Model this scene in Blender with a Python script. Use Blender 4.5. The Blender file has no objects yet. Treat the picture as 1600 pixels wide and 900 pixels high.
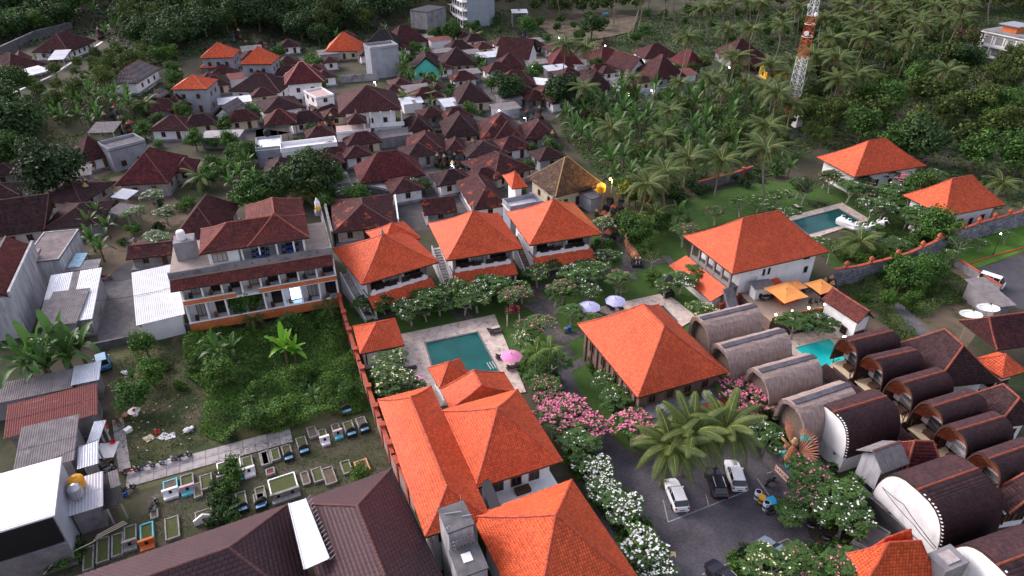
import bpy, math, random
import numpy as np
from math import sin, cos, pi, radians, sqrt, atan2, hypot
R = random.Random(7)
rng = np.random.default_rng(11)
scene = bpy.context.scene
COL = scene.collection
# ---------------------------------------------------------------- camera
CH, PITCH, F = 60.0, radians(32.5), 1067.0
cam = bpy.data.cameras.new('camera'); camo = bpy.data.objects.new('camera', cam)
COL.objects.link(camo); scene.camera = camo
camo.location = (0, 0, CH); camo.rotation_euler = (pi/2 - PITCH, 0, 0)
cam.sensor_width = 36; cam.lens = 36 * F / 1600; cam.clip_end = 5000; cam.clip_start = 0.5
# ---------------------------------------------------------------- sky, sun, exposure
SUN_EL, SUN_AZ = radians(32), radians(-60)       # azimuth from +Y towards +X
w = bpy.data.worlds.new("World"); scene.world = w; w.use_nodes = True
nt = w.node_tree; nt.nodes.clear()
sky = nt.nodes.new('ShaderNodeTexSky'); sky.sky_type = 'NISHITA'; sky.sun_disc = False
sky.sun_elevation = SUN_EL; sky.sun_rotation = SUN_AZ; sky.dust_density = 4.0; sky.air_density = 1.3; sky.ozone_density = 1.0
hs = nt.nodes.new('ShaderNodeHueSaturation'); hs.inputs['Saturation'].default_value = 0.45
bg = nt.nodes.new('ShaderNodeBackground'); bg.inputs['Strength'].default_value = 0.15
ow = nt.nodes.new('ShaderNodeOutputWorld')
tintn = nt.nodes.new('ShaderNodeMixRGB'); tintn.blend_type = 'MULTIPLY'; tintn.inputs[0].default_value = 1.0
tintn.inputs[2].default_value = (1.0, 0.955, 1.06, 1)
nt.links.new(sky.outputs[0], hs.inputs['Color']); nt.links.new(hs.outputs[0], tintn.inputs[1])
nt.links.new(tintn.outputs[0], bg.inputs[0]); nt.links.new(bg.outputs[0], ow.inputs[0])
sl = bpy.data.lights.new('sun', 'SUN'); sl.energy = 0.8; sl.angle = radians(25); sl.color = (1.0, 0.90, 0.82)
slo = bpy.data.objects.new('sun', sl); COL.objects.link(slo)
slo.rotation_euler = (pi/2 - SUN_EL, 0, -SUN_AZ + pi)
scene.view_settings.view_transform = 'Standard'; scene.view_settings.look = 'None'
scene.view_settings.exposure = 1.05; scene.view_settings.gamma = 1.0
scene.render.engine = 'CYCLES'
scene.cycles.max_bounces = 6; scene.cycles.diffuse_bounces = 3; scene.cycles.transparent_max_bounces = 8

# ---------------------------------------------------------------- photograph geometry
SP, CP = sin(PITCH), cos(PITCH)
def ray(px, py):
    u = (px - 800) / F; v = (py - 450) / F
    return u, CP - SP * v, -(SP + CP * v)
def P(px, py, z=0.0):
    a, b, c = ray(px, py); k = (z - CH) / c
    return (a * k, b * k, z)
def sstep(a, b, x):
    t = min(1.0, max(0.0, (x - a) / (b - a))); return t * t * (3 - 2 * t)
def terr(X, Y):
    z = 4.0 * sstep(178, 190, Y + 0.30 * (X + 150)) * sstep(-92, -104, X)        # raised ground behind the retaining walls
    d = Y - (262 + 0.25 * max(0, X + 60) + (60 if X > 60 else X + 0 if X > 0 else 0))
    if X < -100: d = Y - 250
    if d > 0: z = max(z, 0) + 0.34 * d * sstep(0, 60, d)
    return z
def G(px, py):
    a, b, c = ray(px, py); z = 0.0; lo = 30.0
    k = lo; prev = k
    while k < 900:
        if CH + c * k < terr(a * k, b * k): break
        prev = k; k += 1.5
    lo, hi = prev, k
    for _ in range(12):
        m = (lo + hi) / 2
        if CH + c * m < terr(a * m, b * m): hi = m
        else: lo = m
    return (a * hi, b * hi, terr(a * hi, b * hi))
def proj(p):
    x, y, z = p[0], p[1], p[2] - CH
    dep = y * CP - z * SP; up = y * SP + z * CP
    return 800 + F * x / dep, 450 - F * up / dep
TO = [None] + [(ox, oy) for oy in (0, 220, 440, 660) for ox in (0, 400, 800, 1180)]
def T(n, *pts):
    ox, oy = TO[n]; r = [(ox + x / 3.75, oy + y / 3.75) for x, y in pts]
    return r[0] if len(r) == 1 else r

# ---------------------------------------------------------------- materials
MATS = {}
def mat(name, col, col2=None, ns=1.0, rough=0.8, isl=0.0, obr=0.0, bump=0.0, bs=8.0, metal=0.0, emit=None, es=0.0, col3=None, n3=0.15, t3=0.55, spec=0.3, stretch=None, trans=0.0, w3=0.06):
    if name in MATS: return MATS[name]
    m = bpy.data.materials.new(name); MATS[name] = m; m.use_nodes = True
    n = m.node_tree; N = n.nodes; L = n.links; bs_ = N['Principled BSDF']
    bs_.inputs['Roughness'].default_value = rough; bs_.inputs['Metallic'].default_value = metal
    bs_.inputs['Specular IOR Level'].default_value = spec
    c4 = tuple(col) + (1,)
    if emit: bs_.inputs['Emission Color'].default_value = tuple(emit) + (1,); bs_.inputs['Emission Strength'].default_value = es
    tc = N.new('ShaderNodeTexCoord'); src = tc.outputs['Object']
    if stretch:
        mp = N.new('ShaderNodeMapping'); mp.inputs['Scale'].default_value = stretch; L.new(src, mp.inputs[0]); src = mp.outputs[0]
    cur = None
    if col2:
        nz = N.new('ShaderNodeTexNoise'); nz.inputs['Scale'].default_value = ns; nz.inputs['Detail'].default_value = 5; nz.inputs['Roughness'].default_value = 0.62
        L.new(src, nz.inputs['Vector'])
        cr = N.new('ShaderNodeValToRGB'); cr.color_ramp.elements[0].position = 0.36; cr.color_ramp.elements[1].position = 0.64
        cr.color_ramp.elements[0].color = c4; cr.color_ramp.elements[1].color = tuple(col2) + (1,)
        L.new(nz.outputs['Fac'], cr.inputs[0]); cur = cr.outputs[0]
    else:
        rg = N.new('ShaderNodeRGB'); rg.outputs[0].default_value = c4; cur = rg.outputs[0]
    if col3:
        nz = N.new('ShaderNodeTexNoise'); nz.inputs['Scale'].default_value = n3; nz.inputs['Detail'].default_value = 6; nz.inputs['Roughness'].default_value = 0.7
        L.new(src, nz.inputs['Vector'])
        cr = N.new('ShaderNodeValToRGB'); cr.color_ramp.elements[0].position = t3; cr.color_ramp.elements[1].position = t3 + w3
        L.new(nz.outputs['Fac'], cr.inputs[0])
        mx = N.new('ShaderNodeMixRGB'); L.new(cr.outputs[0], mx.inputs[0]); L.new(cur, mx.inputs[1]); mx.inputs[2].default_value = tuple(col3) + (1,)
        cur = mx.outputs[0]
    if isl or obr:
        v = None
        if isl:
            g = N.new('ShaderNodeNewGeometry'); mr = N.new('ShaderNodeMapRange'); mr.inputs[3].default_value = 1 - isl; mr.inputs[4].default_value = 1 + isl
            L.new(g.outputs['Random Per Island'], mr.inputs[0]); v = mr.outputs[0]
        if obr:
            g = N.new('ShaderNodeObjectInfo'); mr = N.new('ShaderNodeMapRange'); mr.inputs[3].default_value = 1 - obr; mr.inputs[4].default_value = 1 + obr
            L.new(g.outputs['Random'], mr.inputs[0])
            if v:
                mu = N.new('ShaderNodeMath'); mu.operation = 'MULTIPLY'; L.new(v, mu.inputs[0]); L.new(mr.outputs[0], mu.inputs[1]); v = mu.outputs[0]
            else: v = mr.outputs[0]
        sc = N.new('ShaderNodeVectorMath'); sc.operation = 'SCALE'; L.new(cur, sc.inputs[0]); L.new(v, sc.inputs['Scale']); cur = sc.outputs[0]
    L.new(cur, bs_.inputs['Base Color'])
    if bump:
        nz = N.new('ShaderNodeTexNoise'); nz.inputs['Scale'].default_value = bs; nz.inputs['Detail'].default_value = 4; L.new(src, nz.inputs['Vector'])
        b = N.new('ShaderNodeBump'); b.inputs['Strength'].default_value = bump; b.inputs['Distance'].default_value = 0.1
        L.new(nz.outputs['Fac'], b.inputs['Height']); L.new(b.outputs[0], bs_.inputs['Normal'])
    if trans:
        tr = N.new('ShaderNodeBsdfTranslucent'); L.new(cur, tr.inputs[0]); ms = N.new('ShaderNodeMixShader'); ms.inputs[0].default_value = trans
        L.new(bs_.outputs[0], ms.inputs[1]); L.new(tr.outputs[0], ms.inputs[2]); L.new(ms.outputs[0], N['Material Output'].inputs[0])
    return m
m_orange = mat('orange_tile', (0.68, 0.108, 0.034), (0.58, 0.088, 0.029), 0.25, 0.6, isl=0.24, col3=(0.44, 0.070, 0.027), n3=1.3, t3=0.58, w3=.2, spec=0.35)
m_orange_w = mat('orange_tile_weathered', (0.70, 0.115, 0.040), (0.60, 0.092, 0.032), 0.5, 0.6, isl=0.18, col3=(0.22, 0.06, 0.035), n3=2.4, t3=0.60, stretch=(1, 1, 1), spec=0.35)
m_ocap = mat('orange_ridge', (0.46, 0.07, 0.028), (0.28, 0.045, 0.022), 2.0, 0.6, isl=0.15)
m_maroon = mat('maroon_tile', (0.082, 0.027, 0.028), (0.052, 0.021, 0.024), 0.6, 0.8, isl=0.34, spec=0.2)
m_maroon2 = mat('dark_brown_tile', (0.052, 0.026, 0.027), (0.038, 0.021, 0.025), 0.5, 0.85, isl=0.35, spec=0.2)
m_redtile = mat('red_maroon_tile', (0.135, 0.028, 0.030), (0.075, 0.021, 0.025), 0.7, 0.8, isl=0.35, spec=0.2)
m_patchy = mat('patchy_old_tile', (0.078, 0.028, 0.028), (0.055, 0.022, 0.025), 0.8, 0.85, isl=0.30, col3=(0.32, 0.075, 0.035), n3=0.35, t3=0.56, spec=0.2)
m_hotel = mat('weathered_red_tile', (0.155, 0.040, 0.033), (0.095, 0.030, 0.028), 0.7, 0.8, isl=0.30, spec=0.2)
m_moss = mat('mossy_old_tile', (0.115, 0.065, 0.045), (0.065, 0.045, 0.038), 1.2, 0.9, isl=0.35, col3=(0.22, 0.15, 0.055), n3=1.0, t3=0.58)
m_cottile = mat('cottage_brown_tile', (0.060, 0.026, 0.028), (0.040, 0.022, 0.026), 0.6, 0.75, isl=0.30, col3=(0.13, 0.045, 0.035), n3=1.2, t3=0.66, spec=0.25)
m_ccap = mat('terracotta_ridge', (0.30, 0.07, 0.035), (0.16, 0.045, 0.03), 2.0, 0.7)
m_mcap = mat('maroon_ridge', (0.12, 0.05, 0.045), (0.07, 0.035, 0.035), 1.5, 0.8)
m_shingle = mat('brown_shingle', (0.066, 0.030, 0.036), (0.052, 0.027, 0.034), 0.15, 0.6, isl=0.10, spec=0.4)
m_white = mat('white_plaster', (0.78, 0.77, 0.78), (0.70, 0.69, 0.70), 0.7, 0.85, col3=(0.42, 0.41, 0.42), n3=0.6, t3=0.62, w3=0.25)
m_whitec = mat('clean_white_plaster', (0.78, 0.78, 0.78), (0.66, 0.66, 0.66), 0.7, 0.85, col3=(0.36, 0.36, 0.35), n3=0.7, t3=0.58, w3=0.25, stretch=(1, 1, .5))
m_cream = mat('cream_plaster', (0.62, 0.54, 0.40), (0.52, 0.45, 0.34), 0.8, 0.85)
m_grey = mat('grey_plaster', (0.30, 0.31, 0.35), (0.22, 0.23, 0.26), 0.5, 0.9, col3=(0.14, 0.14, 0.16), n3=0.5, t3=0.60, w3=0.2)
m_concrete = mat('stained_concrete', (0.26, 0.25, 0.26), (0.16, 0.15, 0.16), 0.5, 0.95, col3=(0.08, 0.075, 0.08), n3=0.5, t3=0.56, w3=0.2, bump=0.2)
m_dconc = mat('dark_stained_concrete', (0.14, 0.135, 0.14), (0.08, 0.078, 0.08), 0.8, 0.95, col3=(0.30, 0.29, 0.30), n3=1.3, t3=0.62, w3=0.1)
m_streak = mat('streaked_concrete', (0.46, 0.46, 0.48), (0.28, 0.28, 0.30), 1.4, 0.95, col3=(0.13, 0.13, 0.14), n3=0.8, t3=0.55, w3=0.25, stretch=(1, 1, 0.22))
m_tin = mat('galvanised_sheet', (0.46, 0.49, 0.55), (0.38, 0.40, 0.45), 0.6, 0.5, metal=0.2)
m_whitesheet = mat('pale_roof_sheet', (0.56, 0.57, 0.60), (0.48, 0.49, 0.52), 0.4, 0.6, spec=0.2)
m_rust = mat('rusted_sheet', (0.16, 0.035, 0.03), (0.11, 0.035, 0.035), 0.8, 0.8, col3=(0.30, 0.13, 0.09), n3=0.7, t3=0.58, w3=0.1, stretch=(0.3, 2, 1))
m_asb = mat('asbestos_sheet', (0.20, 0.18, 0.18), (0.14, 0.125, 0.13), 1.0, 0.95, col3=(0.27, 0.25, 0.25), n3=0.4, t3=0.58, w3=0.1, isl=0.12)
m_wood = mat('dark_wood', (0.07, 0.035, 0.022), (0.045, 0.025, 0.018), 3.0, 0.7)
m_bwood = mat('brown_wood', (0.22, 0.10, 0.05), (0.15, 0.07, 0.035), 3.0, 0.7)
m_glass = mat('dark_glass', (0.015, 0.018, 0.022), rough=0.15, spec=0.6)
m_curt = mat('curtained_glass', (0.45, 0.43, 0.40), (0.30, 0.29, 0.28), 2.5, 0.4, stretch=(4, 4, 0.3))
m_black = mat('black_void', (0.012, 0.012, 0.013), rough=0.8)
m_blackstone = mat('black_lava_stone', (0.035, 0.034, 0.036), (0.022, 0.022, 0.024), 3, 0.95, bump=0.4)
m_trunk = mat('palm_bark', (0.25, 0.21, 0.17), (0.16, 0.13, 0.11), 2.0, 0.95, obr=0.15)
m_bark = mat('tree_bark', (0.15, 0.12, 0.09), (0.09, 0.07, 0.055), 2.0, 0.95)
m_pbark = mat('grey_frangipani_bark', (0.36, 0.33, 0.29), (0.25, 0.22, 0.19), 2.0, 0.9)
m_leaf = mat('broad_leaf', (0.066, 0.150, 0.022), (0.036, 0.088, 0.016), 0.6, 0.65, isl=0.40, obr=0.25, trans=0.2, spec=0.3)
m_leafd = mat('dark_leaf', (0.034, 0.078, 0.018), (0.022, 0.050, 0.014), 0.6, 0.7, isl=0.40, obr=0.25, trans=0.15, spec=0.3)
m_leafo = mat('olive_leaf', (0.090, 0.130, 0.028), (0.052, 0.082, 0.020), 0.6, 0.75, isl=0.40, obr=0.3, trans=0.15, spec=0.2)
m_leafg = mat('fresh_leaf', (0.10, 0.21, 0.022), (0.045, 0.10, 0.018), 0.6, 0.6, isl=0.40, obr=0.2, trans=0.25, spec=0.3)
m_fleaf = mat('frangipani_leaf', (0.070, 0.145, 0.028), (0.044, 0.095, 0.022), 0.8, 0.55, isl=0.4, obr=0.2, trans=0.2, spec=0.35)
m_palm = mat('coconut_leaf', (0.085, 0.125, 0.024), (0.052, 0.085, 0.020), 0.5, 0.6, isl=0.30, obr=0.25, trans=0.2, spec=0.3)
m_palmy = mat('yellow_green_palm_leaf', (0.115, 0.15, 0.024), (0.060, 0.095, 0.020), 0.5, 0.55, isl=0.28, obr=0.15, trans=0.2, spec=0.35)
m_palmdead = mat('dry_palm_leaf', (0.20, 0.12, 0.055), (0.14, 0.085, 0.045), 0.5, 0.8, isl=0.3, obr=0.2)
m_banana = mat('banana_leaf', (0.070, 0.160, 0.030), (0.042, 0.100, 0.022), 0.6, 0.5, isl=0.1, obr=0.30, trans=0.3, spec=0.4)
m_bananab = mat('bright_banana_leaf', (0.17, 0.40, 0.025), (0.12, 0.30, 0.02), 0.6, 0.5, isl=0.1, obr=0.15, trans=0.3, spec=0.4)
m_rachis = mat('frond_midrib', (0.22, 0.24, 0.06), rough=0.6)
m_fwhite = mat('white_petal', (0.82, 0.80, 0.76), rough=0.6, isl=0.12)
m_fpink = mat('pink_petal', (0.70, 0.12, 0.27), (0.66, 0.25, 0.32), 4, 0.6, isl=0.25)
m_fcream = mat('cream_petal', (0.80, 0.66, 0.32), (0.80, 0.74, 0.55), 4, 0.6, isl=0.15)
m_orangepaint = mat('orange_paint', (0.60, 0.17, 0.05), (0.48, 0.13, 0.04), 1.0, 0.8, col3=(0.30, 0.09, 0.04), n3=1.2, t3=0.62, w3=0.1)
m_redbrick = mat('red_brick_paint', (0.42, 0.085, 0.045), (0.30, 0.06, 0.035), 1.5, 0.85, col3=(0.12, 0.04, 0.03), n3=1.0, t3=0.62, w3=0.1)
m_steel = mat('galvanised_pipe', (0.55, 0.56, 0.58), rough=0.4, metal=0.5)
m_water1 = None

# ---------------------------------------------------------------- mesh collecting
class M:
    def __init__(s): s.v = []; s.f = []; s.mi = []; s.m = 0; s.mats = []
    def use(s, m):
        if m not in s.mats: s.mats.append(m)
        s.m = s.mats.index(m); return s
    def add(s, vs, fs):
        o = len(s.v); s.v.extend(vs); s.f.extend([tuple(i + o for i in f) for f in fs]); s.mi.extend([s.m] * len(fs)); return s
    def quad(s, a, b, c, d): return s.add([a, b, c, d], [(0, 1, 2, 3)])
    def poly(s, pts): return s.add(list(pts), [tuple(range(len(pts)))])
    def box(s, cx, cy, cz, sx, sy, sz, rz=0.0):
        c, n = cos(rz), sin(rz); vs = []
        for z in (-1, 1):
            for x, y in ((-1, -1), (1, -1), (1, 1), (-1, 1)):
                X, Y = x * sx / 2, y * sy / 2
                vs.append((cx + X * c - Y * n, cy + X * n + Y * c, cz + z * sz / 2))
        return s.add(vs, [(3, 2, 1, 0), (4, 5, 6, 7), (0, 1, 5, 4), (1, 2, 6, 5), (2, 3, 7, 6), (3, 0, 4, 7)])
    def bb(s, x0, x1, y0, y1, z0, z1): return s.box((x0 + x1) / 2, (y0 + y1) / 2, (z0 + z1) / 2, abs(x1 - x0), abs(y1 - y0), abs(z1 - z0))
    def prism(s, pts, z0, z1):
        n = len(pts); a = 0
        for i in range(n): a += pts[i][0] * pts[(i + 1) % n][1] - pts[(i + 1) % n][0] * pts[i][1]
        if a < 0: pts = pts[::-1]
        f0 = z0 if callable(z0) else (lambda x, y: z0); f1 = z1 if callable(z1) else (lambda x, y: z1)
        vs = [(p[0], p[1], f0(*p[:2])) for p in pts] + [(p[0], p[1], f1(*p[:2])) for p in pts]
        fs = [tuple(range(n - 1, -1, -1)), tuple(range(n, 2 * n))] + [(i, (i + 1) % n, n + (i + 1) % n, n + i) for i in range(n)]
        return s.add(vs, fs)
    def tube(s, pts, rad, n=6, cap=True):
        if not hasattr(rad, '__len__'): rad = [rad] * len(pts)
        vs = []; k = len(pts)
        for i, p in enumerate(pts):
            a = pts[max(0, i - 1)]; b = pts[min(k - 1, i + 1)]
            t = np.array(b, float) - np.array(a, float); t /= (np.linalg.norm(t) + 1e-9)
            u = np.cross(t, (0, 0, 1)) if abs(t[2]) < 0.95 else np.cross(t, (1, 0, 0)); u /= np.linalg.norm(u); v = np.cross(t, u)
            for j in range(n):
                q = np.array(p) + rad[i] * (cos(2 * pi * j / n) * u + sin(2 * pi * j / n) * v); vs.append(tuple(q))
        fs = [(i * n + j, i * n + (j + 1) % n, (i + 1) * n + (j + 1) % n, (i + 1) * n + j) for i in range(k - 1) for j in range(n)]
        fs = [f[::-1] for f in fs]
        if cap: fs += [tuple(range(n)), tuple(range(k * n - 1, (k - 1) * n - 1, -1))]
        return s.add(vs, fs)
    def bar(s, a, b, r=0.05, n=4): return s.tube([a, b], r, n)
    def lathe(s, prof, n=12, c=(0, 0, 0), sc=(1, 1)):
        vs = [(c[0] + r * cos(2 * pi * j / n) * sc[0], c[1] + r * sin(2 * pi * j / n) * sc[1], c[2] + z) for r, z in prof for j in range(n)]
        fs = [(i * n + j, i * n + (j + 1) % n, (i + 1) * n + (j + 1) % n, (i + 1) * n + j) for i in range(len(prof) - 1) for j in range(n)]
        if prof[0][0] > 1e-3: fs.append(tuple(range(n - 1, -1, -1)))
        if prof[-1][0] > 1e-3: fs.append(tuple(range((len(prof) - 1) * n, len(prof) * n)))
        return s.add(vs, fs)
    def ball(s, c, r, n=8, k=5, jit=0.0):
        rx, ry, rz_ = r if hasattr(r, '__len__') else (r, r, r)
        vs = []
        for i in range(k + 1):
            a = -pi / 2 + pi * i / k
            for j in range(n):
                q = 1 + R.uniform(-jit, jit)
                vs.append((c[0] + rx * q * cos(a) * cos(2 * pi * j / n), c[1] + ry * q * cos(a) * sin(2 * pi * j / n), c[2] + rz_ * q * sin(a)))
        return s.add(vs, [(i * n + j, i * n + (j + 1) % n, (i + 1) * n + (j + 1) % n, (i + 1) * n + j) for i in range(k) for j in range(n)])
    def mesh(s, name, m=None, smooth=False):
        me = bpy.data.meshes.new(name); me.from_pydata(s.v, [], s.f)
        if s.mats:
            for q in s.mats: me.materials.append(q)
            if len(s.mats) > 1: me.polygons.foreach_set('material_index', s.mi)
        elif m: me.materials.append(m)
        if smooth: me.polygons.foreach_set('use_smooth', [True] * len(s.f))
        me.update(); return me
def npmesh(name, V, Q, m, smooth=False, mi=None):
    me = bpy.data.meshes.new(name); V = np.asarray(V, np.float32); Q = np.asarray(Q, np.int32)
    k = Q.shape[1]; n = len(Q)
    me.vertices.add(len(V)); me.vertices.foreach_set('co', V.ravel()); me.loops.add(n * k); me.loops.foreach_set('vertex_index', Q.ravel())
    me.polygons.add(n); me.polygons.foreach_set('loop_start', np.arange(0, n * k, k, dtype=np.int32))
    if smooth: me.polygons.foreach_set('use_smooth', np.ones(n, bool))
    for q in (m if isinstance(m, (list, tuple)) else [m]): me.materials.append(q)
    if mi is not None: me.polygons.foreach_set('material_index', np.asarray(mi, np.int32))
    me.update(calc_edges=True); return me
def link(name, me, parent=None, loc=None, rz=None, kind=None):
    o = bpy.data.objects.new(name, me); COL.objects.link(o)
    if parent: o.parent = parent
    if loc is not None: o.location = loc
    if rz is not None: o.rotation_euler = (0, 0, rz)
    if kind: o['kind'] = kind
    return o
def part(name, m_, ma, parent, kind=None, smooth=False): return link(name, m_.mesh(name, ma, smooth), parent, kind=kind)
def tag(o, label, cat, group=None):
    o['label'] = label; o['category'] = cat
    if group: o['group'] = group
    return o
def root(name, label, cat, loc=(0, 0, 0), rz=0.0, group=None): return tag(link(name, None, None, loc, rz), label, cat, group)
def struct(name, me, loc=(0, 0, 0), rz=0.0): return link(name, me, None, loc, rz, 'structure')
def kids(o): return KID.get(o, [])
def copy_thing(src, loc, rz, label, scale=None, group=None):
    c = src.copy(); COL.objects.link(c); c.location = loc; c.rotation_euler = (0, 0, rz)
    if scale: c.scale = scale if hasattr(scale, '__len__') else (scale,) * 3
    c['label'] = label
    if group: c['group'] = group
    for ch in CH_OF(src):
        d = ch.copy(); COL.objects.link(d); d.parent = c
        for g in CH_OF(ch):
            e = g.copy(); COL.objects.link(e); e.parent = d
    return c
_cc = {}
def CH_OF(o):
    if o.name not in _cc: _cc[o.name] = list(o.children)
    return _cc[o.name]
LM = []      # landmarks for the plants' labels: (short phrase, px, py)
def landmark(ph, px, py): LM.append((ph, px, py))

# ---------------------------------------------------------------- footprints and roofs
AX = radians(22.9)
def fp3(a, b, c, z, zg=None):
    """three consecutive corners of a rectangle, as seen in the photo at height z -> centre, angle, width, depth"""
    A, B, C = (np.array(P(*q, z)[:2]) for q in (a, b, c))
    e1, e2 = A - B, C - B
    def off(e):
        t = (atan2(e[1], e[0]) - AX) % pi
        return min(t, pi - t)
    if off(e1) < off(e2): ew, ed = e1, e2
    else: ew, ed = e2, e1
    cen = B + (e1 + e2) / 2
    if ew[0] < 0: ew = -ew
    if ed[1] < 0: ed = -ed
    tw = atan2(ew[1], ew[0]); td = atan2(ed[1], ed[0]) - pi / 2
    lw, ld = np.linalg.norm(ew), np.linalg.norm(ed)
    rz = (tw * lw + td * ld) / (lw + ld)
    return (cen[0], cen[1]), rz, lw, ld
def fp2(b, c, z, d):
    B, C = (np.array(P(*q, z)[:2]) for q in (b, c)); e = C - B; L = np.linalg.norm(e); ang = atan2(e[1], e[0])
    n = np.array([-sin(ang), cos(ang)]); cen = B + e / 2 + n * d / 2
    return (cen[0], cen[1]), ang, L, d
def topz(cen, py, zlo=2, off=(0, 0)):
    lo, hi = 0, 60
    for _ in range(30):
        m = (lo + hi) / 2
        if proj((cen[0] + off[0], cen[1] + off[1], m))[1] > py: lo = m
        else: hi = m
    return lo
def tiles(fn, S, rows, w, up=0.05, seed=0, jit=0.012, arch=0.02, stag=False):
    """fn(s,t)->(N,3) positions; rows = t values; S(t)->(s0,s1). Overlapping tiles with thickness."""
    rg = np.random.default_rng(seed); s0l, s1l, t0l, t1l = [], [], [], []
    for i in range(len(rows) - 1):
        t0, t1 = rows[i], rows[i + 1]; a, b = S((t0 + t1) / 2)
        if b - a < 0.05: continue
        k0, k1 = math.floor(a / w + 0), math.ceil(b / w) + 1
        k = np.arange(k0, k1) - (0.5 if stag and i % 2 else 0); x0 = np.clip(k * w, a, b); x1 = np.clip((k + 1) * w, a, b); ok = x1 - x0 > 0.02
        s0l.append(x0[ok]); s1l.append(x1[ok]); t0l.append(np.full(ok.sum(), t0)); t1l.append(np.full(ok.sum(), t1))
    if not s0l: return None
    s0, s1, t0, t1 = map(np.concatenate, (s0l, s1l, t0l, t1l)); n = len(s0); sm = (s0 + s1) / 2
    tt1 = t1 + (t1 - t0) * 0.08
    e = 1e-3
    p = fn(sm, (t0 + t1) / 2); ps = fn(sm + e, (t0 + t1) / 2); pt = fn(sm, (t0 + t1) / 2 + e)
    nrm = np.cross(ps - p, pt - p); nrm /= (np.linalg.norm(nrm, axis=1, keepdims=True) + 1e-12)
    j = rg.uniform(-jit, jit, (n, 1))
    g = (s1 - s0) * 0.05
    lo = [fn(s, t0) for s in (s0 + g, sm, s1 - g)]; hi = [fn(s, tt1) for s in (s0 + g, sm, s1 - g)]
    V = np.stack([hi[0] + nrm * 0.01, hi[1] + nrm * (0.01 + arch), hi[2] + nrm * 0.01,
                  lo[0] + nrm * (up + j), lo[1] + nrm * (up + arch + j), lo[2] + nrm * (up - j),
                  lo[0], lo[1], lo[2]], axis=1).reshape(-1, 3)
    base = (np.arange(n) * 9)[:, None]
    q = np.array([[3, 4, 1, 0], [4, 5, 2, 1], [6, 7, 4, 3], [7, 8, 5, 4]])
    Q = (base[:, :, None] + q[None]).reshape(-1, 4)
    return V, Q
def face_tiles(p0, p1, q1, q0, tw, th, sag=0.0, seed=0, up=0.05, arch=0.02, stag=False):
    """eave p0->p1 (left to right from outside), top q0..q1"""
    p0, p1, q0, q1 = (np.array(x, float) for x in (p0, p1, q0, q1))
    L = np.linalg.norm(p1 - p0); ue = (p1 - p0) / L
    a0 = 0.0; a1 = np.dot(q0 - p0, ue); b1 = np.dot(q1 - p0, ue)
    h0 = q0 - p0 - ue * a1                                   # pure up-slope vector
    Hs = np.linalg.norm(h0); n = max(2, int(round(Hs / th)))
    def fn(s, t):
        r = p0 + ue * s[:, None] + h0 * t[:, None]
        r = r.copy(); r[:, 2] -= sag * 4 * np.clip(t, 0, 1) * (1 - np.clip(t, 0, 1)); return r
    return tiles(fn, lambda t: (a1 * t, L + (b1 - L) * t), np.linspace(0, 1, n + 1), tw, up=up, seed=seed, arch=arch, stag=stag)
def merge(lst):
    V, Q, o = [], [], 0
    for x in lst:
        if x is None: continue
        V.append(x[0]); Q.append(x[1] + o); o += len(x[0])
    return np.concatenate(V), np.concatenate(Q)
def capline(m, a, b, sag=0.0, r=0.14, seg=0.4):
    """a row of overlapping half-round ridge tiles from a (low) to b (high)"""
    a = np.array(a, float); b = np.array(b, float); L = np.linalg.norm(b - a); n = max(1, int(L / seg))
    def f(t):
        p = a + (b - a) * t; p = p.copy(); p[2] -= sag * 4 * t * (1 - t); return p
    d = (b - a); u = np.cross(d, (0, 0, 1)); u = u / (np.linalg.norm(u) + 1e-9)
    for i in range(n):
        p, q = f(i / n), f(min(1, (i + 1.12) / n)); vs = []
        for c, rr in ((p, r), (q, r * 0.8)):
            for k in range(5):
                an = pi * k / 4; vs.append(tuple(c + u * rr * cos(an) + np.array((0, 0, 1)) * (rr * sin(an) + 0.02)))
        m.add(vs, [(k, k + 1, 6 + k, 5 + k) for k in range(4)] + [(0, 1, 2, 3, 4)])
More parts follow.
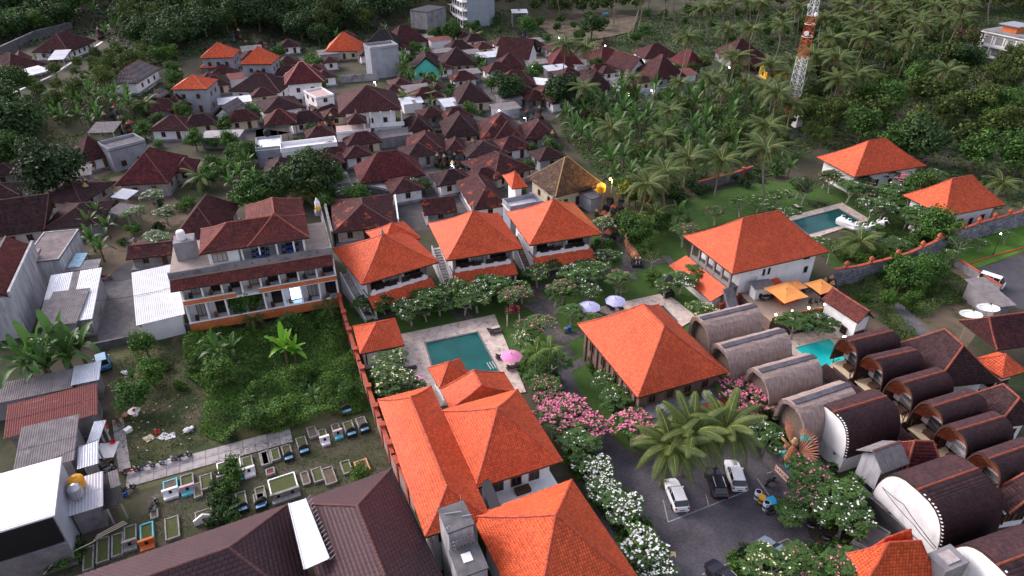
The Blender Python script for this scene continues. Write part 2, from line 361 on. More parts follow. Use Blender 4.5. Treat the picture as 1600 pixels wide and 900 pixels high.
def hiproof(rt, w, d, ze, h, mt, mcap, axis='w', rl=None, tw=0.26, th=0.32, sag=0.0, over=None, gable=False, capr=0.14, seed=0, soff=m_wood, finial=True, thick=0.16, cen=(0, 0), k0=0, up=0.05):
    """parts: roof_tiles, ridge_cap, eave_board.  local frame, centred"""
    X, Y = w / 2, d / 2; cx, cy = cen
    if rl is None: rl = max(0, (w - d)) if axis == 'w' else max(0, d - w)
    r1 = (rl / 2, 0) if axis == 'w' else (0, rl / 2)
    c = [(-X + cx, -Y + cy, ze), (X + cx, -Y + cy, ze), (X + cx, Y + cy, ze), (-X + cx, Y + cy, ze)]
    zt = ze + h
    if axis == 'w':
        l, r = (cx - r1[0], cy, zt), (cx + r1[0], cy, zt)
        fs = [(c[0], c[1], r, l), (c[1], c[2], r, r), (c[2], c[3], l, r), (c[3], c[0], l, l)]; hips = [(c[0], l), (c[3], l), (c[1], r), (c[2], r)]
        if gable: fs = [(c[0], c[1], (X + cx, cy, zt), (-X + cx, cy, zt)), (c[2], c[3], (-X + cx, cy, zt), (X + cx, cy, zt))]; hips = []; l, r = (-X + cx, cy, zt), (X + cx, cy, zt)
    else:
        l, r = (cx, cy - r1[1], zt), (cx, cy + r1[1], zt)
        fs = [(c[0], c[1], l, l), (c[1], c[2], r, l), (c[2], c[3], r, r), (c[3], c[0], l, r)]; hips = [(c[0], l), (c[1], l), (c[2], r), (c[3], r)]
        if gable: fs = [(c[1], c[2], (cx, Y + cy, zt), (cx, -Y + cy, zt)), (c[3], c[0], (cx, -Y + cy, zt), (cx, Y + cy, zt))]; hips = []; l, r = (cx, -Y + cy, zt), (cx, Y + cy, zt)
    L = [face_tiles(f[0], f[1], f[2], f[3], tw, th, sag, seed + i, up=.085 if mt in (m_orange, m_orange_w) else up, stag=mt is m_shingle, arch=0.0 if mt is m_shingle else .03) for i, f in enumerate(fs)]
    V, Q = merge(L)
    tl = link('roof_tiles', npmesh('roof_tiles', V, Q, mt), rt, kind='stuff')
    # solid deck under the tiles (keeps light out), following the sag
    m = M(); n = 6 if sag else 1
    for f in fs:
        a, b, q1, q0 = (np.array(x) for x in f)
        for i in range(n):
            t0, t1 = i / n, (i + 1) / n
            def g(p, q, t):
                r_ = p + (q - p) * t; r_ = r_.copy(); r_[2] -= sag * 4 * t * (1 - t) + 0.03; return tuple(r_)
            m.quad(g(a, q0, t0), g(b, q1, t0), g(b, q1, t1), g(a, q0, t1))
            m.quad(*[(x[0], x[1], x[2] - thick) for x in (g(a, q0, t1), g(b, q1, t1), g(b, q1, t0), g(a, q0, t0))])
        m.quad(tuple(b - (0, 0, 0.03)), tuple(a - (0, 0, 0.03)), tuple(a - (0, 0, thick + .03)), tuple(b - (0, 0, thick + .03)))
    part('roof_deck', m, soff, rt)
    m = M()
    for a, b in hips: capline(m, a, b, sag, capr)
    if r != l: capline(m, l, r, 0, capr)
    if m.f: part('ridge_cap', m, mcap, rt)
    if finial and rl == 0 or finial == 2:
        m = M(); m.lathe([(0.22, 0), (0.25, 0.2), (0.14, 0.35), (0.2, 0.5), (0.08, 0.75), (0.02, 1.1)], 8, (l[0], l[1], zt)); part('finial', m, m_concrete, rt)
    return tl
def wallbox(rt, w, d, z0, z1, mt, name='wall', cx=0, cy=0):
    m = M(); m.bb(cx - w / 2, cx + w / 2, cy - d / 2, cy + d / 2, z0, z1); return part(name, m, mt, rt)
def opening(rt, side, s, z, ww, hh, w, d, kind='window', mg=None, mf=None, cx=0, cy=0, off=0.0, mull=1):
    """window/door with frame, pane; side f(front,-y) b l(-x) r(+x)"""
    mg = mg or m_glass; mf = mf or m_bwood; m = M(); g = M(); t = 0.08
    def box(M_, a0, a1, zz0, zz1, o0, o1):
        if side == 'f': M_.bb(cx + a0, cx + a1, cy - d / 2 - o1, cy - d / 2 - o0, zz0, zz1)
        elif side == 'b': M_.bb(cx + a0, cx + a1, cy + d / 2 + o0, cy + d / 2 + o1, zz0, zz1)
        elif side == 'l': M_.bb(cx - w / 2 - o1, cx - w / 2 - o0, cy + a0, cy + a1, zz0, zz1)
        else: M_.bb(cx + w / 2 + o0, cx + w / 2 + o1, cy + a0, cy + a1, zz0, zz1)
    for a0, a1, z0, z1 in ((s - ww / 2, s + ww / 2, z, z + t), (s - ww / 2, s + ww / 2, z + hh - t, z + hh), (s - ww / 2, s - ww / 2 + t, z + t, z + hh - t), (s + ww / 2 - t, s + ww / 2, z + t, z + hh - t)):
        box(m, a0, a1, z0, z1, off, off + 0.09)
    for k in range(1, mull + 1):
        x = s - ww / 2 + ww * k / (mull + 1); box(m, x - 0.03, x + 0.03, z + t, z + hh - t, off, off + 0.07)
    fr = part(kind, m, mf, rt); box(g, s - ww / 2 + t, s + ww / 2 - t, z + t, z + hh - t, off, off + 0.03); part('pane', g, mg, fr)
    return fr

# ---------------------------------------------------------------- ground, terrain, pools, paths
xs = np.concatenate([np.arange(-900, -300, 40.), np.arange(-300, 400, 8.), np.arange(400, 961, 40.)]); ys = np.concatenate([np.arange(-60, 160, 20.), np.arange(160, 480, 6.), np.arange(480, 1200, 40.)])
V = [(x, y, terr(x, y)) for y in ys for x in xs]; n = len(xs)
Q = [(j * n + i, j * n + i + 1, (j + 1) * n + i + 1, (j + 1) * n + i) for j in range(len(ys) - 1) for i in range(n - 1)]
struct('ground', npmesh('ground', V, Q, mat('earth_and_weeds', (0.045, 0.050, 0.024), (0.085, 0.066, 0.050), 0.15, 0.95, col3=(0.026, 0.042, 0.014), n3=0.08, t3=0.48, w3=0.12, bump=.4, bs=3)))
from mathutils.geometry import tessellate_polygon
from mathutils import Vector
def flat(name, px, z, mt, pts=None):
    w_ = pts or [P(x, y, z) for x, y in px]; t = tessellate_polygon([[Vector((p[0], p[1], 0)) for p in w_]]); m = M(); o = w_[0]
    fs = []
    for f in t:
        a, b, c = (w_[i] for i in f); fs.append(f if (b[0] - a[0]) * (c[1] - a[1]) - (b[1] - a[1]) * (c[0] - a[0]) > 0 else f[::-1])
    m.add([(p[0] - o[0], p[1] - o[1], 0) for p in w_], fs); return struct(name, m.mesh(name, mt), (o[0], o[1], z))
def brickmat(name, c1, c2, mortar, sc, bw=.5, rh=.25, rot=0, rough=.9, ms=.02, spec=.3):
    m = bpy.data.materials.new(name); m.use_nodes = True; N = m.node_tree.nodes; L = m.node_tree.links; b = N['Principled BSDF']; b.inputs['Roughness'].default_value = rough; b.inputs['Specular IOR Level'].default_value = spec
    tc = N.new('ShaderNodeTexCoord'); mp = N.new('ShaderNodeMapping'); mp.inputs['Rotation'].default_value = (0, 0, rot); br = N.new('ShaderNodeTexBrick')
    br.inputs['Color1'].default_value = (*c1, 1); br.inputs['Color2'].default_value = (*c2, 1); br.inputs['Mortar'].default_value = (*mortar, 1); br.inputs['Scale'].default_value = sc; br.inputs['Brick Width'].default_value = bw; br.inputs['Row Height'].default_value = rh; br.inputs['Mortar Size'].default_value = ms
    nz = N.new('ShaderNodeTexNoise'); nz.inputs['Scale'].default_value = .25; nz.inputs['Detail'].default_value = 7; mx = N.new('ShaderNodeMixRGB'); mx.blend_type = 'MULTIPLY'; mx.inputs[0].default_value = 1
    cr = N.new('ShaderNodeValToRGB'); cr.color_ramp.elements[0].position = .35; cr.color_ramp.elements[0].color = (.62, .60, .60, 1); cr.color_ramp.elements[1].position = .7; cr.color_ramp.elements[1].color = (1.25, 1.2, 1.2, 1)
    L.new(tc.outputs['Object'], mp.inputs[0]); L.new(mp.outputs[0], br.inputs[0]); L.new(tc.outputs['Object'], nz.inputs['Vector']); L.new(nz.outputs['Fac'], cr.inputs[0]); L.new(br.outputs[0], mx.inputs[1]); L.new(cr.outputs[0], mx.inputs[2]); L.new(mx.outputs[0], b.inputs['Base Color'])
    bp = N.new('ShaderNodeBump'); bp.inputs['Strength'].default_value = .4; bp.invert = True; L.new(br.outputs['Fac'], bp.inputs['Height']); L.new(bp.outputs[0], b.inputs['Normal'])
    return m
m_lawn = mat('lawn', (0.042, 0.098, 0.016), (0.060, 0.115, 0.022), 0.8, 0.95, col3=(0.075, 0.070, 0.035), n3=0.35, t3=0.62, w3=.1, bump=.8, bs=12)
m_lawnb = mat('bright_lawn', (0.085, 0.20, 0.018), (0.065, 0.15, 0.018), 0.8, 0.95, bump=.8, bs=12)
m_dirt = mat('bare_dirt', (0.15, 0.11, 0.075), (0.10, 0.080, 0.055), 0.3, 0.95, col3=(0.05, 0.055, 0.022), n3=0.15, t3=0.52, w3=.1, bump=.6, bs=5)
m_yard = mat('village_yard', (0.105, 0.095, 0.095), (0.065, 0.06, 0.06), 0.4, 0.95, col3=(0.045, 0.045, 0.03), n3=0.12, t3=0.56, w3=.08)
m_gravel = mat('gravel', (0.15, 0.14, 0.145), (0.10, 0.095, 0.10), 1.0, 0.95, col3=(0.07, 0.075, 0.04), n3=0.3, t3=0.58, w3=.1, bump=.7, bs=10)
m_asph = mat('asphalt', (0.075, 0.072, 0.080), (0.058, 0.056, 0.062), 0.6, 0.9, bump=.2, bs=20)
m_paver = brickmat('block_paving', (.135, .130, .148), (.088, .084, .097), (.035, .034, .038), 2.2, .5, .25, radians(20))
m_pathst = brickmat('garden_path_stone', (.17, .155, .15), (.10, .095, .095), (.04, .045, .03), 1.1, .5, .3, radians(20))
m_deck = mat('pool_deck_stone', (0.62, 0.52, 0.45), (0.44, 0.35, 0.30), 1.2, 0.85, col3=(0.17, 0.12, 0.10), n3=1.6, t3=0.56, w3=.1, bump=.3)
m_slab = mat('path_concrete', (0.36, 0.33, 0.32), (0.27, 0.25, 0.245), 0.8, 0.95, col3=(0.15, 0.14, 0.13), n3=0.6, t3=0.58, w3=.15, isl=.1, obr=.14)
flat('village_yard', [(398, 250), (400, 200), (520, 215), (560, 190), (640, 190), (650, 170), (700, 130), (880, 120), (1080, 130), (1090, 150), (905, 160), (860, 190), (880, 240), (935, 290), (905, 300), (870, 300), (800, 345), (620, 365), (525, 390), (520, 290), (480, 260)], .02, m_yard)
flat('village_yard', [(150, 185), (270, 140), (380, 110), (470, 90), (520, 110), (530, 160), (480, 200), (400, 220), (330, 215), (240, 235), (170, 220)], .02, m_yard)
flat('village_yard', [(110, 270), (180, 265), (260, 300), (300, 330), (265, 400), (205, 440), (150, 440), (120, 410), (150, 350)], .02, m_dirt)
flat('vacant_lot', [(180, 560), (150, 545), (290, 515), (535, 482), (560, 560), (612, 730), (600, 760), (460, 800), (190, 860), (180, 740)], .012, mat('rough_lot', (.075, .090, .028), (.12, .095, .065), .35, .95, col3=(.035, .052, .017), n3=.2, t3=.46, w3=.1, bump=.7, bs=4))
flat('cemetery_lawn', [(205, 770), (475, 690), (600, 665), (625, 735), (400, 810), (120, 920), (90, 905), (100, 870), (200, 815)], .03, mat('cemetery_grass', (.045, .056, .024), (.085, .070, .050), .5, .95, col3=(.12, .11, .10), n3=.5, t3=.60, w3=.06, bump=.6, bs=6))
flat('side_street', [(150, 520), (157, 440), (215, 400), (275, 395), (232, 425), (213, 508), (240, 520), (160, 545)], .03, m_gravel)
flat('side_street', [(157, 440), (200, 408), (240, 402), (228, 428), (190, 440)], .036, m_asph)
flat('garden_lawn', [(535, 478), (600, 440), (700, 440), (830, 420), (960, 350), (1065, 345), (1075, 400), (1100, 480), (1150, 560), (1230, 640), (1215, 690), (1040, 700), (985, 705), (930, 650), (880, 640), (830, 560), (780, 640), (640, 600), (575, 620)], .016, m_lawn)
flat('far_lawn', [(1050, 325), (1110, 300), (1200, 283), (1290, 290), (1330, 300), (1340, 318), (1240, 335), (1130, 350), (1075, 365), (1045, 345)], .02, m_lawn)
flat('pool_garden', [(1230, 300), (1330, 282), (1440, 270), (1460, 330), (1400, 400), (1300, 420), (1280, 390), (1345, 360), (1240, 340)], .016, m_lawn)
flat('overgrown_plot', [(1300, 450), (1455, 405), (1520, 430), (1560, 470), (1500, 560), (1420, 560), (1330, 500)], .016, m_dirt)
flat('dirt_track', [(1392, 478), (1405, 472), (1440, 505), (1465, 535), (1440, 545), (1415, 505)], .03, m_gravel)
flat('dry_clearing', [(800, 12), (900, 18), (1000, 25), (985, 50), (930, 62), (870, 60), (840, 40), (800, 35)], terr(*P(880, 30)[:2]) + .3, m_dirt) if terr(*P(880, 30)[:2]) < .5 else None
flat('dry_clearing', [(1400, 175), (1440, 168), (1470, 175), (1465, 195), (1420, 200), (1398, 190)], .03, mat('dry_grass', (.16, .13, .085), (.10, .09, .06), 1, .95))
flat('mast_yard', [(1232, 205), (1262, 190), (1292, 210), (1250, 218), (1228, 214)], .03, m_asph)
flat('driveway', [(868, 560), (884, 560), (905, 610), (935, 655), (960, 690), (1000, 715), (1100, 700), (1215, 670), (1232, 700), (1250, 760), (1265, 840), (1350, 900), (1400, 980), (1010, 980), (950, 840), (905, 750), (890, 690), (885, 640)], .024, m_paver)
flat('driveway', [(1505, 425), (1600, 398), (1760, 350), (1800, 450), (1640, 500), (1580, 478), (1540, 455)], .024, m_asph)
flat('verge', [(1463, 400), (1500, 382), (1600, 352), (1760, 300), (1760, 345), (1600, 392), (1530, 418), (1500, 420)], .02, m_lawnb)
for ip, (a, b, wd) in enumerate((((832, 470), (880, 560), 1.5), ((846, 462), (893, 560), 1.2), ((858, 540), (912, 518), 1.6), ((886, 578), (920, 560), 1.5), ((822, 455), (905, 437), 1.8), ((905, 437), (1010, 410), 1.8), ((905, 444), (1040, 408), 1.0), ((975, 395), (990, 440), 1.6), ((960, 375), (1000, 408), 1.4), ((1040, 400), (1075, 445), 1.2), ((700, 447), (735, 500), 1.2), ((690, 470), (720, 500), .9), ((833, 470), (868, 492), 4.5))):
    A, B = np.array(P(*a)[:2]), np.array(P(*b)[:2]); u = (B - A) / np.linalg.norm(B - A); n_ = np.array([-u[1], u[0]]) * wd / 2
    flat('garden_path', None, .038 + .003 * ip, m_pathst, [(*(A - n_), 0), (*(B - n_), 0), (*(B + n_), 0), (*(A + n_), 0)])
flat('paved_court', [(800, 442), (840, 436), (848, 462), (806, 468)], .035, mat('red_paving', (.16, .065, .06), (.11, .05, .05), 1, .9))
def watermat(name, c, c2):
    m = mat(name, c, c2, .25, .18, spec=.22, bump=.12, bs=1.6); return m
def ring(m, outer, inner, z0, z1):
    n = len(outer)
    for i in range(n):
        j = (i + 1) % n; m.prism([outer[i], outer[j], inner[j], inner[i]], z0, z1)
def pool(lb, outer, inner, wm, step=None, zdeck=.16, coping=None):
    O, I = [P(*q, zdeck)[:2] for q in outer], [P(*q, zdeck)[:2] for q in inner]
    c = np.mean(np.array(I), 0); rt = root('swimming_pool', lb, 'pool', (c[0], c[1], 0), 0)
    O, I = [(x - c[0], y - c[1]) for x, y in O], [(x - c[0], y - c[1]) for x, y in I]
    m = M(); ring(m, O, I, .001, zdeck); part('deck', m, m_deck, rt)
    I2 = [(x * .955, y * .955) for x, y in I]; m = M(); ring(m, [(x * 1.01, y * 1.01) for x, y in I], I2, .002, zdeck + .02); part('coping', m, coping or mat('grey_coping', (.20, .19, .185), (.14, .13, .13), 2, .8), rt)
    m = M(); m.poly([(x, y, .07) for x, y in I2][::1]); 
    a = sum(I2[i][0] * I2[(i + 1) % len(I2)][1] - I2[(i + 1) % len(I2)][0] * I2[i][1] for i in range(len(I2)))
    if a < 0: m.f = [m.f[0][::-1]]
    part('water', m, wm, rt)
    if step:
        for k in range(5):
            p = P(*step, .1); m = M(); q = (p[0] - c[0] + .38 * k * cos(AX), p[1] - c[1] + .38 * k * sin(AX)); m.box(q[0], q[1], .10, .1, 1.6, .08, AX); part('pool_step', m, m_lav2, rt)
    return rt
m_lav2 = mat('pale_tile', (.45, .47, .45), rough=.5)
m_teal = watermat('teal_water', (0.0, 0.065, 0.060), (0.0, 0.105, 0.095)); m_turq = watermat('turquoise_water', (0.0, .40, .40), (.02, .52, .50))
pool('teal swimming pool with stone deck beside the reception roofs', [(616, 524), (773, 491), (822, 612), (650, 640)], [(663, 535), (747, 517.5), (786, 590), (686, 612)], m_teal, (764, 572))
landmark('teal pool', 720, 555)
pool('mostly hidden garden pool, behind the garden hall roof', [(925, 482), (1041, 457), (1090, 496), (1040, 525)], [(1000, 484), (1036, 477), (1060, 502), (1030, 512)], m_teal)
pool('bright turquoise pool at the dark barn cottages', [(1225, 525), (1310, 508), (1350, 560), (1260, 596)], [(1240, 543), (1296, 528), (1326, 560), (1284, 577)], m_turq, coping=mat('pale_coping', (.50, .52, .46), (.40, .42, .36), 3, .8))
landmark('turquoise pool', 1280, 545)
pool('deep green pool behind the white guest house', [(1225, 340), (1316, 316.5), (1360, 343), (1270, 372)], [(1236, 345), (1311, 325.5), (1344, 344.5), (1262, 367)], watermat('deep_green_water', (0.0, .060, .056), (0.0, .085, .080)))
landmark('far green pool', 1290, 345)
# concrete path of separate cast slabs, along the cemetery
A, B = np.array(P(198, 750)[:2]), np.array(P(470, 676)[:2]); u = (B - A) / np.linalg.norm(B - A); L_ = np.linalg.norm(B - A); ang = atan2(u[1], u[0])
pth = link('path', None, None, (A[0], A[1], .03), ang); pth['kind'] = 'structure'
sm = M(); sm.box(0, 0, .04, 1.36, 1.25, .09); smm = sm.mesh('paving_slab', m_slab)
nx = int(L_ / 1.4)
for i in range(nx):
    for j in range(2):
        if R.random() < .04: continue
        link('paving_slab', smm, pth, (.7 + 1.4 * i, -.65 + 1.3 * j, R.uniform(-.01, .01)), R.uniform(-.01, .01))
A2 = P(184, 655); B2 = P(197, 745); L2 = hypot(B2[0] - A2[0], B2[1] - A2[1]); a2 = atan2(B2[1] - A2[1], B2[0] - A2[0])
pth2 = link('path', None, None, (A2[0], A2[1], .03), a2); pth2['kind'] = 'structure'
for i in range(int(L2 / 1.4)): link('paving_slab', smm, pth2, (.7 + 1.4 * i, 0, R.uniform(-.01, .01)), 0)
# parking bay lines
m = M(); lines = [((1044, 816), (1169.3, 766.7)), ((1036, 781), (1044, 816)), ((1071, 795), (1074, 803)), ((1103, 773), (1107, 790)), ((1167, 758), (1169, 766)), ((1097, 898), (1231, 842)), ((1168, 868), (1182, 885)), ((1231, 842), (1252, 858)), ((1183, 748), (1202, 775)), ((1198, 740), (1212, 735))]
for a, b in lines:
    A, B = np.array(P(*a)[:2]), np.array(P(*b)[:2]); u = (B - A) / np.linalg.norm(B - A); n_ = np.array([-u[1], u[0]]) * .055
    m.poly([(*(A - n_), .032), (*(B - n_), .032), (*(B + n_), .032), (*(A + n_), .032)])
o = struct('parking_lines', m.mesh('parking_lines', mat('line_paint', (.42, .42, .42), (.22, .22, .22), 4, .8)))
c = P(1043, 876); q = lambda x, y: (c[0] + x * cos(1.35) - y * sin(1.35), c[1] + x * sin(1.35) + y * cos(1.35), .033)
m = M(); m.poly([q(-1.1, -.15), q(.3, -.15), q(.3, .15), q(-1.1, .15)]); m.poly([q(.05, .15), q(.3, .15), q(.3, -.0), q(.75, -.35), q(.55, -.55)][0:0] or [q(.3, -.15), q(.75, -.6), q(.95, -.4), q(.3, .15)]); m.poly([q(.5, -.85), q(1.2, -.75), q(1.15, -.1)])
struct('road_arrow', m.mesh('road_arrow', mat('yellow_paint_line', (.62, .48, .22), (.45, .35, .18), 4, .8)))

# ---------------------------------------------------------------- houses of the village
m_dirty = mat('dirty_plaster', (.42, .38, .36), (.30, .27, .26), .8, .9, col3=(.16, .15, .14), n3=.8, t3=.56, w3=.2)
def winrow(rt, side, n, L, z, ww, hh, w, d, door=None, **k):
    for i in range(n):
        s = -L / 2 + L * (i + 0.5) / n
        if door == i: opening(rt, side, s, 0.1, 0.95, 2.1, w, d, 'door', m_wood, mull=0)
        else: opening(rt, side, s, z, ww, hh, w, d, 'window', **k)
def house(label, pts, ze, apy, mt=None, wm=None, dep=None, name='tile_roofed_house', cat='house', axis=None, rl=None, gable=False, cap=None, tw=0.5, th=0.45, sag=0.12, inset=0.8, win=2, lm=None, walls=True, extra=None, porch=False, mf=None):
    mt = mt or m_maroon; wm = wm or (m_white if 'white' in label else R.choice((m_dirty, m_concrete, m_white, m_dirty))); cap = cap or m_mcap
    z0 = G(*pts[-1])[2]
    if ze < 4.3 and name != 'village_house': ze *= .86
    if dep: dep *= 1.35
    for _ in range(2):
        fp = fp2(pts[0], pts[1], z0 + ze, dep) if dep else fp3(*pts, z0 + ze)
        z0 = terr(*fp[0])
    cen, rz, w, d = fp
    h = max(0.8, topz(cen, apy) - z0 - ze); h = min(h, 0.62 * min(w, d))
    rt = root(name, label, cat, (cen[0], cen[1], z0), rz)
    axis = axis or ('w' if w >= d else 'd')
    hiproof(rt, w, d, ze, h, mt, cap, axis=axis, rl=rl, tw=tw, th=th, sag=sag, gable=gable, seed=int(abs(cen[0] * 7)) % 999, finial=False)
    bw, bd = w - 2 * inset, d - 2 * inset
    if walls:
        m = M(); m.bb(-bw / 2, bw / 2, -bd / 2, bd / 2, -0.6 if z0 > 0.5 else 0, ze + 0.1)
        part('wall', m, wm, rt)
        m = M(); m.bb(-bw / 2 - 0.5, bw / 2 + 0.5, -bd / 2 - 0.7, bd / 2 + 0.4, 0.004, 0.3); part('plinth', m, m_concrete, rt)
        nf = max(1, int(bw / 3)); sd = 'l' if proj((cen[0], cen[1], z0))[0] > 500 else 'r'
        for fl in range(1 if ze < 5 else 2):
            zb = 0.9 + 3.1 * fl
            winrow(rt, 'f', nf, bw * 0.86, zb, 1.0, 1.25, bw, bd, door=(nf // 2 if fl == 0 and nf > 1 else None), mf=mf)
            winrow(rt, sd, max(1, int(bd / 3.6)), bd * 0.8, zb, 0.9, 1.2, bw, bd, mf=mf)
    if gable:
        m = M(); hh = h * (bw / w if axis == 'd' else bd / d) 
        for sgn in (-1, 1):
            if axis == 'd': y = sgn * (bd / 2 + 0.0); m.prism([(0, 0)] * 0 or [(-bw / 2, y - .1), (bw / 2, y - .1), (bw / 2, y + .1), (-bw / 2, y + .1)], ze, lambda x, y_: ze + 0.02)
        g = M()
        for sgn in (-1, 1):
            if axis == 'd': y = sgn * bd / 2; g.poly([(-bw / 2, y, ze), (bw / 2, y, ze), (0, y, ze + hh - .1)] if sgn < 0 else [(bw / 2, y, ze), (-bw / 2, y, ze), (0, y, ze + hh - .1)])
            else: x = sgn * bw / 2; g.poly([(x, -bd / 2, ze), (x, bd / 2, ze), (x, 0, ze + hh - .1)] if sgn > 0 else [(x, bd / 2, ze), (x, -bd / 2, ze), (x, 0, ze + hh - .1)])
        part('gable_wall', g, wm, rt)
    if porch:
        m = M()
        for i in range(4): m.bb(-w / 2 + .35 + (w - .9) * i / 3, -w / 2 + .55 + (w - .9) * i / 3, -d / 2 + .3, -d / 2 + .5, 0.3, ze)
        part('porch_post', m, m_bwood, rt)
    if lm: landmark(lm, *proj((cen[0], cen[1], z0 + ze)))
    return rt, w, d, ze, h
H = house
H('white villa with a maroon hip roof, highest on the left hillside terrace', T(1, (205, 303), (410, 310), (545, 240)), 3.2, 190 / 3.75, lm='hillside villa', porch=True)
H('low maroon roofed house at the left frame edge beside a white metal awning', T(1, (-60, 395), (35, 447), (215, 380)), 3.0, 312 / 3.75, lm='left edge house')
H('small maroon gabled outbuilding between the two hillside terrace houses', T(1, (60, 372), (185, 358)), 2.6, 308 / 3.75, dep=5, gable=True, name='outbuilding')
H('white cottage with grey fibre cement roof and red ridges on the left slope', T(1, (645, 488), (805, 490), (940, 400)), 3.6, 372 / 3.75, m_asb, cap=m_ccap, th=1.2, tw=0.9, lm='grey roofed cottage')
H('tall plain grey house with a bright orange hip roof, left of the village', T(1, (1000, 525), (1212, 523)), 6.6, 437 / 3.75, m_orange, m_grey, dep=7, cap=m_ocap, inset=0.35, lm='grey orange-roofed house', th=.4, tw=.35)
H('small dark hip roofed house tucked in front of the grey orange-roofed house', T(1, (932, 638), (1080, 640)), 3.0, 548 / 3.75, m_maroon2, m_grey, dep=6.5)
H('dark grey roofed shed behind the small dark house beside the cubic grey wall', T(1, (858, 590), (950, 592)), 3.0, 520 / 3.75, m_asb, m_grey, dep=5, th=1.2, name='shed', cat='shed')
H('wide dark brown roofed house with white fascia below the twin orange roofs', T(1, (1335, 533), (1640, 542)), 3.6, 430 / 3.75, m_maroon2, dep=9, lm='wide dark roofed house')
H('low maroon roofed house with a long white wall in the banana grove', T(1, (865, 768), (1110, 762)), 3.2, 675 / 3.75, m_maroon, dep=6.5, lm='long white-walled house')
H('grey roofed house with white front behind the yellow flowering tree', T(1, (1232, 690), (1385, 702)), 3.2, 598 / 3.75, m_asb, dep=6, th=1.2, tw=.9, gable=True)
H('maroon house with an open white tiled porch beside the black temple terrace', [T(1, (405, 895)), T(5, (470, 128)), T(5, (690, 80))], 3.2, 790 / 3.75, m_maroon, lm='open porch house', porch=True)
H('broad red tiled house with twin hips left of the dense round trees', T(5, (672, 262), (985, 247)), 3.6, 220 + 52 / 3.75, m_redtile, dep=11, lm='broad red tiled house', rl=3)
H('small red tiled wing at the right end of the broad red tiled house', T(5, (1000, 190), (1140, 180)), 3.0, 220 + 105 / 3.75, m_redtile, dep=5, name='house_wing')
H('dark roofed house behind the small black shrine yard at left', T(5, (190, 352), (480, 370)), 3.0, 220 + 250 / 3.75, m_maroon2, dep=8)
H('long dark brown roof running out of the left frame edge', T(5, (-200, 600), (225, 512), (345, 385)), 3.4, 220 + 345 / 3.75, m_maroon2, lm='long dark left roof', rl=14)
H('dark brown hip roofed house beside the long roof at left', T(5, (250, 515), (572, 492)), 3.4, 220 + 378 / 3.75, m_maroon2, dep=8)
H('maroon roofed house with a blue grey side wall behind the three storey hotel', T(5, (1005, 578), (1290, 568)), 3.4, 220 + 348 / 3.75, m_maroon, m_grey, dep=10, lm='maroon house behind the hotel')
H('low narrow dark tiled shed with lichen left of the three storey hotel', T(5, (735, 697), (1052, 662)), 2.8, 220 + 600 / 3.75, m_patchy, m_concrete, dep=4.5, name='shed', cat='shed', gable=True)
H('two storey white house with pale pink ridge lines and an orange balcony', T(2, (168, 497), (400, 478)), 6.6, 362 / 3.75, m_redtile, dep=7, cap=mat('pink_ridge', (0.55, 0.22, 0.18)), lm='pink-ridged white house')
H('orange pyramid roofed house with a blue tarpaulin at its front', T(2, (405, 303), (618, 298)), 3.6, 188 / 3.75, m_orange, m_cream, dep=8.5, cap=m_ocap, lm='orange house with blue tarpaulin', th=.4, tw=.35)
H('black hip roof showing just above the windowless grey block', T(2, (640, 255), (822, 262)), 5.0, 172 / 3.75, mat('black_tile', (0.022, 0.022, 0.026), isl=.3), m_grey, dep=6)
H('maroon hip roofed house just right of the windowless grey block', T(2, (808, 268), (1012, 238)), 4.0, 145 / 3.75, m_maroon, dep=8, lm='maroon house by the grey block')
H('dark gabled cottage with a turquoise front wall', T(2, (905, 420), (1092, 412)), 3.2, 312 / 3.75, m_maroon2, mat('turquoise_paint', (0.10, 0.52, 0.42)), dep=7, gable=True, axis='d', lm='turquoise cottage')
H('dark hip roofed house behind banana plants right of the turquoise cottage', T(2, (1092, 388), (1292, 376)), 3.2, 275 / 3.75, m_maroon2, dep=8)
H('maroon roof of the upper house in the stepped row beside the round mango', T(2, (1405, 332), (1600, 350)), 3.2, 222 / 3.75, m_maroon, m_whitec, dep=8, gable=True, axis='w')
H('maroon roof of the middle house in the stepped row beside the round mango', T(2, (1400, 410), (1592, 405)), 3.0, 312 / 3.75, m_maroon, dep=7)
H('maroon roof of the lowest house in the stepped row right of the round mango', T(3, (-100, 505), (150, 506)), 3.0, 412 / 3.75, m_maroon, dep=7)
H('dark roofed house with a warmly lit cream side wall and garden shrub', T(2, (1180, 612), (1387, 592)), 3.3, 475 / 3.75, m_maroon2, m_cream, dep=8.5, lm='lit cream-walled house')
H('wide dark tiled house behind the flat white terrace with twin crests', T(2, (45, 662), (285, 625)), 4.0, 565 / 3.75, m_maroon2, dep=8)
H('small maroon pavilion roof with gilded crest on the white terrace', T(2, (50, 737), (242, 718)), 4.4, 640 / 3.75, m_maroon, dep=5, cap=m_ccap, walls=False, porch=True, name='pavilion', cat='pavilion')
H('small dark pyramid roofed house right of the big two storey house', T(2, (888, 782), (1046, 766)), 3.1, 672 / 3.75, m_maroon2, dep=7)
H('house with blotchy orange and brown tiles beneath the small pyramid roof', T(2, (880, 905), (1118, 893)), 3.1, 775 / 3.75, m_patchy, dep=8.5, lm='blotchy tiled house')
H('dark maroon hip roofed house with a yard lamp at its front', T(2, (1100, 806), (1318, 792)), 3.1, 660 / 3.75, m_maroon2, dep=8.5)
H('largest blotchy orange tiled hip roof in the crowded village centre', T(2, (1315, 822), (1582, 812)), 3.1, 660 / 3.75, m_patchy, dep=9, lm='large blotchy roof')
H('small reddish house wedged between two dark village roofs', T(2, (1108, 892), (1238, 886)), 3.0, 808 / 3.75, m_patchy, m_grey, dep=5)
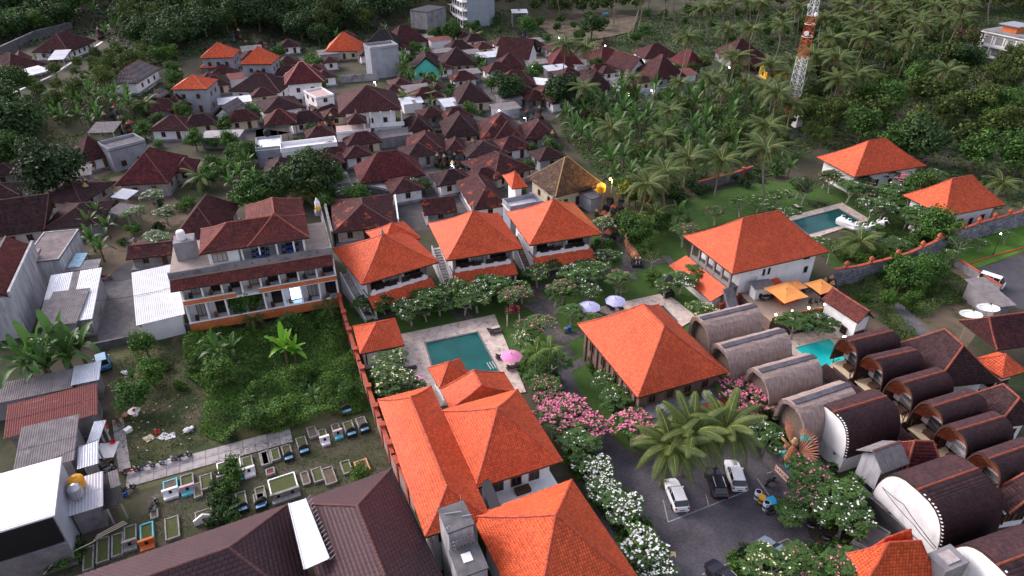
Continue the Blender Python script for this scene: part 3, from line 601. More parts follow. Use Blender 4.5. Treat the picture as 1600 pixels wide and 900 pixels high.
H('wide dark roofed house above the grey courtyard shrine', T(6, (1235, 100), (1492, 72)), 3.0, 220 + 2 / 3.75, m_maroon2, m_whitec, dep=7.5)
H('house with a rusty orange left slope behind the orange roofed tower', T(6, (1395, 232), (1630, 160)), 3.2, 220 + 68 / 3.75, m_patchy, dep=9, lm='house behind the small tower')
H('isolated maroon hip roofed house with a rough wall beside the banana grove', T(3, (75, 818), (276, 806)), 3.1, 700 / 3.75, m_maroon, m_grey, dep=7.5, lm='house beside the banana grove')
H('blotchy red roofed house left of the isolated maroon house', T(3, (-110, 825), (76, 815)), 3.1, 705 / 3.75, m_patchy, dep=7)
H('red tiled house behind the tallest twin coconut palms', T(3, (225, 390), (425, 382)), 3.1, 268 / 3.75, m_redtile, dep=7.5, lm='red house behind the palms')
H('red tiled house right of the twin coconut palms with dark slot windows', T(3, (520, 368), (688, 333)), 3.2, 275 / 3.75, m_redtile, dep=8)
H('low red patchy lean roof before the dark slot windowed house', T(3, (452, 432), (615, 422)), 2.6, 375 / 3.75, m_patchy, dep=4)
H('long dark roofed house with a white awning beside twin palms', T(3, (420, 542), (612, 532)), 3.0, 405 / 3.75, m_maroon2, m_grey, dep=9)
H('white gabled house with a bright triangular end wall in the far row', T(3, (690, 424), (805, 402)), 3.2, 315 / 3.75, m_maroon, m_whitec, dep=9, gable=True, axis='d', lm='white gabled house')
H('farthest maroon roof behind the white gabled house', T(3, (775, 345), (985, 330)), 3.2, 255 / 3.75, m_maroon, dep=8)
H('maroon hip roofed house with plain grey walls in the far row', T(3, (838, 468), (1022, 446)), 3.2, 320 / 3.75, m_maroon, m_grey, dep=9, lm='far grey-walled house')
H('red roofed house with pale green walls at the end of the far row', T(3, (1022, 398), (1147, 384)), 3.1, 290 / 3.75, m_redtile, mat('green_paint', (0.20, 0.48, 0.30)), dep=8, lm='green-walled house')
H('maroon hip roofed house behind leaning palms left of the radio mast', T(3, (1280, 346), (1492, 332)), 3.3, 228 / 3.75, m_maroon, dep=9, lm='house left of the mast')
H('low maroon porch roof over a busy yard left of the radio mast', T(3, (1372, 386), (1560, 374)), 2.8, 338 / 3.75, m_maroon, dep=5, walls=False, porch=True, name='porch_roof', cat='porch')
H('yellow walled kiosk with a grey roof under the radio mast', T(3, (1490, 418), (1640, 412)), 3.6, 357 / 3.75, m_asb, mat('yellow_paint', (0.75, 0.42, 0.03)), dep=5, gable=True, th=1.2, tw=.9, lm='yellow kiosk', name='kiosk', cat='kiosk')
H('deep red hip roof with grey lichen above a shaded courtyard', T(6, (575, 150), (603, 252), (990, 200)), 3.6, 220 + 62 / 3.75, m_redtile, lm='deep red roof', th=.4, tw=.4)
H('old dark roof with a scatter of bright orange replacement tiles', [(518, 365), (620, 352), (612, 302)], 3.2, 314, m_patchy, lm='patched old roof', th=.36, tw=.36, axis='d')
H('small flat ridged red brown shed roof in the grey courtyard', T(6, (985, 437), (1182, 414)), 2.8, 220 + 335 / 3.75, m_patchy, m_concrete, dep=4.6, gable=True, name='shed', cat='shed')
H('brown mottled hip roof left of the white tower with railings', T(6, (1190, 245), (1258, 418), (1462, 372)), 3.2, 220 + 232 / 3.75, m_patchy, lm='mottled brown roof', th=.36, tw=.36)
H('moss covered hip roofed house beside the orange water tank', T(7, (95, 215), (252, 332), (535, 258)), 4.2, 220 + 95 / 3.75, m_moss, m_cream, cap=mat('mossy_ridge', (0.30, 0.22, 0.09)), lm='mossy roofed house', th=.36, tw=.36, axis='w')
H('dark low roof hidden among trees below the white terrace', T(6, (30, 216), (228, 202)), 3.0, 220 + 108 / 3.75, m_maroon2, m_grey, dep=7)
H('maroon roofed house left of the white two storey villa at right edge', T(4, (1125, 222), (1345, 252)), 3.2, 162 / 3.75, m_maroon, dep=8, lm='house beside the white villa')
H('small bare brick hut with a grey sheet roof among the far palms', T(4, (925, 180), (1055, 158)), 3.4, 118 / 3.75, m_asb, mat('raw_brick', (0.22, 0.15, 0.13), (0.17, 0.12, 0.11), 3), dep=6, gable=True, th=1.2, tw=.9, lm='brick hut', name='hut', cat='hut')
H('small open hut with a bluish tin roof at the top right', T(4, (1150, 72), (1245, 68)), 3.0, 30 / 3.75, m_tin, mat('raw_brick', (0.22, 0.15, 0.13)), dep=5, th=2, tw=1, lm='tin hut', name='hut', cat='hut')
for (p, q, lb) in (((1170, 342), (1367, 336), 'left of the two flat grey houses crowned by orange roofs'), ((1405, 377), (1592, 376), 'right of the two flat grey houses crowned by orange roofs')):
    H(lb, T(1, p, q), 6.6, (250 if p[0] < 1300 else 270) / 3.75, m_orange, m_grey, dep=7, cap=m_ocap, lm='twin orange houses', th=.4, tw=.35, inset=.5)
H('small orange entrance pyramid before the left twin orange house', T(1, (1173, 404), (1305, 398)), 3.8, 335 / 3.75, m_orange, m_white, dep=4.5, cap=m_ocap, walls=False, porch=True, name='entrance_pavilion', cat='pavilion', th=.4, tw=.35)
H('small orange entrance pyramid before the right twin orange house', T(1, (1450, 424), (1592, 420)), 3.8, 362 / 3.75, m_orange, m_white, dep=4.5, cap=m_ocap, walls=False, porch=True, name='entrance_pavilion', cat='pavilion', th=.4, tw=.35)

# ---------------------------------------------------------------- hotel villas, halls, cottages
def rect(a, b, c, ze):
    cen, rz, w, d = fp3(a, b, c, ze); return cen, rz, w, d
def local(cen, rz, p):
    dx, dy = p[0] - cen[0], p[1] - cen[1]; return dx * cos(rz) + dy * sin(rz), -dx * sin(rz) + dy * cos(rz)
def table_set(rt, x, y, z, mt, cm):
    m = M(); m.box(x, y, z + .74, 1.2, .8, .05); [m.box(x + i * .5, y + j * .3, z + .36, .07, .07, .72) for i in (-1, 1) for j in (-1, 1)]
    part('table', m, mt, rt)
def chair_mesh():
    m = M(); m.box(0, 0, .45, .5, .5, .06); m.box(0, .24, .8, .5, .05, .6); [m.box(i * .2, j * .2, .22, .05, .05, .44) for i in (-1, 1) for j in (-1, 1)]
    m.box(.26, 0, .65, .05, .5, .05); m.box(-.26, 0, .65, .05, .5, .05); return m
_chair = {}
def chairs(rt, spots, mt):
    if mt.name not in _chair: _chair[mt.name] = chair_mesh().mesh('chair', mt)
    for x, y, z, r in spots: link('chair', _chair[mt.name], rt, (x, y, z), r)
m_lav = mat('balcony_white', (0.80, 0.78, 0.78), rough=.8)
m_stepm = mat('stair_stone', (0.45, 0.42, 0.40), (0.33, 0.31, 0.30), 2, .9)
m_bstep = mat('brown_stair', (0.24, 0.18, 0.15), (0.17, 0.13, 0.11), 2, .9)
m_col = mat('stone_column', (0.24, 0.22, 0.21), (0.17, 0.155, 0.15), 3, .9)
def villa(label, a, b, c, apy, lm, stepm, annex=False):
    ze = 6.6; cen, rz, w, d = rect(a, b, c, ze); h = topz(cen, apy) - ze
    rt = root('villa', label, 'villa', (*cen, 0), rz)
    hiproof(rt, w, d, ze, h, m_orange, m_ocap, rl=0, sag=0.32, seed=int(cen[0] * 3) % 99, th=.30, tw=.25)
    bw, bd = w - 2.6, d - 3.2; fy = -bd / 2
    m = M(); m.bb(-bw / 2, bw / 2, fy + 2.2, bd / 2, 0, ze + .3); part('wall', m, m_white, rt)
    for sx in (-1, 1):
        m = M(); m.bb(sx * bw / 2 - (.22 if sx > 0 else 0), sx * bw / 2 + (0 if sx > 0 else .22), fy, fy + 2.2, 0, ze); part('side_wall', m, m_white, rt)
    for fl in (0.3, 3.4):
        m = M(); m.bb(-bw / 2 - .1, bw / 2 + .1, fy - .3, fy + 2.2, fl - .25, fl); part('floor_slab', m, m_dconc, rt)
        for k in range(3):
            s = bw * (k - 1) / 3.1
            opening(rt, 'f', s, fl + .1, bw / 3.6, 2.3, 0, 0, 'door', m_glass if k != 1 else m_curt, m_wood, cy=fy + 2.19, mull=2)
    for k in range(3):
        m = M(); x = (-1, 0.05, 1)[k] * (bw / 2 - .2); m.bb(x - .22, x + .22, fy - .25, fy + .2, 3.41, ze); part('column', m, m_col, rt)
    for fl, mt_ in ((3.41, m_lav), (.31, m_lav)):
        m = M(); m.bb(-bw / 2 + .25, bw / 2 - .25, fy - .28, fy - .12, fl, fl + .55); part('parapet', m, mt_, rt)
        for k in range(5):
            x = -bw / 2 + .8 + (bw - 1.6) * k / 4; m = M(); m.bb(x - .3, x + .3, fy - .34, fy - .06, fl - .05, fl + (.85 if k % 2 == 0 else .7)); part('parapet_block', m, mt_, rt)
    table_set(rt, -bw / 4, fy + .9, 3.41, m_wood, m_wood); chairs(rt, [(-bw / 4 + 1, fy + .9, 3.41, -1.5), (-bw / 4 - 1, fy + .9, 3.41, 1.5), (bw / 4, fy + .9, 3.41, -1.3), (bw / 4 + 1.1, fy + .9, 3.41, 1.3)], m_wood)
    lt = link('porch_roof', merge_mesh([face_tiles((-bw / 2 - .3, fy - 2.3, 2.35), (bw / 2 + .3, fy - 2.3, 2.35), (bw / 2 + .3, fy - .3, 3.35), (-bw / 2 - .3, fy - .3, 3.35), .26, .32)], m_orange), rt, kind='stuff')
    m = M(); m.prism([(-bw / 2 - .3, fy - 2.3), (bw / 2 + .3, fy - 2.3), (bw / 2 + .3, fy - .3), (-bw / 2 - .3, fy - .3)], lambda x, y: 2.2 + (y - fy + 2.3) * .5, lambda x, y: 2.32 + (y - fy + 2.3) * .5); part('porch_deck', m, m_wood, rt)
    for k in range(3):
        m = M(); x = (-1, 0, 1)[k] * (bw / 2 - .1); m.bb(x - .15, x + .15, fy - 2.1, fy - 1.8, 0, 2.25); part('porch_post', m, m_white, rt)
    m = M(); m.bb(-bw / 2 - .3, bw / 2 + .3, fy - 2.3, fy - .31, .004, .28); part('porch_floor', m, m_dconc, rt)
    # outside stair along the left wall, dropping towards the camera
    sx = -bw / 2 - .85; n = 17; y1 = bd / 2 - 1.5; y0 = fy - 1.6
    for i in range(n):
        m = M(); y = y0 + (y1 - y0) * i / n; zz = .2 + 3.2 * (i + 1) / n; m.bb(sx - .6, sx + .6, y, y + (y1 - y0) / n + .02, zz - .22, zz); part('step', m, stepm, rt)
    m = M()
    for s in (-1, 1):
        xx = sx + s * .68
        for i in range(8):
            ya, yb = y0 - .2 + (y1 - y0 + .2) * i / 8, y0 - .2 + (y1 - y0 + .2) * (i + 1) / 8
            zt = .9 + 3.2 * (i + .5) / 8; m.bb(xx - .08, xx + .08, ya, yb, 0, zt) if False else m.prism([(xx - .08, ya), (xx + .08, ya), (xx + .08, yb), (xx - .08, yb)], 0.004, lambda x, y: .75 + 3.2 * (y - y0) / (y1 - y0))
        part('stair_wall', m, m_white, rt); m = M()
    landmark(lm, *proj((*cen, ze)))
    return rt, w, d, ze, h
def merge_mesh(l, mt): V, Q = merge(l); return npmesh('tile_field', V, Q, mt)
v1 = villa('left orange roofed villa of the three, pale stair on its left side', (520, 389), (565.3, 445.3), (685.9, 409.3), 366, 'left of the three villas', m_stepm)
hiproof(v1[0], 7, 7, 6.3, 2.2, m_orange, m_ocap, rl=0, sag=.15, cen=(4.0, 6.2), finial=False, seed=5)
villa('middle orange roofed villa of the three beside a garden full of frangipani', (670, 349.3), (697.3, 408), (816, 388), 329, 'middle villa', m_stepm)
villa('right orange roofed villa of the three with a brown outside stair', (792, 332), (826.7, 384), (939.2, 365.3), 311, 'right villa', m_bstep)

# --- the big garden hall
cen, rz, w, d = rect((903.2, 506.7), (996, 622.7), (1136.5, 581.3), 5.5)
rt = root('garden_hall', 'largest single orange roof in the garden, on a low brown hall', 'hall', (*cen, 0), rz)
hiproof(rt, w, d, 5.5, topz(cen, 492) - 5.5, m_orange, m_ocap, axis='d', rl=5.2, sag=.28, seed=31, th=.30, tw=.25, finial=2 if False else False, capr=.16)
bw, bd = w - 1.6, d - 1.6
m_brownwall = mat('brown_stone_wall', (0.20, 0.13, 0.11), (0.13, 0.09, 0.08), 2.0, .9)
wallbox(rt, bw, bd, 0, 5.6, m_brownwall)
m = M(); m.bb(-bw / 2 - .4, bw / 2 + .4, -bd / 2 - 1.9, -bd / 2 - .01, 0, 2.6); part('front_annex', m, m_cream, rt)
m = M(); m.bb(-bw / 2 - .6, bw / 2 + .6, -bd / 2 - 2.1, -bd / 2, 2.61, 2.8); part('annex_ledge', m, m_concrete, rt)
for s in (-3.2, 3.4):
    m = M(); m.bb(s - .5, s + .5, -bd / 2 - 1.6, -bd / 2 - .9, 2.82, 3.5); q = part('air_conditioner', m, m_lav, rt)
    g = M(); g.lathe([(.22, 0), (.22, .02)], 10); f = part('fan_grille', g, m_black, q); f.rotation_euler = (pi / 2, 0, 0); f.location = (s - .1, -bd / 2 - 1.61, 3.15)
winrow(rt, 'f', 4, bw * .9, 3.2, 1.0, 1.3, bw, bd); winrow(rt, 'l', 4, bd * .9, 2.6, 1.2, 1.6, bw, bd)
for k in range(9): m = M(); y = -bd / 2 + bd * (k + .5) / 9; m.bb(-bw / 2 - .14, -bw / 2 - .01, y - .12, y + .12, 0, 5.3); part('pilaster', m, m_wood, rt)
lt = link('lean_roof', merge_mesh([face_tiles((1.5, -bd / 2 - 3.6, 1.7), (bw / 2 + .8, -bd / 2 - 3.6, 1.7), (bw / 2 + .8, -bd / 2 - 2, 2.55), (1.5, -bd / 2 - 2, 2.55), .26, .32)], m_orange), rt, kind='stuff')
landmark('garden hall', *proj((*cen, 6)))
# --- the right two-storey hotel
cen, rz, w, d = rect((1068.8, 369.3), (1144, 429.3), (1294.7, 392.8), 7)
rt = root('guest_house', 'white two storey guest house with a worn orange hip roof by the far pool', 'guest house', (*cen, 0), rz)
hiproof(rt, w, d, 7, topz(cen, 335) - 7, m_orange_w, m_ocap, axis='w', rl=7, sag=.30, seed=41, th=.30, tw=.25, finial=False)
bw, bd = w - 2.4, d - 2.6
wallbox(rt, bw - 1.6, bd, 0, 7.2, m_whitec, cx=.8)
opening(rt, 'f', -2.0, 4.3, .7, 1.4, 0, bd, mf=m_lav, mull=0); opening(rt, 'f', -1.0, 4.3, .7, 1.4, 0, bd, mf=m_lav, mull=0)
opening(rt, 'f', 6.2, 5.6, 1.2, .7, 0, bd, mf=m_wood, mull=1); opening(rt, 'f', 6.6, 3.0, .8, 1.2, 0, bd, mf=m_concrete, mull=0)
for s in (-2.9,):
    m = M(); m.bb(s - .35, s + .35, -bd / 2 - .4, -bd / 2 - .01, 4.0, 4.6); part('air_conditioner', m, m_lav, rt)
link('awning_tiles', merge_mesh([face_tiles((-2.6, -bd / 2 - 1.3, 2.6), (1.6, -bd / 2 - 1.3, 2.6), (1.2, -bd / 2 - .02, 3.3), (-2.4, -bd / 2 - .02, 3.3), .26, .3)], m_orange_w), rt, kind='stuff')
m = M(); m.prism([(-2.6, -bd / 2 - 1.3), (1.6, -bd / 2 - 1.3), (1.2, -bd / 2 - .02), (-2.4, -bd / 2 - .02)], lambda x, y: 2.4 + (y + bd / 2 + 1.3) * .54, lambda x, y: 2.57 + (y + bd / 2 + 1.3) * .54); part('awning_deck', m, m_wood, rt)
# left gallery with posts, balcony rail and the lower roof
m = M(); m.bb(-bw / 2 - .2, -bw / 2 + 1.59, -bd / 2, bd / 2, 3.2, 3.45); part('gallery_floor', m, m_dconc, rt)
for k in range(6):
    y = -bd / 2 + .2 + (bd - .4) * k / 5; m = M(); m.bb(-bw / 2 - .2, -bw / 2 + .15, y - .18, y + .18, 3.46, 7.0); part('gallery_post', m, m_col, rt)
    if k < 5:
        m = M(); m.bb(-bw / 2 - .15, -bw / 2 + .02, y + .2, y + (bd - .4) / 5 - .2, 3.5, 4.2); part('gallery_rail', m, m_col, rt)
link('gallery_roof', merge_mesh([face_tiles((-bw / 2 - 3.4, bd / 2 + 1, 2.0), (-bw / 2 - 3.4, -bd / 2 - .3, 2.0), (-bw / 2 - .2, -bd / 2 - .3, 3.3), (-bw / 2 - .2, bd / 2 + 1, 3.3), .26, .3)], m_orange_w), rt, kind='stuff')
m = M(); m.prism([(-bw / 2 - 3.4, -bd / 2 - .3), (-bw / 2 - .2, -bd / 2 - .3), (-bw / 2 - .2, bd / 2 + 1), (-bw / 2 - 3.4, bd / 2 + 1)], lambda x, y: 1.85 + (x + bw / 2 + 3.4) * .4, lambda x, y: 1.97 + (x + bw / 2 + 3.4) * .4); part('gallery_roof_deck', m, m_wood, rt)
m = M(); m.bb(-bw / 2 - 2.6, -bw / 2 + 1.58, -bd / 2 + .2, bd / 2 - .2, 0, 1.9); part('lower_wall', m, m_whitec, rt)
m = M(); m.prism([(-bw / 2 - 1.2, -bd / 2 - 2.4), (-bw / 2 + .6, -bd / 2 - 2.4), (-bw / 2 + .6, -bd / 2), (-bw / 2 - 1.2, -bd / 2)], 0.01, lambda x, y: 1 + (y + bd / 2 + 2.4) * 1.1); part('stair_block', m, m_concrete, rt)
landmark('white guest house', *proj((*cen, 7)))
# --- two orange hip roofs at the right, above the long wall
for lb, a, b, c, ap, rl, nm in (('orange hip roof with flowering trees in front, farther of the right pair', (1282.7, 246.7), (1334.7, 279), (1440, 258), 218, 4.5, 'far right bungalow'),
                            ('orange hip roof just behind the curved stone wall, nearer of the right pair', T(8, (872, 320)), T(8, (1115, 448)), T(8, (1460, 372)), 220 + 212 / 3.75, 5, 'bungalow by the stone wall')):
    cen, rz, w, d = rect(a, b, c, 4.5); rt = root('bungalow', lb, 'bungalow', (*cen, 0), rz)
    hiproof(rt, w, d, 4.5, max(2, topz(cen, ap) - 4.5), m_orange, m_ocap, axis='w', rl=rl, sag=.25, seed=int(w * 9), th=.32, tw=.3, finial=False)
    wallbox(rt, w - 2.4, d - 2.4, 0, 4.6, m_white); winrow(rt, 'f', 4, w - 4, 1, 1.1, 1.5, w - 2.4, d - 2.4, door=2); winrow(rt, 'l', 3, d - 4, 1, 1.1, 1.5, w - 2.4, d - 2.4)
    landmark(nm, *proj((*cen, 5)))
# --- the reception complex, lower middle
def wing(label, a, b, c, ze, apy, axis=None, rl=None, sag=.22, lm=None, seed=1, win=True, inset=1.0, name='hotel_wing', zoff=0):
    cen, rz, w, d = rect(a, b, c, ze); rt = root(name, label, 'hotel wing', (*cen, 0), rz); h = max(2.0, topz(cen, apy) - ze)
    hiproof(rt, w, d, ze, h, m_orange, m_ocap, axis=axis or ('w' if w > d else 'd'), rl=rl, sag=sag, seed=seed, th=.29, tw=.235, finial=False, capr=.17)
    bw, bd = w - 2 * inset, d - 2 * inset; wallbox(rt, bw, bd, 0, ze + .1, m_whitec)
    if win:
        winrow(rt, 'f', 3, bw * .8, ze - 2.6, 1.2, 1.3, bw, bd); winrow(rt, 'l', 4, bd * .8, ze - 2.6, 1.1, 1.3, bw, bd); winrow(rt, 'r', 3, bd * .8, ze - 2.6, 1.1, 1.3, bw, bd)
    if lm: landmark(lm, *proj((*cen, ze)))
    return rt, w, d, h
wing('long orange hipped wing beside the tall boundary wall, ridge running towards the camera', (587.5, 624), T(14, (1000, 661)), T(14, (1385, 556)), 7, 690, 'd', rl=None, lm='long orange wing', seed=51)
wing('orange pyramid roof in the middle of the reception cluster', (809.3, 608), (877.3, 720), (742, 765), 6.8, 637, 'w', rl=0, seed=52, lm='middle reception roof')
wing('smallest orange hipped roof of the reception cluster, nearest the pool', (688, 608), (703, 640.5), (806, 613), 5.5, 613, 'd', rl=3, sag=.12, seed=53, win=False)
wing('orange pyramid roof cut by the lower frame edge, beside white frangipanis', (742, 808), (894.7, 746.7), (1003, 919), 6.8, 804, 'w', rl=0, seed=54, lm='bottom orange roof')
# small pool pavilions
for lb, a, b, c, ap, lm in (('small orange roofed pavilion at the pool edge beside the reception wing', (668, 574.7), (687, 606.5), (738.7, 592), 565, 'pool edge pavilion'),
                        ('square orange roofed pavilion between boundary wall and pool deck', (553.3, 510.5), (561.3, 554.7), (629.9, 538.7), 504, 'pavilion by the boundary wall')):
    cen, rz, w, d = rect(a, b, c, 3.2); rt = root('pavilion', lb, 'pavilion', (*cen, 0), rz)
    hiproof(rt, w, d, 3.2, topz(cen, ap) - 3.2, m_orange_w if 'wall' in lb else m_orange, m_ocap, axis='w', rl=0, sag=.1, seed=61, th=.29, tw=.25, finial=False)
    for sx in (-1, 1):
        for sy in (-1, 1): m = M(); m.box(sx * (w / 2 - .8), sy * (d / 2 - .8), 1.7, .18, .18, 3.1); part('post', m, m_wood, rt)
    m = M(); m.bb(-w / 2 + .5, w / 2 - .5, -d / 2 + .5, d / 2 - .5, .09, .6); part('platform', m, m_lav, rt)
    landmark(lm, *proj((*cen, 3)))
# black metal valley sheets between the wings
rt = root('ribbed_canopy', 'black ribbed metal canopy squeezed between the long wing and the middle roof', 'canopy', P(*T(14, (1360, 400)), 6.5), AX)
for k in range(8):
    a, b, c_, d_ = [np.array(P(*T(14, q), 6.9)) - np.array(rt.location) for q in ((1290, 280), (1350, 290), (1440, 505), (1375, 520))]
    s0, s1 = k / 8, (k + .96) / 8; g = lambda u, v, s: tuple(u + (v - u) * s)
    cs, sn = cos(-AX), sin(-AX); ro = lambda p, dz=0: (p[0] * cs - p[1] * sn, p[0] * sn + p[1] * cs, p[2] + dz)
    m = M(); q = [g(a, d_, s0), g(b, c_, s0), g(b, c_, s1), g(a, d_, s1)]; m.add([ro(p, .0) for p in q] + [ro(p, .12 + .06 * (i < 2)) for i, p in enumerate(q)], [(3, 2, 1, 0), (4, 5, 6, 7), (0, 1, 5, 4), (1, 2, 6, 5), (2, 3, 7, 6), (3, 0, 4, 7)]); part('panel', m, mat('black_sheet', (.03, .03, .035), rough=.5), rt)
# lit white courtyard between the two roofs
cc = P(*T(15, (80, 370)), 4.0)
rt = root('courtyard_terrace', 'lit white terrace slab between the middle and bottom orange roofs', 'terrace', (cc[0], cc[1], 0), AX)
m = M(); m.bb(-4.2, 3.2, -2.6, 3.4, 0, 4.0); part('slab', m, m_whitec, rt)
m = M(); m.bb(-3.2, 3.0, -2.7, -2.5, 4.01, 4.6); part('rail', m, m_lav, rt)
m = M(); m.bb(-1.4, .2, -1.0, -.2, 4.01, 4.5); part('bench', m, m_wood, rt)
m = M(); m.ball((0.6, .6, 4.25), .16); part('lamp', m, mat('lamp_white', (1, 1, 1), emit=(.9, .95, 1), es=14), rt)
# concrete stair tower at the bottom
for lb, pts, z, hh, nm in (('upper block of the stained concrete tower, lattice rail behind', T(14, (1068, 510), (1120, 655), (1275, 590)), 10.3, 10.3, 'concrete_tower'),
                       ('lower block of the stained concrete tower with a white hatch', T(14, (1130, 750), (1190, 915), (1362, 850)), 8.6, 8.6, 'concrete_tower')):
    cen, rz, w, d = rect(*pts, z); rt = root(nm, lb, 'tower', (*cen, 0), rz)
    m = M(); m.bb(-w / 2 + .1, w / 2 - .1, -d / 2 + .1, d / 2 - .1, 0, hh - .2); part('shaft', m, m_streak, rt)
    m = M(); m.bb(-w / 2, w / 2, -d / 2, d / 2, hh - .2, hh); part('roof_slab', m, m_dconc, rt)
    if 'hatch' in lb: m = M(); m.bb(-.5, .35, -.3, .6, hh + .002, hh + .1); part('hatch', m, m_lav, rt); m = M()
    if 'hatch' in lb:
        for k in range(7): x = -w / 2 + .3 + (w - .6) * k / 6; m.box(x, d / 2 - .1, hh + .5, .1, .1, 1.0)
        for z_ in (.45, .95): m.box(0, d / 2 - .1, hh + z_, w - .4, .1, .1)
        part('lattice_rail', m, m_concrete, rt); m = M(); m.bb(-.3, -.15, 0, .1, 0, 0)
    else:
        for q in ((-.9, .6, .6, .2), (.5, -.3, 1.3, -.5)): g = M(); g.bar((q[0], q[1], hh + .1), (q[2], q[3], hh + .15), .05); part('pipe', g, m_steel, rt)
        g = M(); g.bar((w / 2 - .4, d / 2 - .4, hh), (w / 2 - .4, d / 2 - .4, hh + 1.3), .03); part('rod', g, m_steel, rt)

# ---------------------------------------------------------------- rice-barn cottages (curved roofs)
def cottage(label, pl, pr, zr, hw, z0, style, lm=None):
    A, B = P(*pl, zr), P(*pr, zr); rz = AX; L = hypot(B[0] - A[0], B[1] - A[1]); rz = atan2(B[1] - A[1], B[0] - A[0])
    rt = root({'thatch': 'thatched_cottage', 'white': 'barn_cottage', 'dark': 'barn_cottage'}[style], label, 'cottage', ((A[0] + B[0]) / 2, (A[1] + B[1]) / 2, 0), rz)
    H_ = zr - z0; e1, e2 = (.80, .80) if style == 'thatch' else (.62, .85) if style != 'white' else (.62, 1.0)
    yz = lambda th, k=1.0: (hw * k * np.cos(th) ** e1, z0 + H_ * k * np.sin(th) ** e2 if k == 1 else z0 + (H_ - (1 - k) * hw) * np.sin(th) ** e2)
    x0, x1 = -L / 2, L / 2
    if style == 'thatch':
        n = 22; m_th = mat('thatch', (0.50, 0.38, 0.335), (0.28, 0.215, 0.20), 1.6, .95, bump=1.0, bs=14, stretch=(5, 1, .35), spec=.05, col3=(.38, .29, .24), n3=.5, t3=.52, w3=.2)
        m = M(); nx = 14; rr = random.Random(int(A[0] * 10)); V = []
        g = [[None] * (nx + 1) for _ in range(n + 1)]
        for i in range(n + 1):
            t = pi * i / n; s = 1 if i <= n / 2 else -1; th = t if i <= n / 2 else pi - t
            y, z = yz(th); y *= -s
            for j in range(nx + 1):
                x = x0 + L * j / nx; brow = -.55 * sin(th) ** 2 if j == 0 else 0
                q = rr.uniform(-.05, .05); g[i][j] = (x + brow + rr.uniform(-.03, .03), y * (1 + q * .5), z + q - (rr.uniform(0, .15) if i in (0, n) else 0))
        inn = [(x0 + .35 if j == 0 else 0) for j in range(2)]
        vs = [p for r_ in g for p in r_]; W = nx + 1
        fs = [(i * W + j, i * W + j + 1, (i + 1) * W + j + 1, (i + 1) * W + j) for i in range(n) for j in range(nx)]
        m.add(vs, fs); m.f = [f[::-1] for f in m.f]
        # inner shell and rims for thickness
        o = len(m.v); k = .86
        for i in range(n + 1):
            for j in (0, nx):
                p = g[i][j]; m.v.append((p[0] + (.25 if j == 0 else -.1), p[1] * k, z0 + (p[2] - z0) * k - .05))
        for i in range(n):
            a0, a1 = i * W, (i + 1) * W; b0, b1 = o + 2 * i, o + 2 * i + 2
            m.f += [(a0, a1, b1, b0), (a0 + nx, b0 + 1, b1 + 1, a1 + nx), (b0, b1, b1 + 1, b0 + 1)]; m.mi += [0] * 3
        m.f += [(0, o, o + 1, nx), (n * W, n * W + nx, o + 2 * n + 1, o + 2 * n)]; m.mi += [0] * 2
        part('thatch_roof', m, m_th, rt)
        m = M(); cx0, cx1 = x0 - .2, x1 + .1
        nsg = 10
        for k_ in range(nsg):
            xa, xb = cx0 + (cx1 - cx0) * k_ / nsg, cx0 + (cx1 - cx0) * (k_ + 1.03) / nsg
            m.prism([(xa, -.36), (xb, -.36), (xb, .36), (xa, .36)], zr - .06, zr + .09 + .015 * (k_ % 2))
        part('ridge_cap', m, mat('ridge_felt', (.085, .08, .095), (.06, .055, .07), 2, .8, isl=.2), rt)
        em, gx = m_wood, .9
    else:
        mt = m_cottile; L_ = []
        n = 26 if style == 'white' else 22
        for s in (-1, 1):
            def fn(S, t, s=s):
                th = np.clip(t, 0, 1) * pi / 2; y, z = yz(th); ex = t - np.clip(t, 0, 1)
                return np.stack([x0 + (S if s < 0 else L - S), s * y, z + ex * H_], 1)
            L_.append(tiles(fn, lambda t: (0, L), np.linspace(0, 1, n + 1), .30, up=.05, seed=int(abs(A[0] * 5)) + s, arch=.015))
        V, Q = merge(L_); link('roof_tiles', npmesh('roof_tiles', V, Q, mt), rt, kind='stuff')
        m = M(); nn = 16; pr_ = []
        for i in range(nn + 1):
            t = pi * i / nn; s = -1 if i <= nn / 2 else 1; y, z = yz(t if i <= nn / 2 else pi - t); pr_.append((s * float(y), float(z)))
        for i in range(nn):
            (ya, za), (yb, zb) = pr_[i], pr_[i + 1]; k = .95
            m.quad((x0, ya, za - .03), (x0, yb, zb - .03), (x1, yb, zb - .03), (x1, ya, za - .03))
            ia, ib = (ya * k, z0 + (za - z0) * k - .06), (yb * k, z0 + (zb - z0) * k - .06)
            m.quad((x1, ia[0], ia[1]), (x1, ib[0], ib[1]), (x0, ib[0], ib[1]), (x0, ia[0], ia[1]))
            m.quad((x0, ia[0], ia[1]), (x0, ib[0], ib[1]), (x0, yb, zb), (x0, ya, za)); m.quad((x1, ya, za), (x1, yb, zb), (x1, ib[0], ib[1]), (x1, ia[0], ia[1]))
        part('roof_deck', m, m_wood, rt)
        m = M(); capline(m, (x0 - .15, 0, zr + .02), (x1, 0, zr + .02), 0, .15, .4); part('ridge_cap', m, m_ccap, rt)
        em = m_whitec; gx = .7
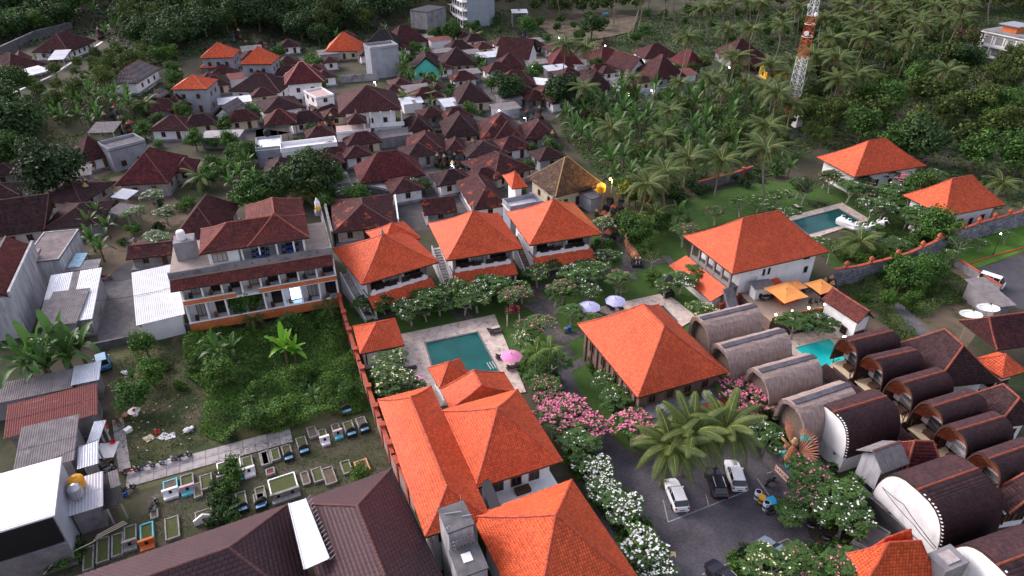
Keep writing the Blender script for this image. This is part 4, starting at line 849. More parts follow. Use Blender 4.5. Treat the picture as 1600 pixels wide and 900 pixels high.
    # end walls following the arch
    for e, gx_ in ((-1, gx if style != 'white' else .12), (1, .3)):
        pts = []; k = .90 if style != 'white' else .97
        for i in range(17):
            t = pi * i / 16; s = -1 if i <= 8 else 1; y, z = yz(t if i <= 8 else pi - t); pts.append((s * float(y) * k, z0 + (float(z) - z0) * k))
        xx = (x0 + gx_) if e < 0 else x1 - gx_
        if style == 'dark' and e < 0: xx = x0 + 2.2
        m = M(); th_ = .2
        f1 = [(xx - (th_ if e < 0 else 0), y, z) for y, z in pts]; f2 = [(xx + (0 if e < 0 else th_), y, z) for y, z in pts]
        m.poly(f1[::-1]); m.poly(f2); 
        part('gable_wall', m, {'thatch': mat('plaited_mat', (.20, .15, .12), (.13, .10, .085), 3, .9), 'white': m_whitec, 'dark': m_lav}[style], rt)
    bw = hw * (.80 if style != 'white' else .965)
    xl = x0 + (2.2 if style == 'dark' else .9 if style == 'thatch' else .12)
    m = M(); m.bb(xl, x1 - .4, -bw, bw, 0, z0 + .25); part('wall', m, m_whitec if style == 'white' else mat('brown_plaster', (.16, .11, .09), (.11, .08, .07), 2, .9), rt)
    if style == 'white':
        for k_, (s, z) in enumerate(((-hw * .55, 1.7), (hw * .5, 1.9))):
            m = M(); m.bb(xl - .06, xl - .003, s - .28, s + .28, z, z + .42); fr = part('window', m, m_lav, rt); g = M(); g.bb(xl - .08, xl - .061, s - .2, s + .2, z + .08, z + .34); part('pane', g, mat('blue_glass', (.03, .05, .10), rough=.2), fr)
        for k_ in range(17):                                    # white verge blocks along the arch edge
            t = pi / 2 * (k_ + .3) / 17; y, z = yz(np.array(t)); m = M(); m.box(x0 + .06, -float(y) + R.uniform(-.03, .03), float(z) + .02, .13, .20, .08); part('verge_block', m, m_lav, rt)
    if style == 'dark':
        # inner orange tiled canopy, balcony and skirt roof at the open end
        L_ = []; 
        for s in (-1, 1):
            def fn(S, t, s=s):
                th = (0.25 + .75 * S / (hw * 1.4)) * pi / 2; th = np.clip(th, 0, pi / 2); k = .93 - .45 * (1 - t)
                return np.stack([x0 + .15 + 1.5 * (1 - t), s * hw * .95 * np.cos(th) ** .62 * k / .93, z0 + .2 + (H_ - .45) * np.sin(th) ** .85 * k], 1) if s < 0 else np.stack([x0 + .15 + 1.5 * t, s * hw * .95 * np.cos(th) ** .62 * (.93 - .45 * t) / .93, z0 + .2 + (H_ - .45) * np.sin(th) ** .85 * (.93 - .45 * t)], 1)
            L_.append(tiles(fn, lambda t: (0, hw * 1.4), np.linspace(0, 1, 6), .28, up=.03, seed=3))
        V, Q = merge(L_); link('inner_canopy', npmesh('inner_canopy', V, Q, mat('orange_soffit_tile', (.42, .12, .05), (.32, .085, .04), 1.5, .8, isl=.25)), rt, kind='stuff')
        m = M(); m.bb(x0 - .1, x0 + 2.19, -hw * .78, hw * .78, z0 - .55, z0 - .4); part('balcony_floor', m, mat('cream_floor', (.60, .50, .34), (.52, .43, .30), 2, .8), rt)
        for s in (-1, 1):
            m = M(); m.bar((x0 + .1, s * hw * .74, z0 - .4), (x0 + .1, s * hw * .74, z0 + .9), .07); m.bar((x0 + .1, s * hw * .74, z0 - .2), (x0 + .1, s * hw * .35, z0 + .9), .05); part('brace', m, m_wood, rt)
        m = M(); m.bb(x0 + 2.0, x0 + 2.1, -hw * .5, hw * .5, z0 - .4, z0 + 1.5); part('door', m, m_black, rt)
        m = M(); m.bb(x0 + .8, x0 + 1.7, -.7, .5, z0 - .4, z0 + .1); part('daybed', m, m_wood, rt)
        link('skirt_roof', merge_mesh([face_tiles((x0 - 1.9, hw * 1.0, z0 - 1.55), (x0 - 1.9, -hw * 1.0, z0 - 1.55), (x0 - .35, -hw * 1.0, z0 - .75), (x0 - .35, hw * 1.0, z0 - .75), .3, .32)], m_maroon2), rt, kind='stuff')
        m = M(); m.prism([(x0 - 1.9, -hw), (x0 - .35, -hw), (x0 - .35, hw), (x0 - 1.9, hw)], lambda x, y: z0 - 1.7 + (x - x0 + 1.9) * .51, lambda x, y: z0 - 1.58 + (x - x0 + 1.9) * .51); part('skirt_deck', m, m_wood, rt)
        for s in (-1, 1): m = M(); m.box(x0 - 1.6, s * hw * .9, (z0 - 1.6) / 2, .18, .18, z0 - 1.6); part('post', m, m_wood, rt)
        m = M(); m.bb(x0 + .3, x0 + 2.19, -hw * .7, hw * .7, 0, z0 - .56); part('lower_wall', m, mat('brown_plaster', (.16, .11, .09)), rt)
    if lm: landmark(lm, *proj((rt.location[0], rt.location[1], zr - 1)))
    return rt
for i, (l, pl, pr) in enumerate((('first thatched cottage, nearest the white guest house', T(11, (1115, 215)), T(11, (1425, 140))), ('second thatched cottage from the guest house', (1131, 541), (1225, 516)),
        ('third thatched cottage from the guest house, beside the small palms', T(12, (35, 522)), T(12, (345, 438))), ('fourth thatched cottage, right behind the winged statue', T(12, (235, 708)), T(12, (548, 603))))):
    cottage(l, pl, pr, 7, 2.45, 2.3, 'thatch', ('first', 'second', 'third', 'fourth')[i] + ' thatched cottage')
cottage('white arched barn cottage with brown tiles, farther one behind the statue', (1303, 644), (1385, 619), 6.8, 3.1, 2.4, 'white', 'farther white barn cottage')
cottage('white arched barn cottage with brown tiles and drooping black cables', (1435, 765), (1528, 732), 7.2, 4.1, 2.2, 'white', 'cabled white barn cottage')
cottage('white arched barn cottage cut off by the lower right corner', T(16, (1425, 835)), T(16, (1780, 705)), 7.2, 4.1, 2.2, 'white')
for i, (l, pl, pr) in enumerate((('first dark barn cottage, beside the turquoise pool', (1328, 533.5), (1395, 517)), ('second dark barn cottage from the turquoise pool', (1368, 561.5), (1432, 547)),
        ('third dark barn cottage from the turquoise pool', (1412, 598.5), (1476, 580)), ('fourth dark barn cottage from the turquoise pool', T(12, (1045, 732)), T(12, (1305, 652))),
        ('fifth dark barn cottage from the turquoise pool', T(12, (1185, 872)), T(12, (1455, 790))), ('sixth dark barn cottage from the turquoise pool', T(16, (1375, 212)), T(16, (1640, 120))))):
    cottage(l, pl, pr, 7, 2.15, 2.6, 'dark', ('first', 'second', 'third', 'fourth', 'fifth', 'sixth')[i] + ' dark barn cottage')
# ordinary tiled roofs among the cottages
def hall(label, a, b, c, ze, apy, axis, rl, mt, lm=None, name='tiled_hall', cat='hall', cap=m_ccap, walls=True, gable=False, wm=None, sag=.15, inset=1.2, wins=True, hmin=1.0):
    cen, rz, w, d = rect(a, b, c, ze); rt = root(name, label, cat, (*cen, 0), rz)
    hiproof(rt, w, d, ze, max(hmin, topz(cen, apy) - ze), mt, cap, axis=axis, rl=rl, sag=sag, gable=gable, th=.34, tw=.30, seed=int(w * 11) % 77, finial=False)
    if walls:
        bw, bd = w - 2 * inset, d - 2 * inset; wallbox(rt, bw, bd, 0, ze + .1, wm or m_white)
        if wins: winrow(rt, 'f', max(2, int(bw / 3)), bw * .85, 1, 1.1, 1.3, bw, bd); winrow(rt, 'l', max(2, int(bd / 3)), bd * .85, 1, 1.1, 1.3, bw, bd)
    if lm: landmark(lm, *proj((*cen, ze)))
    return rt, w, d
hall('broad dark tiled hall roof joined to the first three dark barn cottages', T(12, (820, 385)), T(12, (1030, 640)), T(12, (1398, 570)), 4.2, 440 + 325 / 3.75, 'd', 3.5, m_maroon2, 'dark tiled hall')
hall('dark tiled roof joined to the fourth and fifth dark barn cottages', T(12, (1260, 690)), T(12, (1400, 880)), T(12, (1640, 800)), 4.2, 440 + 640 / 3.75, 'd', 2.5, m_maroon2)
hall('wide maroon pavilion roof at the right edge behind the orange pyramid', T(12, (1240, 240)), T(12, (1415, 420)), T(12, (1790, 330)), 4.4, 440 + 185 / 3.75, 'w', 10, m_maroon, 'right edge pavilion', walls=False)
hall('small bright orange pyramid roof at the right frame edge', T(12, (1278, 455)), T(12, (1448, 568)), T(12, (1600, 525)), 4.0, 440 + 425 / 3.75, 'w', 0, m_orange, 'right edge orange pyramid', cap=m_ocap, name='entrance_pavilion', cat='pavilion', inset=1.0)
hall('narrow red brown gabled roof on a white open gallery by the turquoise pool', T(12, (480, 62)), T(12, (415, 105)), T(12, (605, 255)), 4.4, 440 + 125 / 3.75 - 6, 'd', 3, m_hotel, 'pool gallery', name='gallery', cat='gallery', gable=True, wm=m_whitec, inset=.5)
hall('dark roof strip at the right edge below the sixth dark barn cottage', T(16, (1420, 430)), T(16, (1480, 560)), T(16, (1700, 470)), 4.0, 660 + 340 / 3.75, 'd', 2, m_maroon2)
hall('orange hip roofed gate house at the lower right', (1330, 872), (1345, 925), (1460, 905), 3.6, 660 + 700 / 3.75, 'w', 3, m_orange, 'lower right gate house', cap=m_ocap, name='gate_house', cat='gate house')
hall('orange upper tier roof behind the lower right gate house', T(16, (560, 770)), T(16, (700, 870)), T(16, (990, 815)), 3.2, 660 + 655 / 3.75, 'w', 3, m_orange, cap=m_ocap, name='gate_house', cat='gate house')
# maroon low roof between the white barn cottages
hall('small wine red roof between the two white arched cottages', T(16, (860, 150)), T(16, (865, 310)), T(16, (1040, 250)), 4, 660 + 110 / 3.75, 'w', 2, m_redtile, name='link_roof', cat='roof')
# small grey hut with gabled asbestos roof
cen, rz, w, d = rect(T(16, (590, 165)), T(16, (745, 305)), T(16, (905, 243)), 5.4)
rt = root('water_house', 'small stained white hut with grey sheet gable roof between the barn cottages', 'hut', (*cen, 0), rz)
ht = 1.5
m = M(); m.bb(-w / 2 + .5, w / 2 - .6, -d / 2 + .5, d / 2 - .5, 0, 5.35); part('wall', m, m_streak, rt)
m = M()
for x in (-w / 2 + .5, w / 2 - .6): m.add([(x, -d / 2 + .5, 5.36), (x, d / 2 - .5, 5.36), (x, 0, 5.36 + ht * .8)], [(0, 1, 2)] if x > 0 else [(2, 1, 0)])
part('gable_wall', m, m_streak, rt)
for s in (-1, 1):
    for k in range(4):
        xa, xb = -w / 2 + w * k / 4, -w / 2 + w * (k + .97) / 4; m = M()
        m.add([(xa, s * d / 2, 5.4), (xb, s * d / 2, 5.4), (xb, 0, 5.4 + ht), (xa, 0, 5.4 + ht), (xa, s * d / 2, 5.5), (xb, s * d / 2, 5.5), (xb, 0, 5.5 + ht), (xa, 0, 5.5 + ht)], [(3, 2, 1, 0), (4, 5, 6, 7), (0, 1, 5, 4), (1, 2, 6, 5), (2, 3, 7, 6), (3, 0, 4, 7)]); part('roof_sheet', m, m_asb, rt)
m = M(); m.bb(-w / 2, w / 2, -.12, .12, 5.5 + ht, 5.6 + ht); part('ridge_strip', m, m_mcap, rt)
m = M(); m.bb(-w / 2 + .42, -w / 2 + .499, -1.2, .8, 1.7, 2.3); part('louvre_window', m, m_glass, rt)
landmark('stained white hut', *proj((*cen, 5)))
# grey water tank block beside the lower right cottage
cen, rz, w, d = rect(T(16, (1005, 795)), T(16, (1085, 860)), T(16, (1250, 800)), 6.0)
cen, rz, w, d = rect(T(16, (1010, 770)), T(16, (1120, 880)), T(16, (1255, 815)), 6.0)
rt = root('tank_block', 'square grey concrete water tank block with a lighter square lid', 'water tank', (*cen, 0), rz)
m = M(); m.bb(-w / 2, w / 2, -d / 2, d / 2, 0, 6.0); part('shaft', m, m_concrete, rt); m = M(); m.bb(-.7, .7, -.6, .6, 6.002, 6.14); part('lid', m, mat('rusty_lid', (.42, .40, .42), (.34, .26, .22), 1.5, .8), rt)
# ---------------------------------------------------------------- lower left big brown roof
cen, rz, w, d = fp3((133, 899), (455, 783), (477, 900), 6)
rt = root('market_hall', 'huge dark brown shingled hall roof with hipped end at the lower left', 'hall', (*cen, 0), rz)
h = 3.2
w2 = w + 30
hiproof(rt, w2, d + 4, 6, 4.2, m_shingle, m_mcap, axis='w', rl=w2 - 11, sag=.0, th=.42, tw=.5, seed=71, finial=False, cen=(-15, -2), capr=.16)
m = M(); m.bb(-w2 / 2 - 14, w / 2 - 1, -d / 2 - 3, d / 2 - 1, 0, 6.05); part('wall', m, m_concrete, rt)
landmark('left brown hall roof', 364, 828)
cen, rz, w, d = fp3((470, 790), (616, 725), (700, 940), 6.6)
rt = root('market_hall', 'huge dark brown shingled hall roof beside the tall orange wing', 'hall', (*cen, 0), rz)
hiproof(rt, w, d + 8, 6.6, topz(cen, 850, off=(0, 0)) - 6.6 if False else 3.4, m_shingle, m_mcap, axis='d', rl=d - 4, th=.42, tw=.5, seed=72, finial=False, cen=(0, -4), capr=.16)
m = M(); m.bb(-w / 2 + 1, w / 2 - 1, -d / 2 - 6, d / 2 - 1, 0, 6.65); part('wall', m, m_concrete, rt)
landmark('right brown hall roof', 557, 763)
# translucent skylight between them
a, b, c_, d_ = [P(*q, 8.2) for q in (T(14, (192, 480)), T(14, (290, 450)), T(14, (430, 800)), T(14, (285, 865)))]
rt = root('skylight_strip', 'long white translucent roof strip between the two brown hall roofs', 'skylight', (a[0], a[1], 8.2), 0)
lo = lambda p, dz=0: (p[0] - a[0], p[1] - a[1], p[2] - 8.2 + dz)
mx = lambda p, q, t: tuple(p[i] + (q[i] - p[i]) * t for i in range(3))
for i in range(14):
    for j in range(3):
        t0, t1, s0, s1 = i / 14, (i + .97) / 14, j / 3, (j + .97) / 3
        q = [mx(mx(a, d_, t0), mx(b, c_, t0), s0), mx(mx(a, d_, t0), mx(b, c_, t0), s1), mx(mx(a, d_, t1), mx(b, c_, t1), s1), mx(mx(a, d_, t1), mx(b, c_, t1), s0)]
        m = M(); m.add([lo(p) for p in q] + [lo(p, .05 + .03 * (k < 2)) for k, p in enumerate(q)], [(3, 2, 1, 0), (4, 5, 6, 7), (0, 1, 5, 4), (1, 2, 6, 5), (2, 3, 7, 6), (3, 0, 4, 7)])
        part('panel', m, mat('skylight_sheet', (.82, .84, .90), rough=.4), rt)
for i in range(16):
    p = mx(b, c_, i / 15); m = M(); m.bar(lo(p, -.1), lo((p[0] + .5, p[1] + .2, p[2]), .35), .035); part('bracket', m, m_steel, rt)
m = M(); m.tube([lo(b, .1), lo(c_, .1)], .07); m.tube([lo(a, .1), lo(d_, .1)], .07); part('edge_rail', m, m_steel, rt)

# ---------------------------------------------------------------- walls
def wallrun(name, label, px, h, mt, th=.3, cat='wall', cap=None, caph=.12, post=None, step=3.0, z=0, postm=None, posth=.4, ortop=False):
    """a wall along ground pixels; panels between posts"""
    pts = [np.array(P(*q, z)[:2]) if not ortop else np.array(P(*q, h)[:2]) for q in px]; o = pts[0]
    rt = root(name, label, cat, (o[0], o[1], z), 0); k = 0
    for A, B in zip(pts[:-1], pts[1:]):
        L = np.linalg.norm(B - A); u = (B - A) / L; a = atan2(u[1], u[0]); n = max(1, int(round(L / step)))
        c = (A + B) / 2 - o
        m = M(); m.box(c[0], c[1], h / 2, L + .02 * k, th, h, a); part('wall_panel', m, mt, rt)
        if cap: m = M(); m.box(c[0], c[1], h + caph / 2 + .002, L + th, th + .16, caph, a); part('coping', m, cap, rt)
        if post:
            for i in range(n):
                p = A + u * L * (i + .5) / n - o; m = M()
                if post == 'orn': m.lathe([(.34, 0), (.38, .18), (.22, .3), (.36, .52), (.42, .75), (.28, 1.0), (.08, 1.2)], 8, (p[0], p[1], h + caph), (1.0, .75)); m.box(p[0], p[1], h + caph + .65, .95, .25, .3, a + .2)
                elif post == 'ped': m.box(p[0], p[1], (h + posth) / 2, th + .25, th + .25, h + posth, a); m.box(p[0], p[1], h + posth + .1, th + .45, th + .45, .14, a)
                else: m.box(p[0], p[1], (h + posth) / 2, .25, th + .15, h + posth, a)
                part('wall_ornament' if post == 'orn' else 'pillar', m, postm or mt, rt)
        k += 1
    return rt
wallrun('boundary_wall', 'tall red brown boundary wall with pillars between overgrown lot and hotel', [(531, 478), (545, 528), (565, 590), (596, 680), (618, 738), (650, 800)], 2.8, mat('wall_rose', (.36, .24, .22), (.26, .18, .17), 1.2, .9, col3=(.45, .42, .40), n3=.5, t3=.58, w3=.1), .3, cap=m_redbrick, post='ped', step=4.2, postm=m_redbrick)
m_stonewall = brickmat('stacked_stone', (.27, .27, .29), (.17, .17, .19), (.07, .07, .08), 2.2, .6, .28, 0)
def stonewall():
    px = [(1296, 449), (1330, 444), (1372, 434), (1412, 422), (1448, 406), (1480, 388), (1530, 371), (1600, 352), (1700, 325)]
    h = 3.3; rt = root('stone_wall', 'long curving grey stone wall topped with terracotta ornaments', 'wall', P(*px[0]), 0); o = np.array(P(*px[0])[:2]); pts = [np.array(P(*q)[:2]) - o for q in px]
    ng = np.random.default_rng(3); VV, QQ, off = [], [], 0
    for A, B in zip(pts[:-1], pts[1:]):
        L = np.linalg.norm(B - A); u = (B - A) / L; n_ = np.array([u[1], -u[0]]); a = atan2(u[1], u[0])
        c = (A + B) / 2; m = M(); m.box(c[0] - n_[0] * .12, c[1] - n_[1] * .12, h / 2, L + .1, .3, h, a); part('wall_core', m, m_concrete, rt)
        m = M(); m.box(c[0] - n_[0] * .1, c[1] - n_[1] * .1, h + .09, L + .1, .5, .16, a); part('coping', m, m_redbrick, rt)
        nr = 11
        for r in range(nr):
            s = 0
            while s < L:
                w_ = ng.uniform(.35, .75); e = min(L, s + w_ - .04); z0, z1 = h * r / nr + .02, h * (r + 1) / nr - .015; d = ng.uniform(.03, .09)
                if e - s > .1:
                    vs = []
                    for dd, g in ((0, 0), (d, .03)):
                        for ss, zz in ((s + g, z0 + g), (e - g, z0 + g), (e - g, z1 - g), (s + g, z1 - g)):
                            p = A + u * ss + n_ * (.03 + dd); vs.append((p[0], p[1], zz))
                    VV += vs; QQ += [(off + 4, off + 5, off + 6, off + 7), (off, off + 1, off + 5, off + 4), (off + 1, off + 2, off + 6, off + 5), (off + 2, off + 3, off + 7, off + 6), (off + 3, off, off + 4, off + 7)]; off += 8
                s += w_
        for i in range(max(1, int(round(L / 4.6)))):
            n0 = max(1, int(round(L / 4.6))); p = A + u * L * (i + .5) / n0; m = M()
            m.lathe([(.34, 0), (.42, .15), (.25, .3), (.40, .55), (.45, .8), (.3, 1.05), (.08, 1.3)], 8, (p[0], p[1], h + .17), (1, .8)); m.box(p[0], p[1], h + .85, 1.1, .3, .35, a + .3); part('wall_ornament', m, mat('terracotta', (.50, .13, .06), (.34, .09, .05), 2, .85), rt)
    link('stone_facing', npmesh('stone_facing', VV, QQ, mat('stone_pieces', (.22, .22, .245), (.15, .15, .17), .6, .95, isl=.4)), rt, kind='stuff')
    landmark('curving stone wall', 1400, 420)
stonewall()
wallrun('retaining_wall', 'low grey wall crossing between street and overgrown lot', [(150, 548), (215, 534), (296, 517)], 1.3, m_dconc, .35)
wallrun('retaining_wall', 'grey wall under the orange balconies of the hotel', [(297, 520), (420, 497), (533, 478)], 1.6, m_dconc, .3)
wallrun('retaining_wall', 'upper hillside retaining wall of dark stone at the top left', [(-20, 100), (60, 62), (115, 48)], 3.0, m_dconc, .5, z=4, cap=m_concrete)
wallrun('retaining_wall', 'lower hillside retaining wall with a white pipe rail', [(20, 172), (88, 140), (165, 84)], 4.0, m_dconc, .6, cap=m_lav)
wallrun('yard_wall', 'long grey yard wall behind the pink ridged house', T(2, (500, 485), (720, 470)), 2.2, m_concrete)
wallrun('yard_wall', 'low wall along the far row front yards', T(3, (700, 560), (860, 555), (1020, 535)), 2.0, m_grey)
wallrun('yard_wall', 'red brick pillared wall behind the far lawn', T(7, (1090, 290), (1290, 240), (1400, 200)), 2.0, m_dconc, cap=m_redbrick, post='ped', postm=m_redbrick, step=9)
wallrun('yard_wall', 'narrow pale wall at the left of the patched old roof', [(528, 262), (516, 300), (512, 345), (522, 385)], 3.0, m_dconc, cap=m_concrete)
wallrun('yard_wall', 'white lettered side wall right of the patched old roof', [(616, 300), (624, 362)], 2.6, m_white)
wallrun('parking_wall', 'low grey wall along the right side of the car park', T(16, (560, 430), (760, 600), (1010, 830)), 1.8, m_dconc, cap=m_concrete)
wallrun('red_kerb', 'thin red kerb on the bright verge at the right', T(8, (1240, 725), (1400, 675), (1700, 590)), .18, m_redbrick, .25, cat='kerb')
wallrun('yard_wall', 'stone topped wall at the left of the right hand car park', T(8, (1165, 735), (1420, 900)), 1.6, m_concrete, cap=m_redbrick)
wallrun('garden_wall', 'terracotta garden wall beside the first thatched cottage', [(1122, 489), (1165, 472)], 1.6, m_redbrick, cap=m_redbrick, post='ped', step=3)

# ---------------------------------------------------------------- flat-roofed blocks and sheet roofs
def block(label, pts, z, wm, rm, name='flat_roofed_house', cat='house', par=.5, dep=None, win=1, lm=None, floors=1, inset=0, zg=0, mull=1, sides='fx'):
    fp = fp2(pts[0], pts[1], z, dep) if dep else fp3(*pts, z); cen, rz, w, d = fp; rt = root(name, label, cat, (cen[0], cen[1], zg), rz)
    m = M(); m.bb(-w / 2, w / 2, -d / 2, d / 2, -.5 if zg else 0, z - zg - .2); part('wall', m, wm, rt)
    m = M(); m.bb(-w / 2 - .15, w / 2 + .15, -d / 2 - .15, d / 2 + .15, z - zg - .2, z - zg); part('roof_slab', m, rm, rt)
    if par:
        for x0, x1, y0, y1 in ((-w / 2 - .1, w / 2 + .1, -d / 2 - .1, -d / 2 + .1), (-w / 2 - .1, w / 2 + .1, d / 2 - .1, d / 2 + .1), (-w / 2 - .1, -w / 2 + .1, -d / 2 + .1, d / 2 - .1), (w / 2 - .1, w / 2 + .1, -d / 2 + .1, d / 2 - .1)):
            m = M(); m.bb(x0, x1, y0, y1, z - zg + .001, z - zg + par); part('parapet', m, wm, rt)
    if win:
        sd = 'l' if proj((*cen, z))[0] > 400 else 'r'
        for f in range(floors):
            zz = .9 + 3.3 * f
            winrow(rt, 'f', max(1, int(w / 3)), w * .9, zz, 1.1, 1.3, w, d); winrow(rt, sd, max(1, int(d / 4)), d * .85, zz, 1, 1.2, w, d)
    if lm: landmark(lm, *proj((*cen, z)))
    return rt, w, d
def sheet(label, pts, z, mt, wm=None, pitch=.12, name='sheet_roofed_shed', cat='shed', dep=None, lm=None, axis='x', post=True, inset=.5, nrib=None, wz=1):
    """mono-pitch corrugated roof, sheets laid side by side"""
    cen, rz, w, d = fp2(pts[0], pts[1], z, dep) if dep else fp3(*pts, z); rt = root(name, label, cat, (cen[0], cen[1], 0), rz)
    n = max(2, int(round((w if axis == 'x' else d) / 1.0))); p_ = .085
    for k in range(n):
        rows = 2 if (d if axis == 'x' else w) > 4 else 1
        for r in range(rows):
            m = M(); vs = []; q = 8; 
            for i in range(q + 1):
                t = (k + i / q * 1.02) / n
                for e in (0, 1):
                    s = (r + (e * 1.03)) / rows; dz = (.05 if i % 2 else 0) + R.uniform(-.004, .004) + .03 * (r if axis == 'x' else 0) * (1 - e)
                    x, y = (-w / 2 + w * t, -d / 2 + d * min(s, 1)) if axis == 'x' else (-w / 2 + w * min(s, 1), -d / 2 + d * t)
                    vs.append((x, y, z + pitch * (y + d / 2) + dz))
            m.add(vs, [(2 * i, 2 * i + 2, 2 * i + 3, 2 * i + 1) if axis == 'x' else (2 * i, 2 * i + 1, 2 * i + 3, 2 * i + 2) for i in range(q)]); o = part('roof_sheet', m, mt if R.random() > .06 or mt in (m_whitesheet,) else m_asb, rt); 
    if wm:
        m = M(); m.prism([(-w / 2 + inset, -d / 2 + inset), (w / 2 - inset, -d / 2 + inset), (w / 2 - inset, d / 2 - inset), (-w / 2 + inset, d / 2 - inset)], 0, lambda x, y: z - .08 + pitch * (y + d / 2)); part('wall', m, wm, rt)
    elif post:
        for sx in (-1, 1):
            for sy in (-1, 1): m = M(); m.bb(sx * (w / 2 - .3) - .08, sx * (w / 2 - .3) + .08, sy * (d / 2 - .3) - .08, sy * (d / 2 - .3) + .08, 0, z - .05 + pitch * ((sy * (d / 2 - .3)) + d / 2)); part('post', m, m_steel, rt)
    if lm: landmark(lm, *proj((*cen, z)))
    return rt
block('windowless three storey grey block with white corner pillars', T(2, (668, 292), (832, 272)), 9.0, m_grey, m_concrete, dep=6, win=0, lm='windowless grey block', par=.7)
block('white flat roofed terrace with round vents and a black water drum', T(2, (0, 880), (150, 865)), 4.2, m_grey, m_whitec, dep=7, lm='white terrace')
block('long low white parapet building left of the big two storey house', T(2, (150, 890), (475, 850)), 4.0, m_white, m_whitec, dep=4, par=.8, lm='long white parapet')
block('white two storey side block with pink terrace, behind pink-ridged house', T(2, (352, 580), (455, 560)), 5.5, m_white, mat('pink_terrace', (.50, .36, .33), (.40, .28, .26), 1, .8), dep=8, floors=2)
block('flat concrete house with a broad stained roof beside the left street', [(125, 357.5), (89, 404), (30, 412)], 5.0, m_streak, mat('stained_roof', (.20, .165, .165), (.12, .10, .10), .7, .95, col3=(.30, .27, .27), n3=.6, t3=.6, w3=.1), par=.12, lm='flat stained roof house', win=0)
block('pale flat carport roof among village houses at upper left', T(1, (1175, 808), (1400, 800)), 2.8, m_concrete, mat('pale_slab', (.34, .32, .33), (.24, .23, .24), .8, .9), dep=5, par=0, win=0)
block('grey flat shrine terrace beside the open porch house', T(1, (640, 885), (850, 830)), 5.0, m_grey, m_dconc, dep=6, par=.6, lm='black shrine terrace')
block('low grey store behind the patched old roof', T(6, (620, 255), (820, 300)), 2.4, m_dconc, m_concrete, dep=3, par=.2, win=0)
block('grey base block under the small orange roofed tower', [(787, 318), (797, 330), (845, 320)], 6.0, m_grey, m_whitec, par=.9, name='tower', cat='tower', win=0)
hall('small white tower room with orange pyramid roof behind the right villa', *T(6, (1455, 205), (1495, 286), (1580, 268)), 8.6, 220 + 178 / 3.75, 'w', 0, m_orange, 'small orange-roofed tower', cap=m_ocap, name='tower', cat='tower', inset=.9, wm=m_whitec, wins=False)
block('low dark annex beside the mossy roofed house', T(7, (465, 340), (535, 320)), 3.0, m_grey, m_dconc, dep=4, par=0, win=0)
block('flat grey service roof by the lower right car park corner', T(16, (560, 700), (700, 760), (800, 650)), 2.6, m_dconc, m_dconc, par=.2, win=0)
sheet('long pale sheet roof sloping from the street to the three storey hotel', [(213, 509), (289, 491), (276, 418)], 3.6, m_whitesheet, m_white, lm='pale sheet lean-to', pitch=.05, inset=.6)
sheet('silver corrugated roof beside the stained left gable wall', [(80, 441), (156, 435), (150, 500)], 3.2, m_tin, m_concrete, lm='silver corrugated roof')
sheet('brown sheet patch roof in front of the silver corrugated roof', T(9, (270, 245), (470, 255), (492, 90)), 3.35, m_asb, m_concrete)
sheet('small blue and white striped awning by the left street gate', T(5, (400, 742), (470, 740), (515, 672)), 2.8, mat('blue_white_sheet', (.06, .38, .60), (.55, .60, .60), 1.2, .5, stretch=(1, 3, 1)))
sheet('grey slab awning left of the street gate', T(5, (370, 770), (575, 745)), 2.6, m_concrete, m_dconc, dep=2.6)
sheet('long patched brown sheet roof at the left under the banana clump', [(-60, 640), (117, 607), (115, 582)], 3.0, m_asb, m_concrete, lm='patched brown sheet roof')
sheet('small silver sheet roof beside the banana clump', T(9, (430, 600), (590, 580), (585, 490)), 3.2, m_tin, m_concrete)
sheet('rusty dark red sheet roof at the left edge', [(5, 686), (152, 647), (155, 604)], 3.4, m_rust, m_concrete, lm='rusty red roof', axis='x')
sheet('brown fibre sheet roof between rusty roof and white warehouse', [(30, 735), (122, 722), (118, 662)], 3.6, m_asb, m_concrete, lm='brown fibre roof')
sheet('small tin roof with rust stripes near the parked motorbikes', T(13, (465, 265), (585, 245), (570, 135)), 3.0, m_tin, m_concrete)
sheet('narrow tin canopy above the plastic cones', T(13, (505, 135), (575, 130), (625, 5)), 2.8, m_tin)
sheet('rust striped silver roof carrying two water tanks', [(101, 809), (161, 791), (163, 742)], 3.4, mat('rust_striped_tin', (.50, .50, .54), (.42, .42, .46), .6, .5, col3=(.30, .12, .06), n3=.5, t3=.60, w3=.06, stretch=(3, .5, 1)), m_concrete, lm='rust striped roof')
sheet('black netting canopy over the path side shelter', T(13, (603, 520), (722, 470), (700, 292)), 2.6, mat('black_net', (.02, .02, .022), (.03, .03, .032), 2, .9), lm='black netting canopy')
sheet('white metal awning on the left edge terrace house', T(1, (95, 470), (235, 415), (240, 388)), 6.6, m_whitesheet)
sheet('white metal awning on the hillside villa', T(1, (290, 350), (380, 350), (410, 312)), 6.8, m_whitesheet)
sheet('weathered grey sheet canopy above the maroon porch house', T(1, (508, 780), (665, 775)), 3.0, m_asb, dep=6)
sheet('small grey canopy beside the cream flowering trees at left', T(5, (620, 420), (745, 440)), 2.6, m_asb, dep=3.6)
sheet('low white canopy beside the broad red tiled house', T(5, (645, 330), (740, 345)), 2.6, m_whitesheet, dep=3.5)
sheet('white metal awning by the twin coconut palms', T(3, (555, 530), (630, 535)), 2.7, m_whitesheet, dep=4)
sheet('white tent canopy with red trim in the village lane', T(3, (95, 490), (190, 500)), 2.8, m_whitec, dep=5)
sheet('brown sheet shed roof along the overgrown plot at right', T(12, (1245, 20), (1415, 165), (1500, 130)), 2.6, m_asb, m_concrete)
sheet('grey tin shelter high in the far clearing', T(3, (0, 78), (95, 76)), 6.0, m_tin, dep=5)
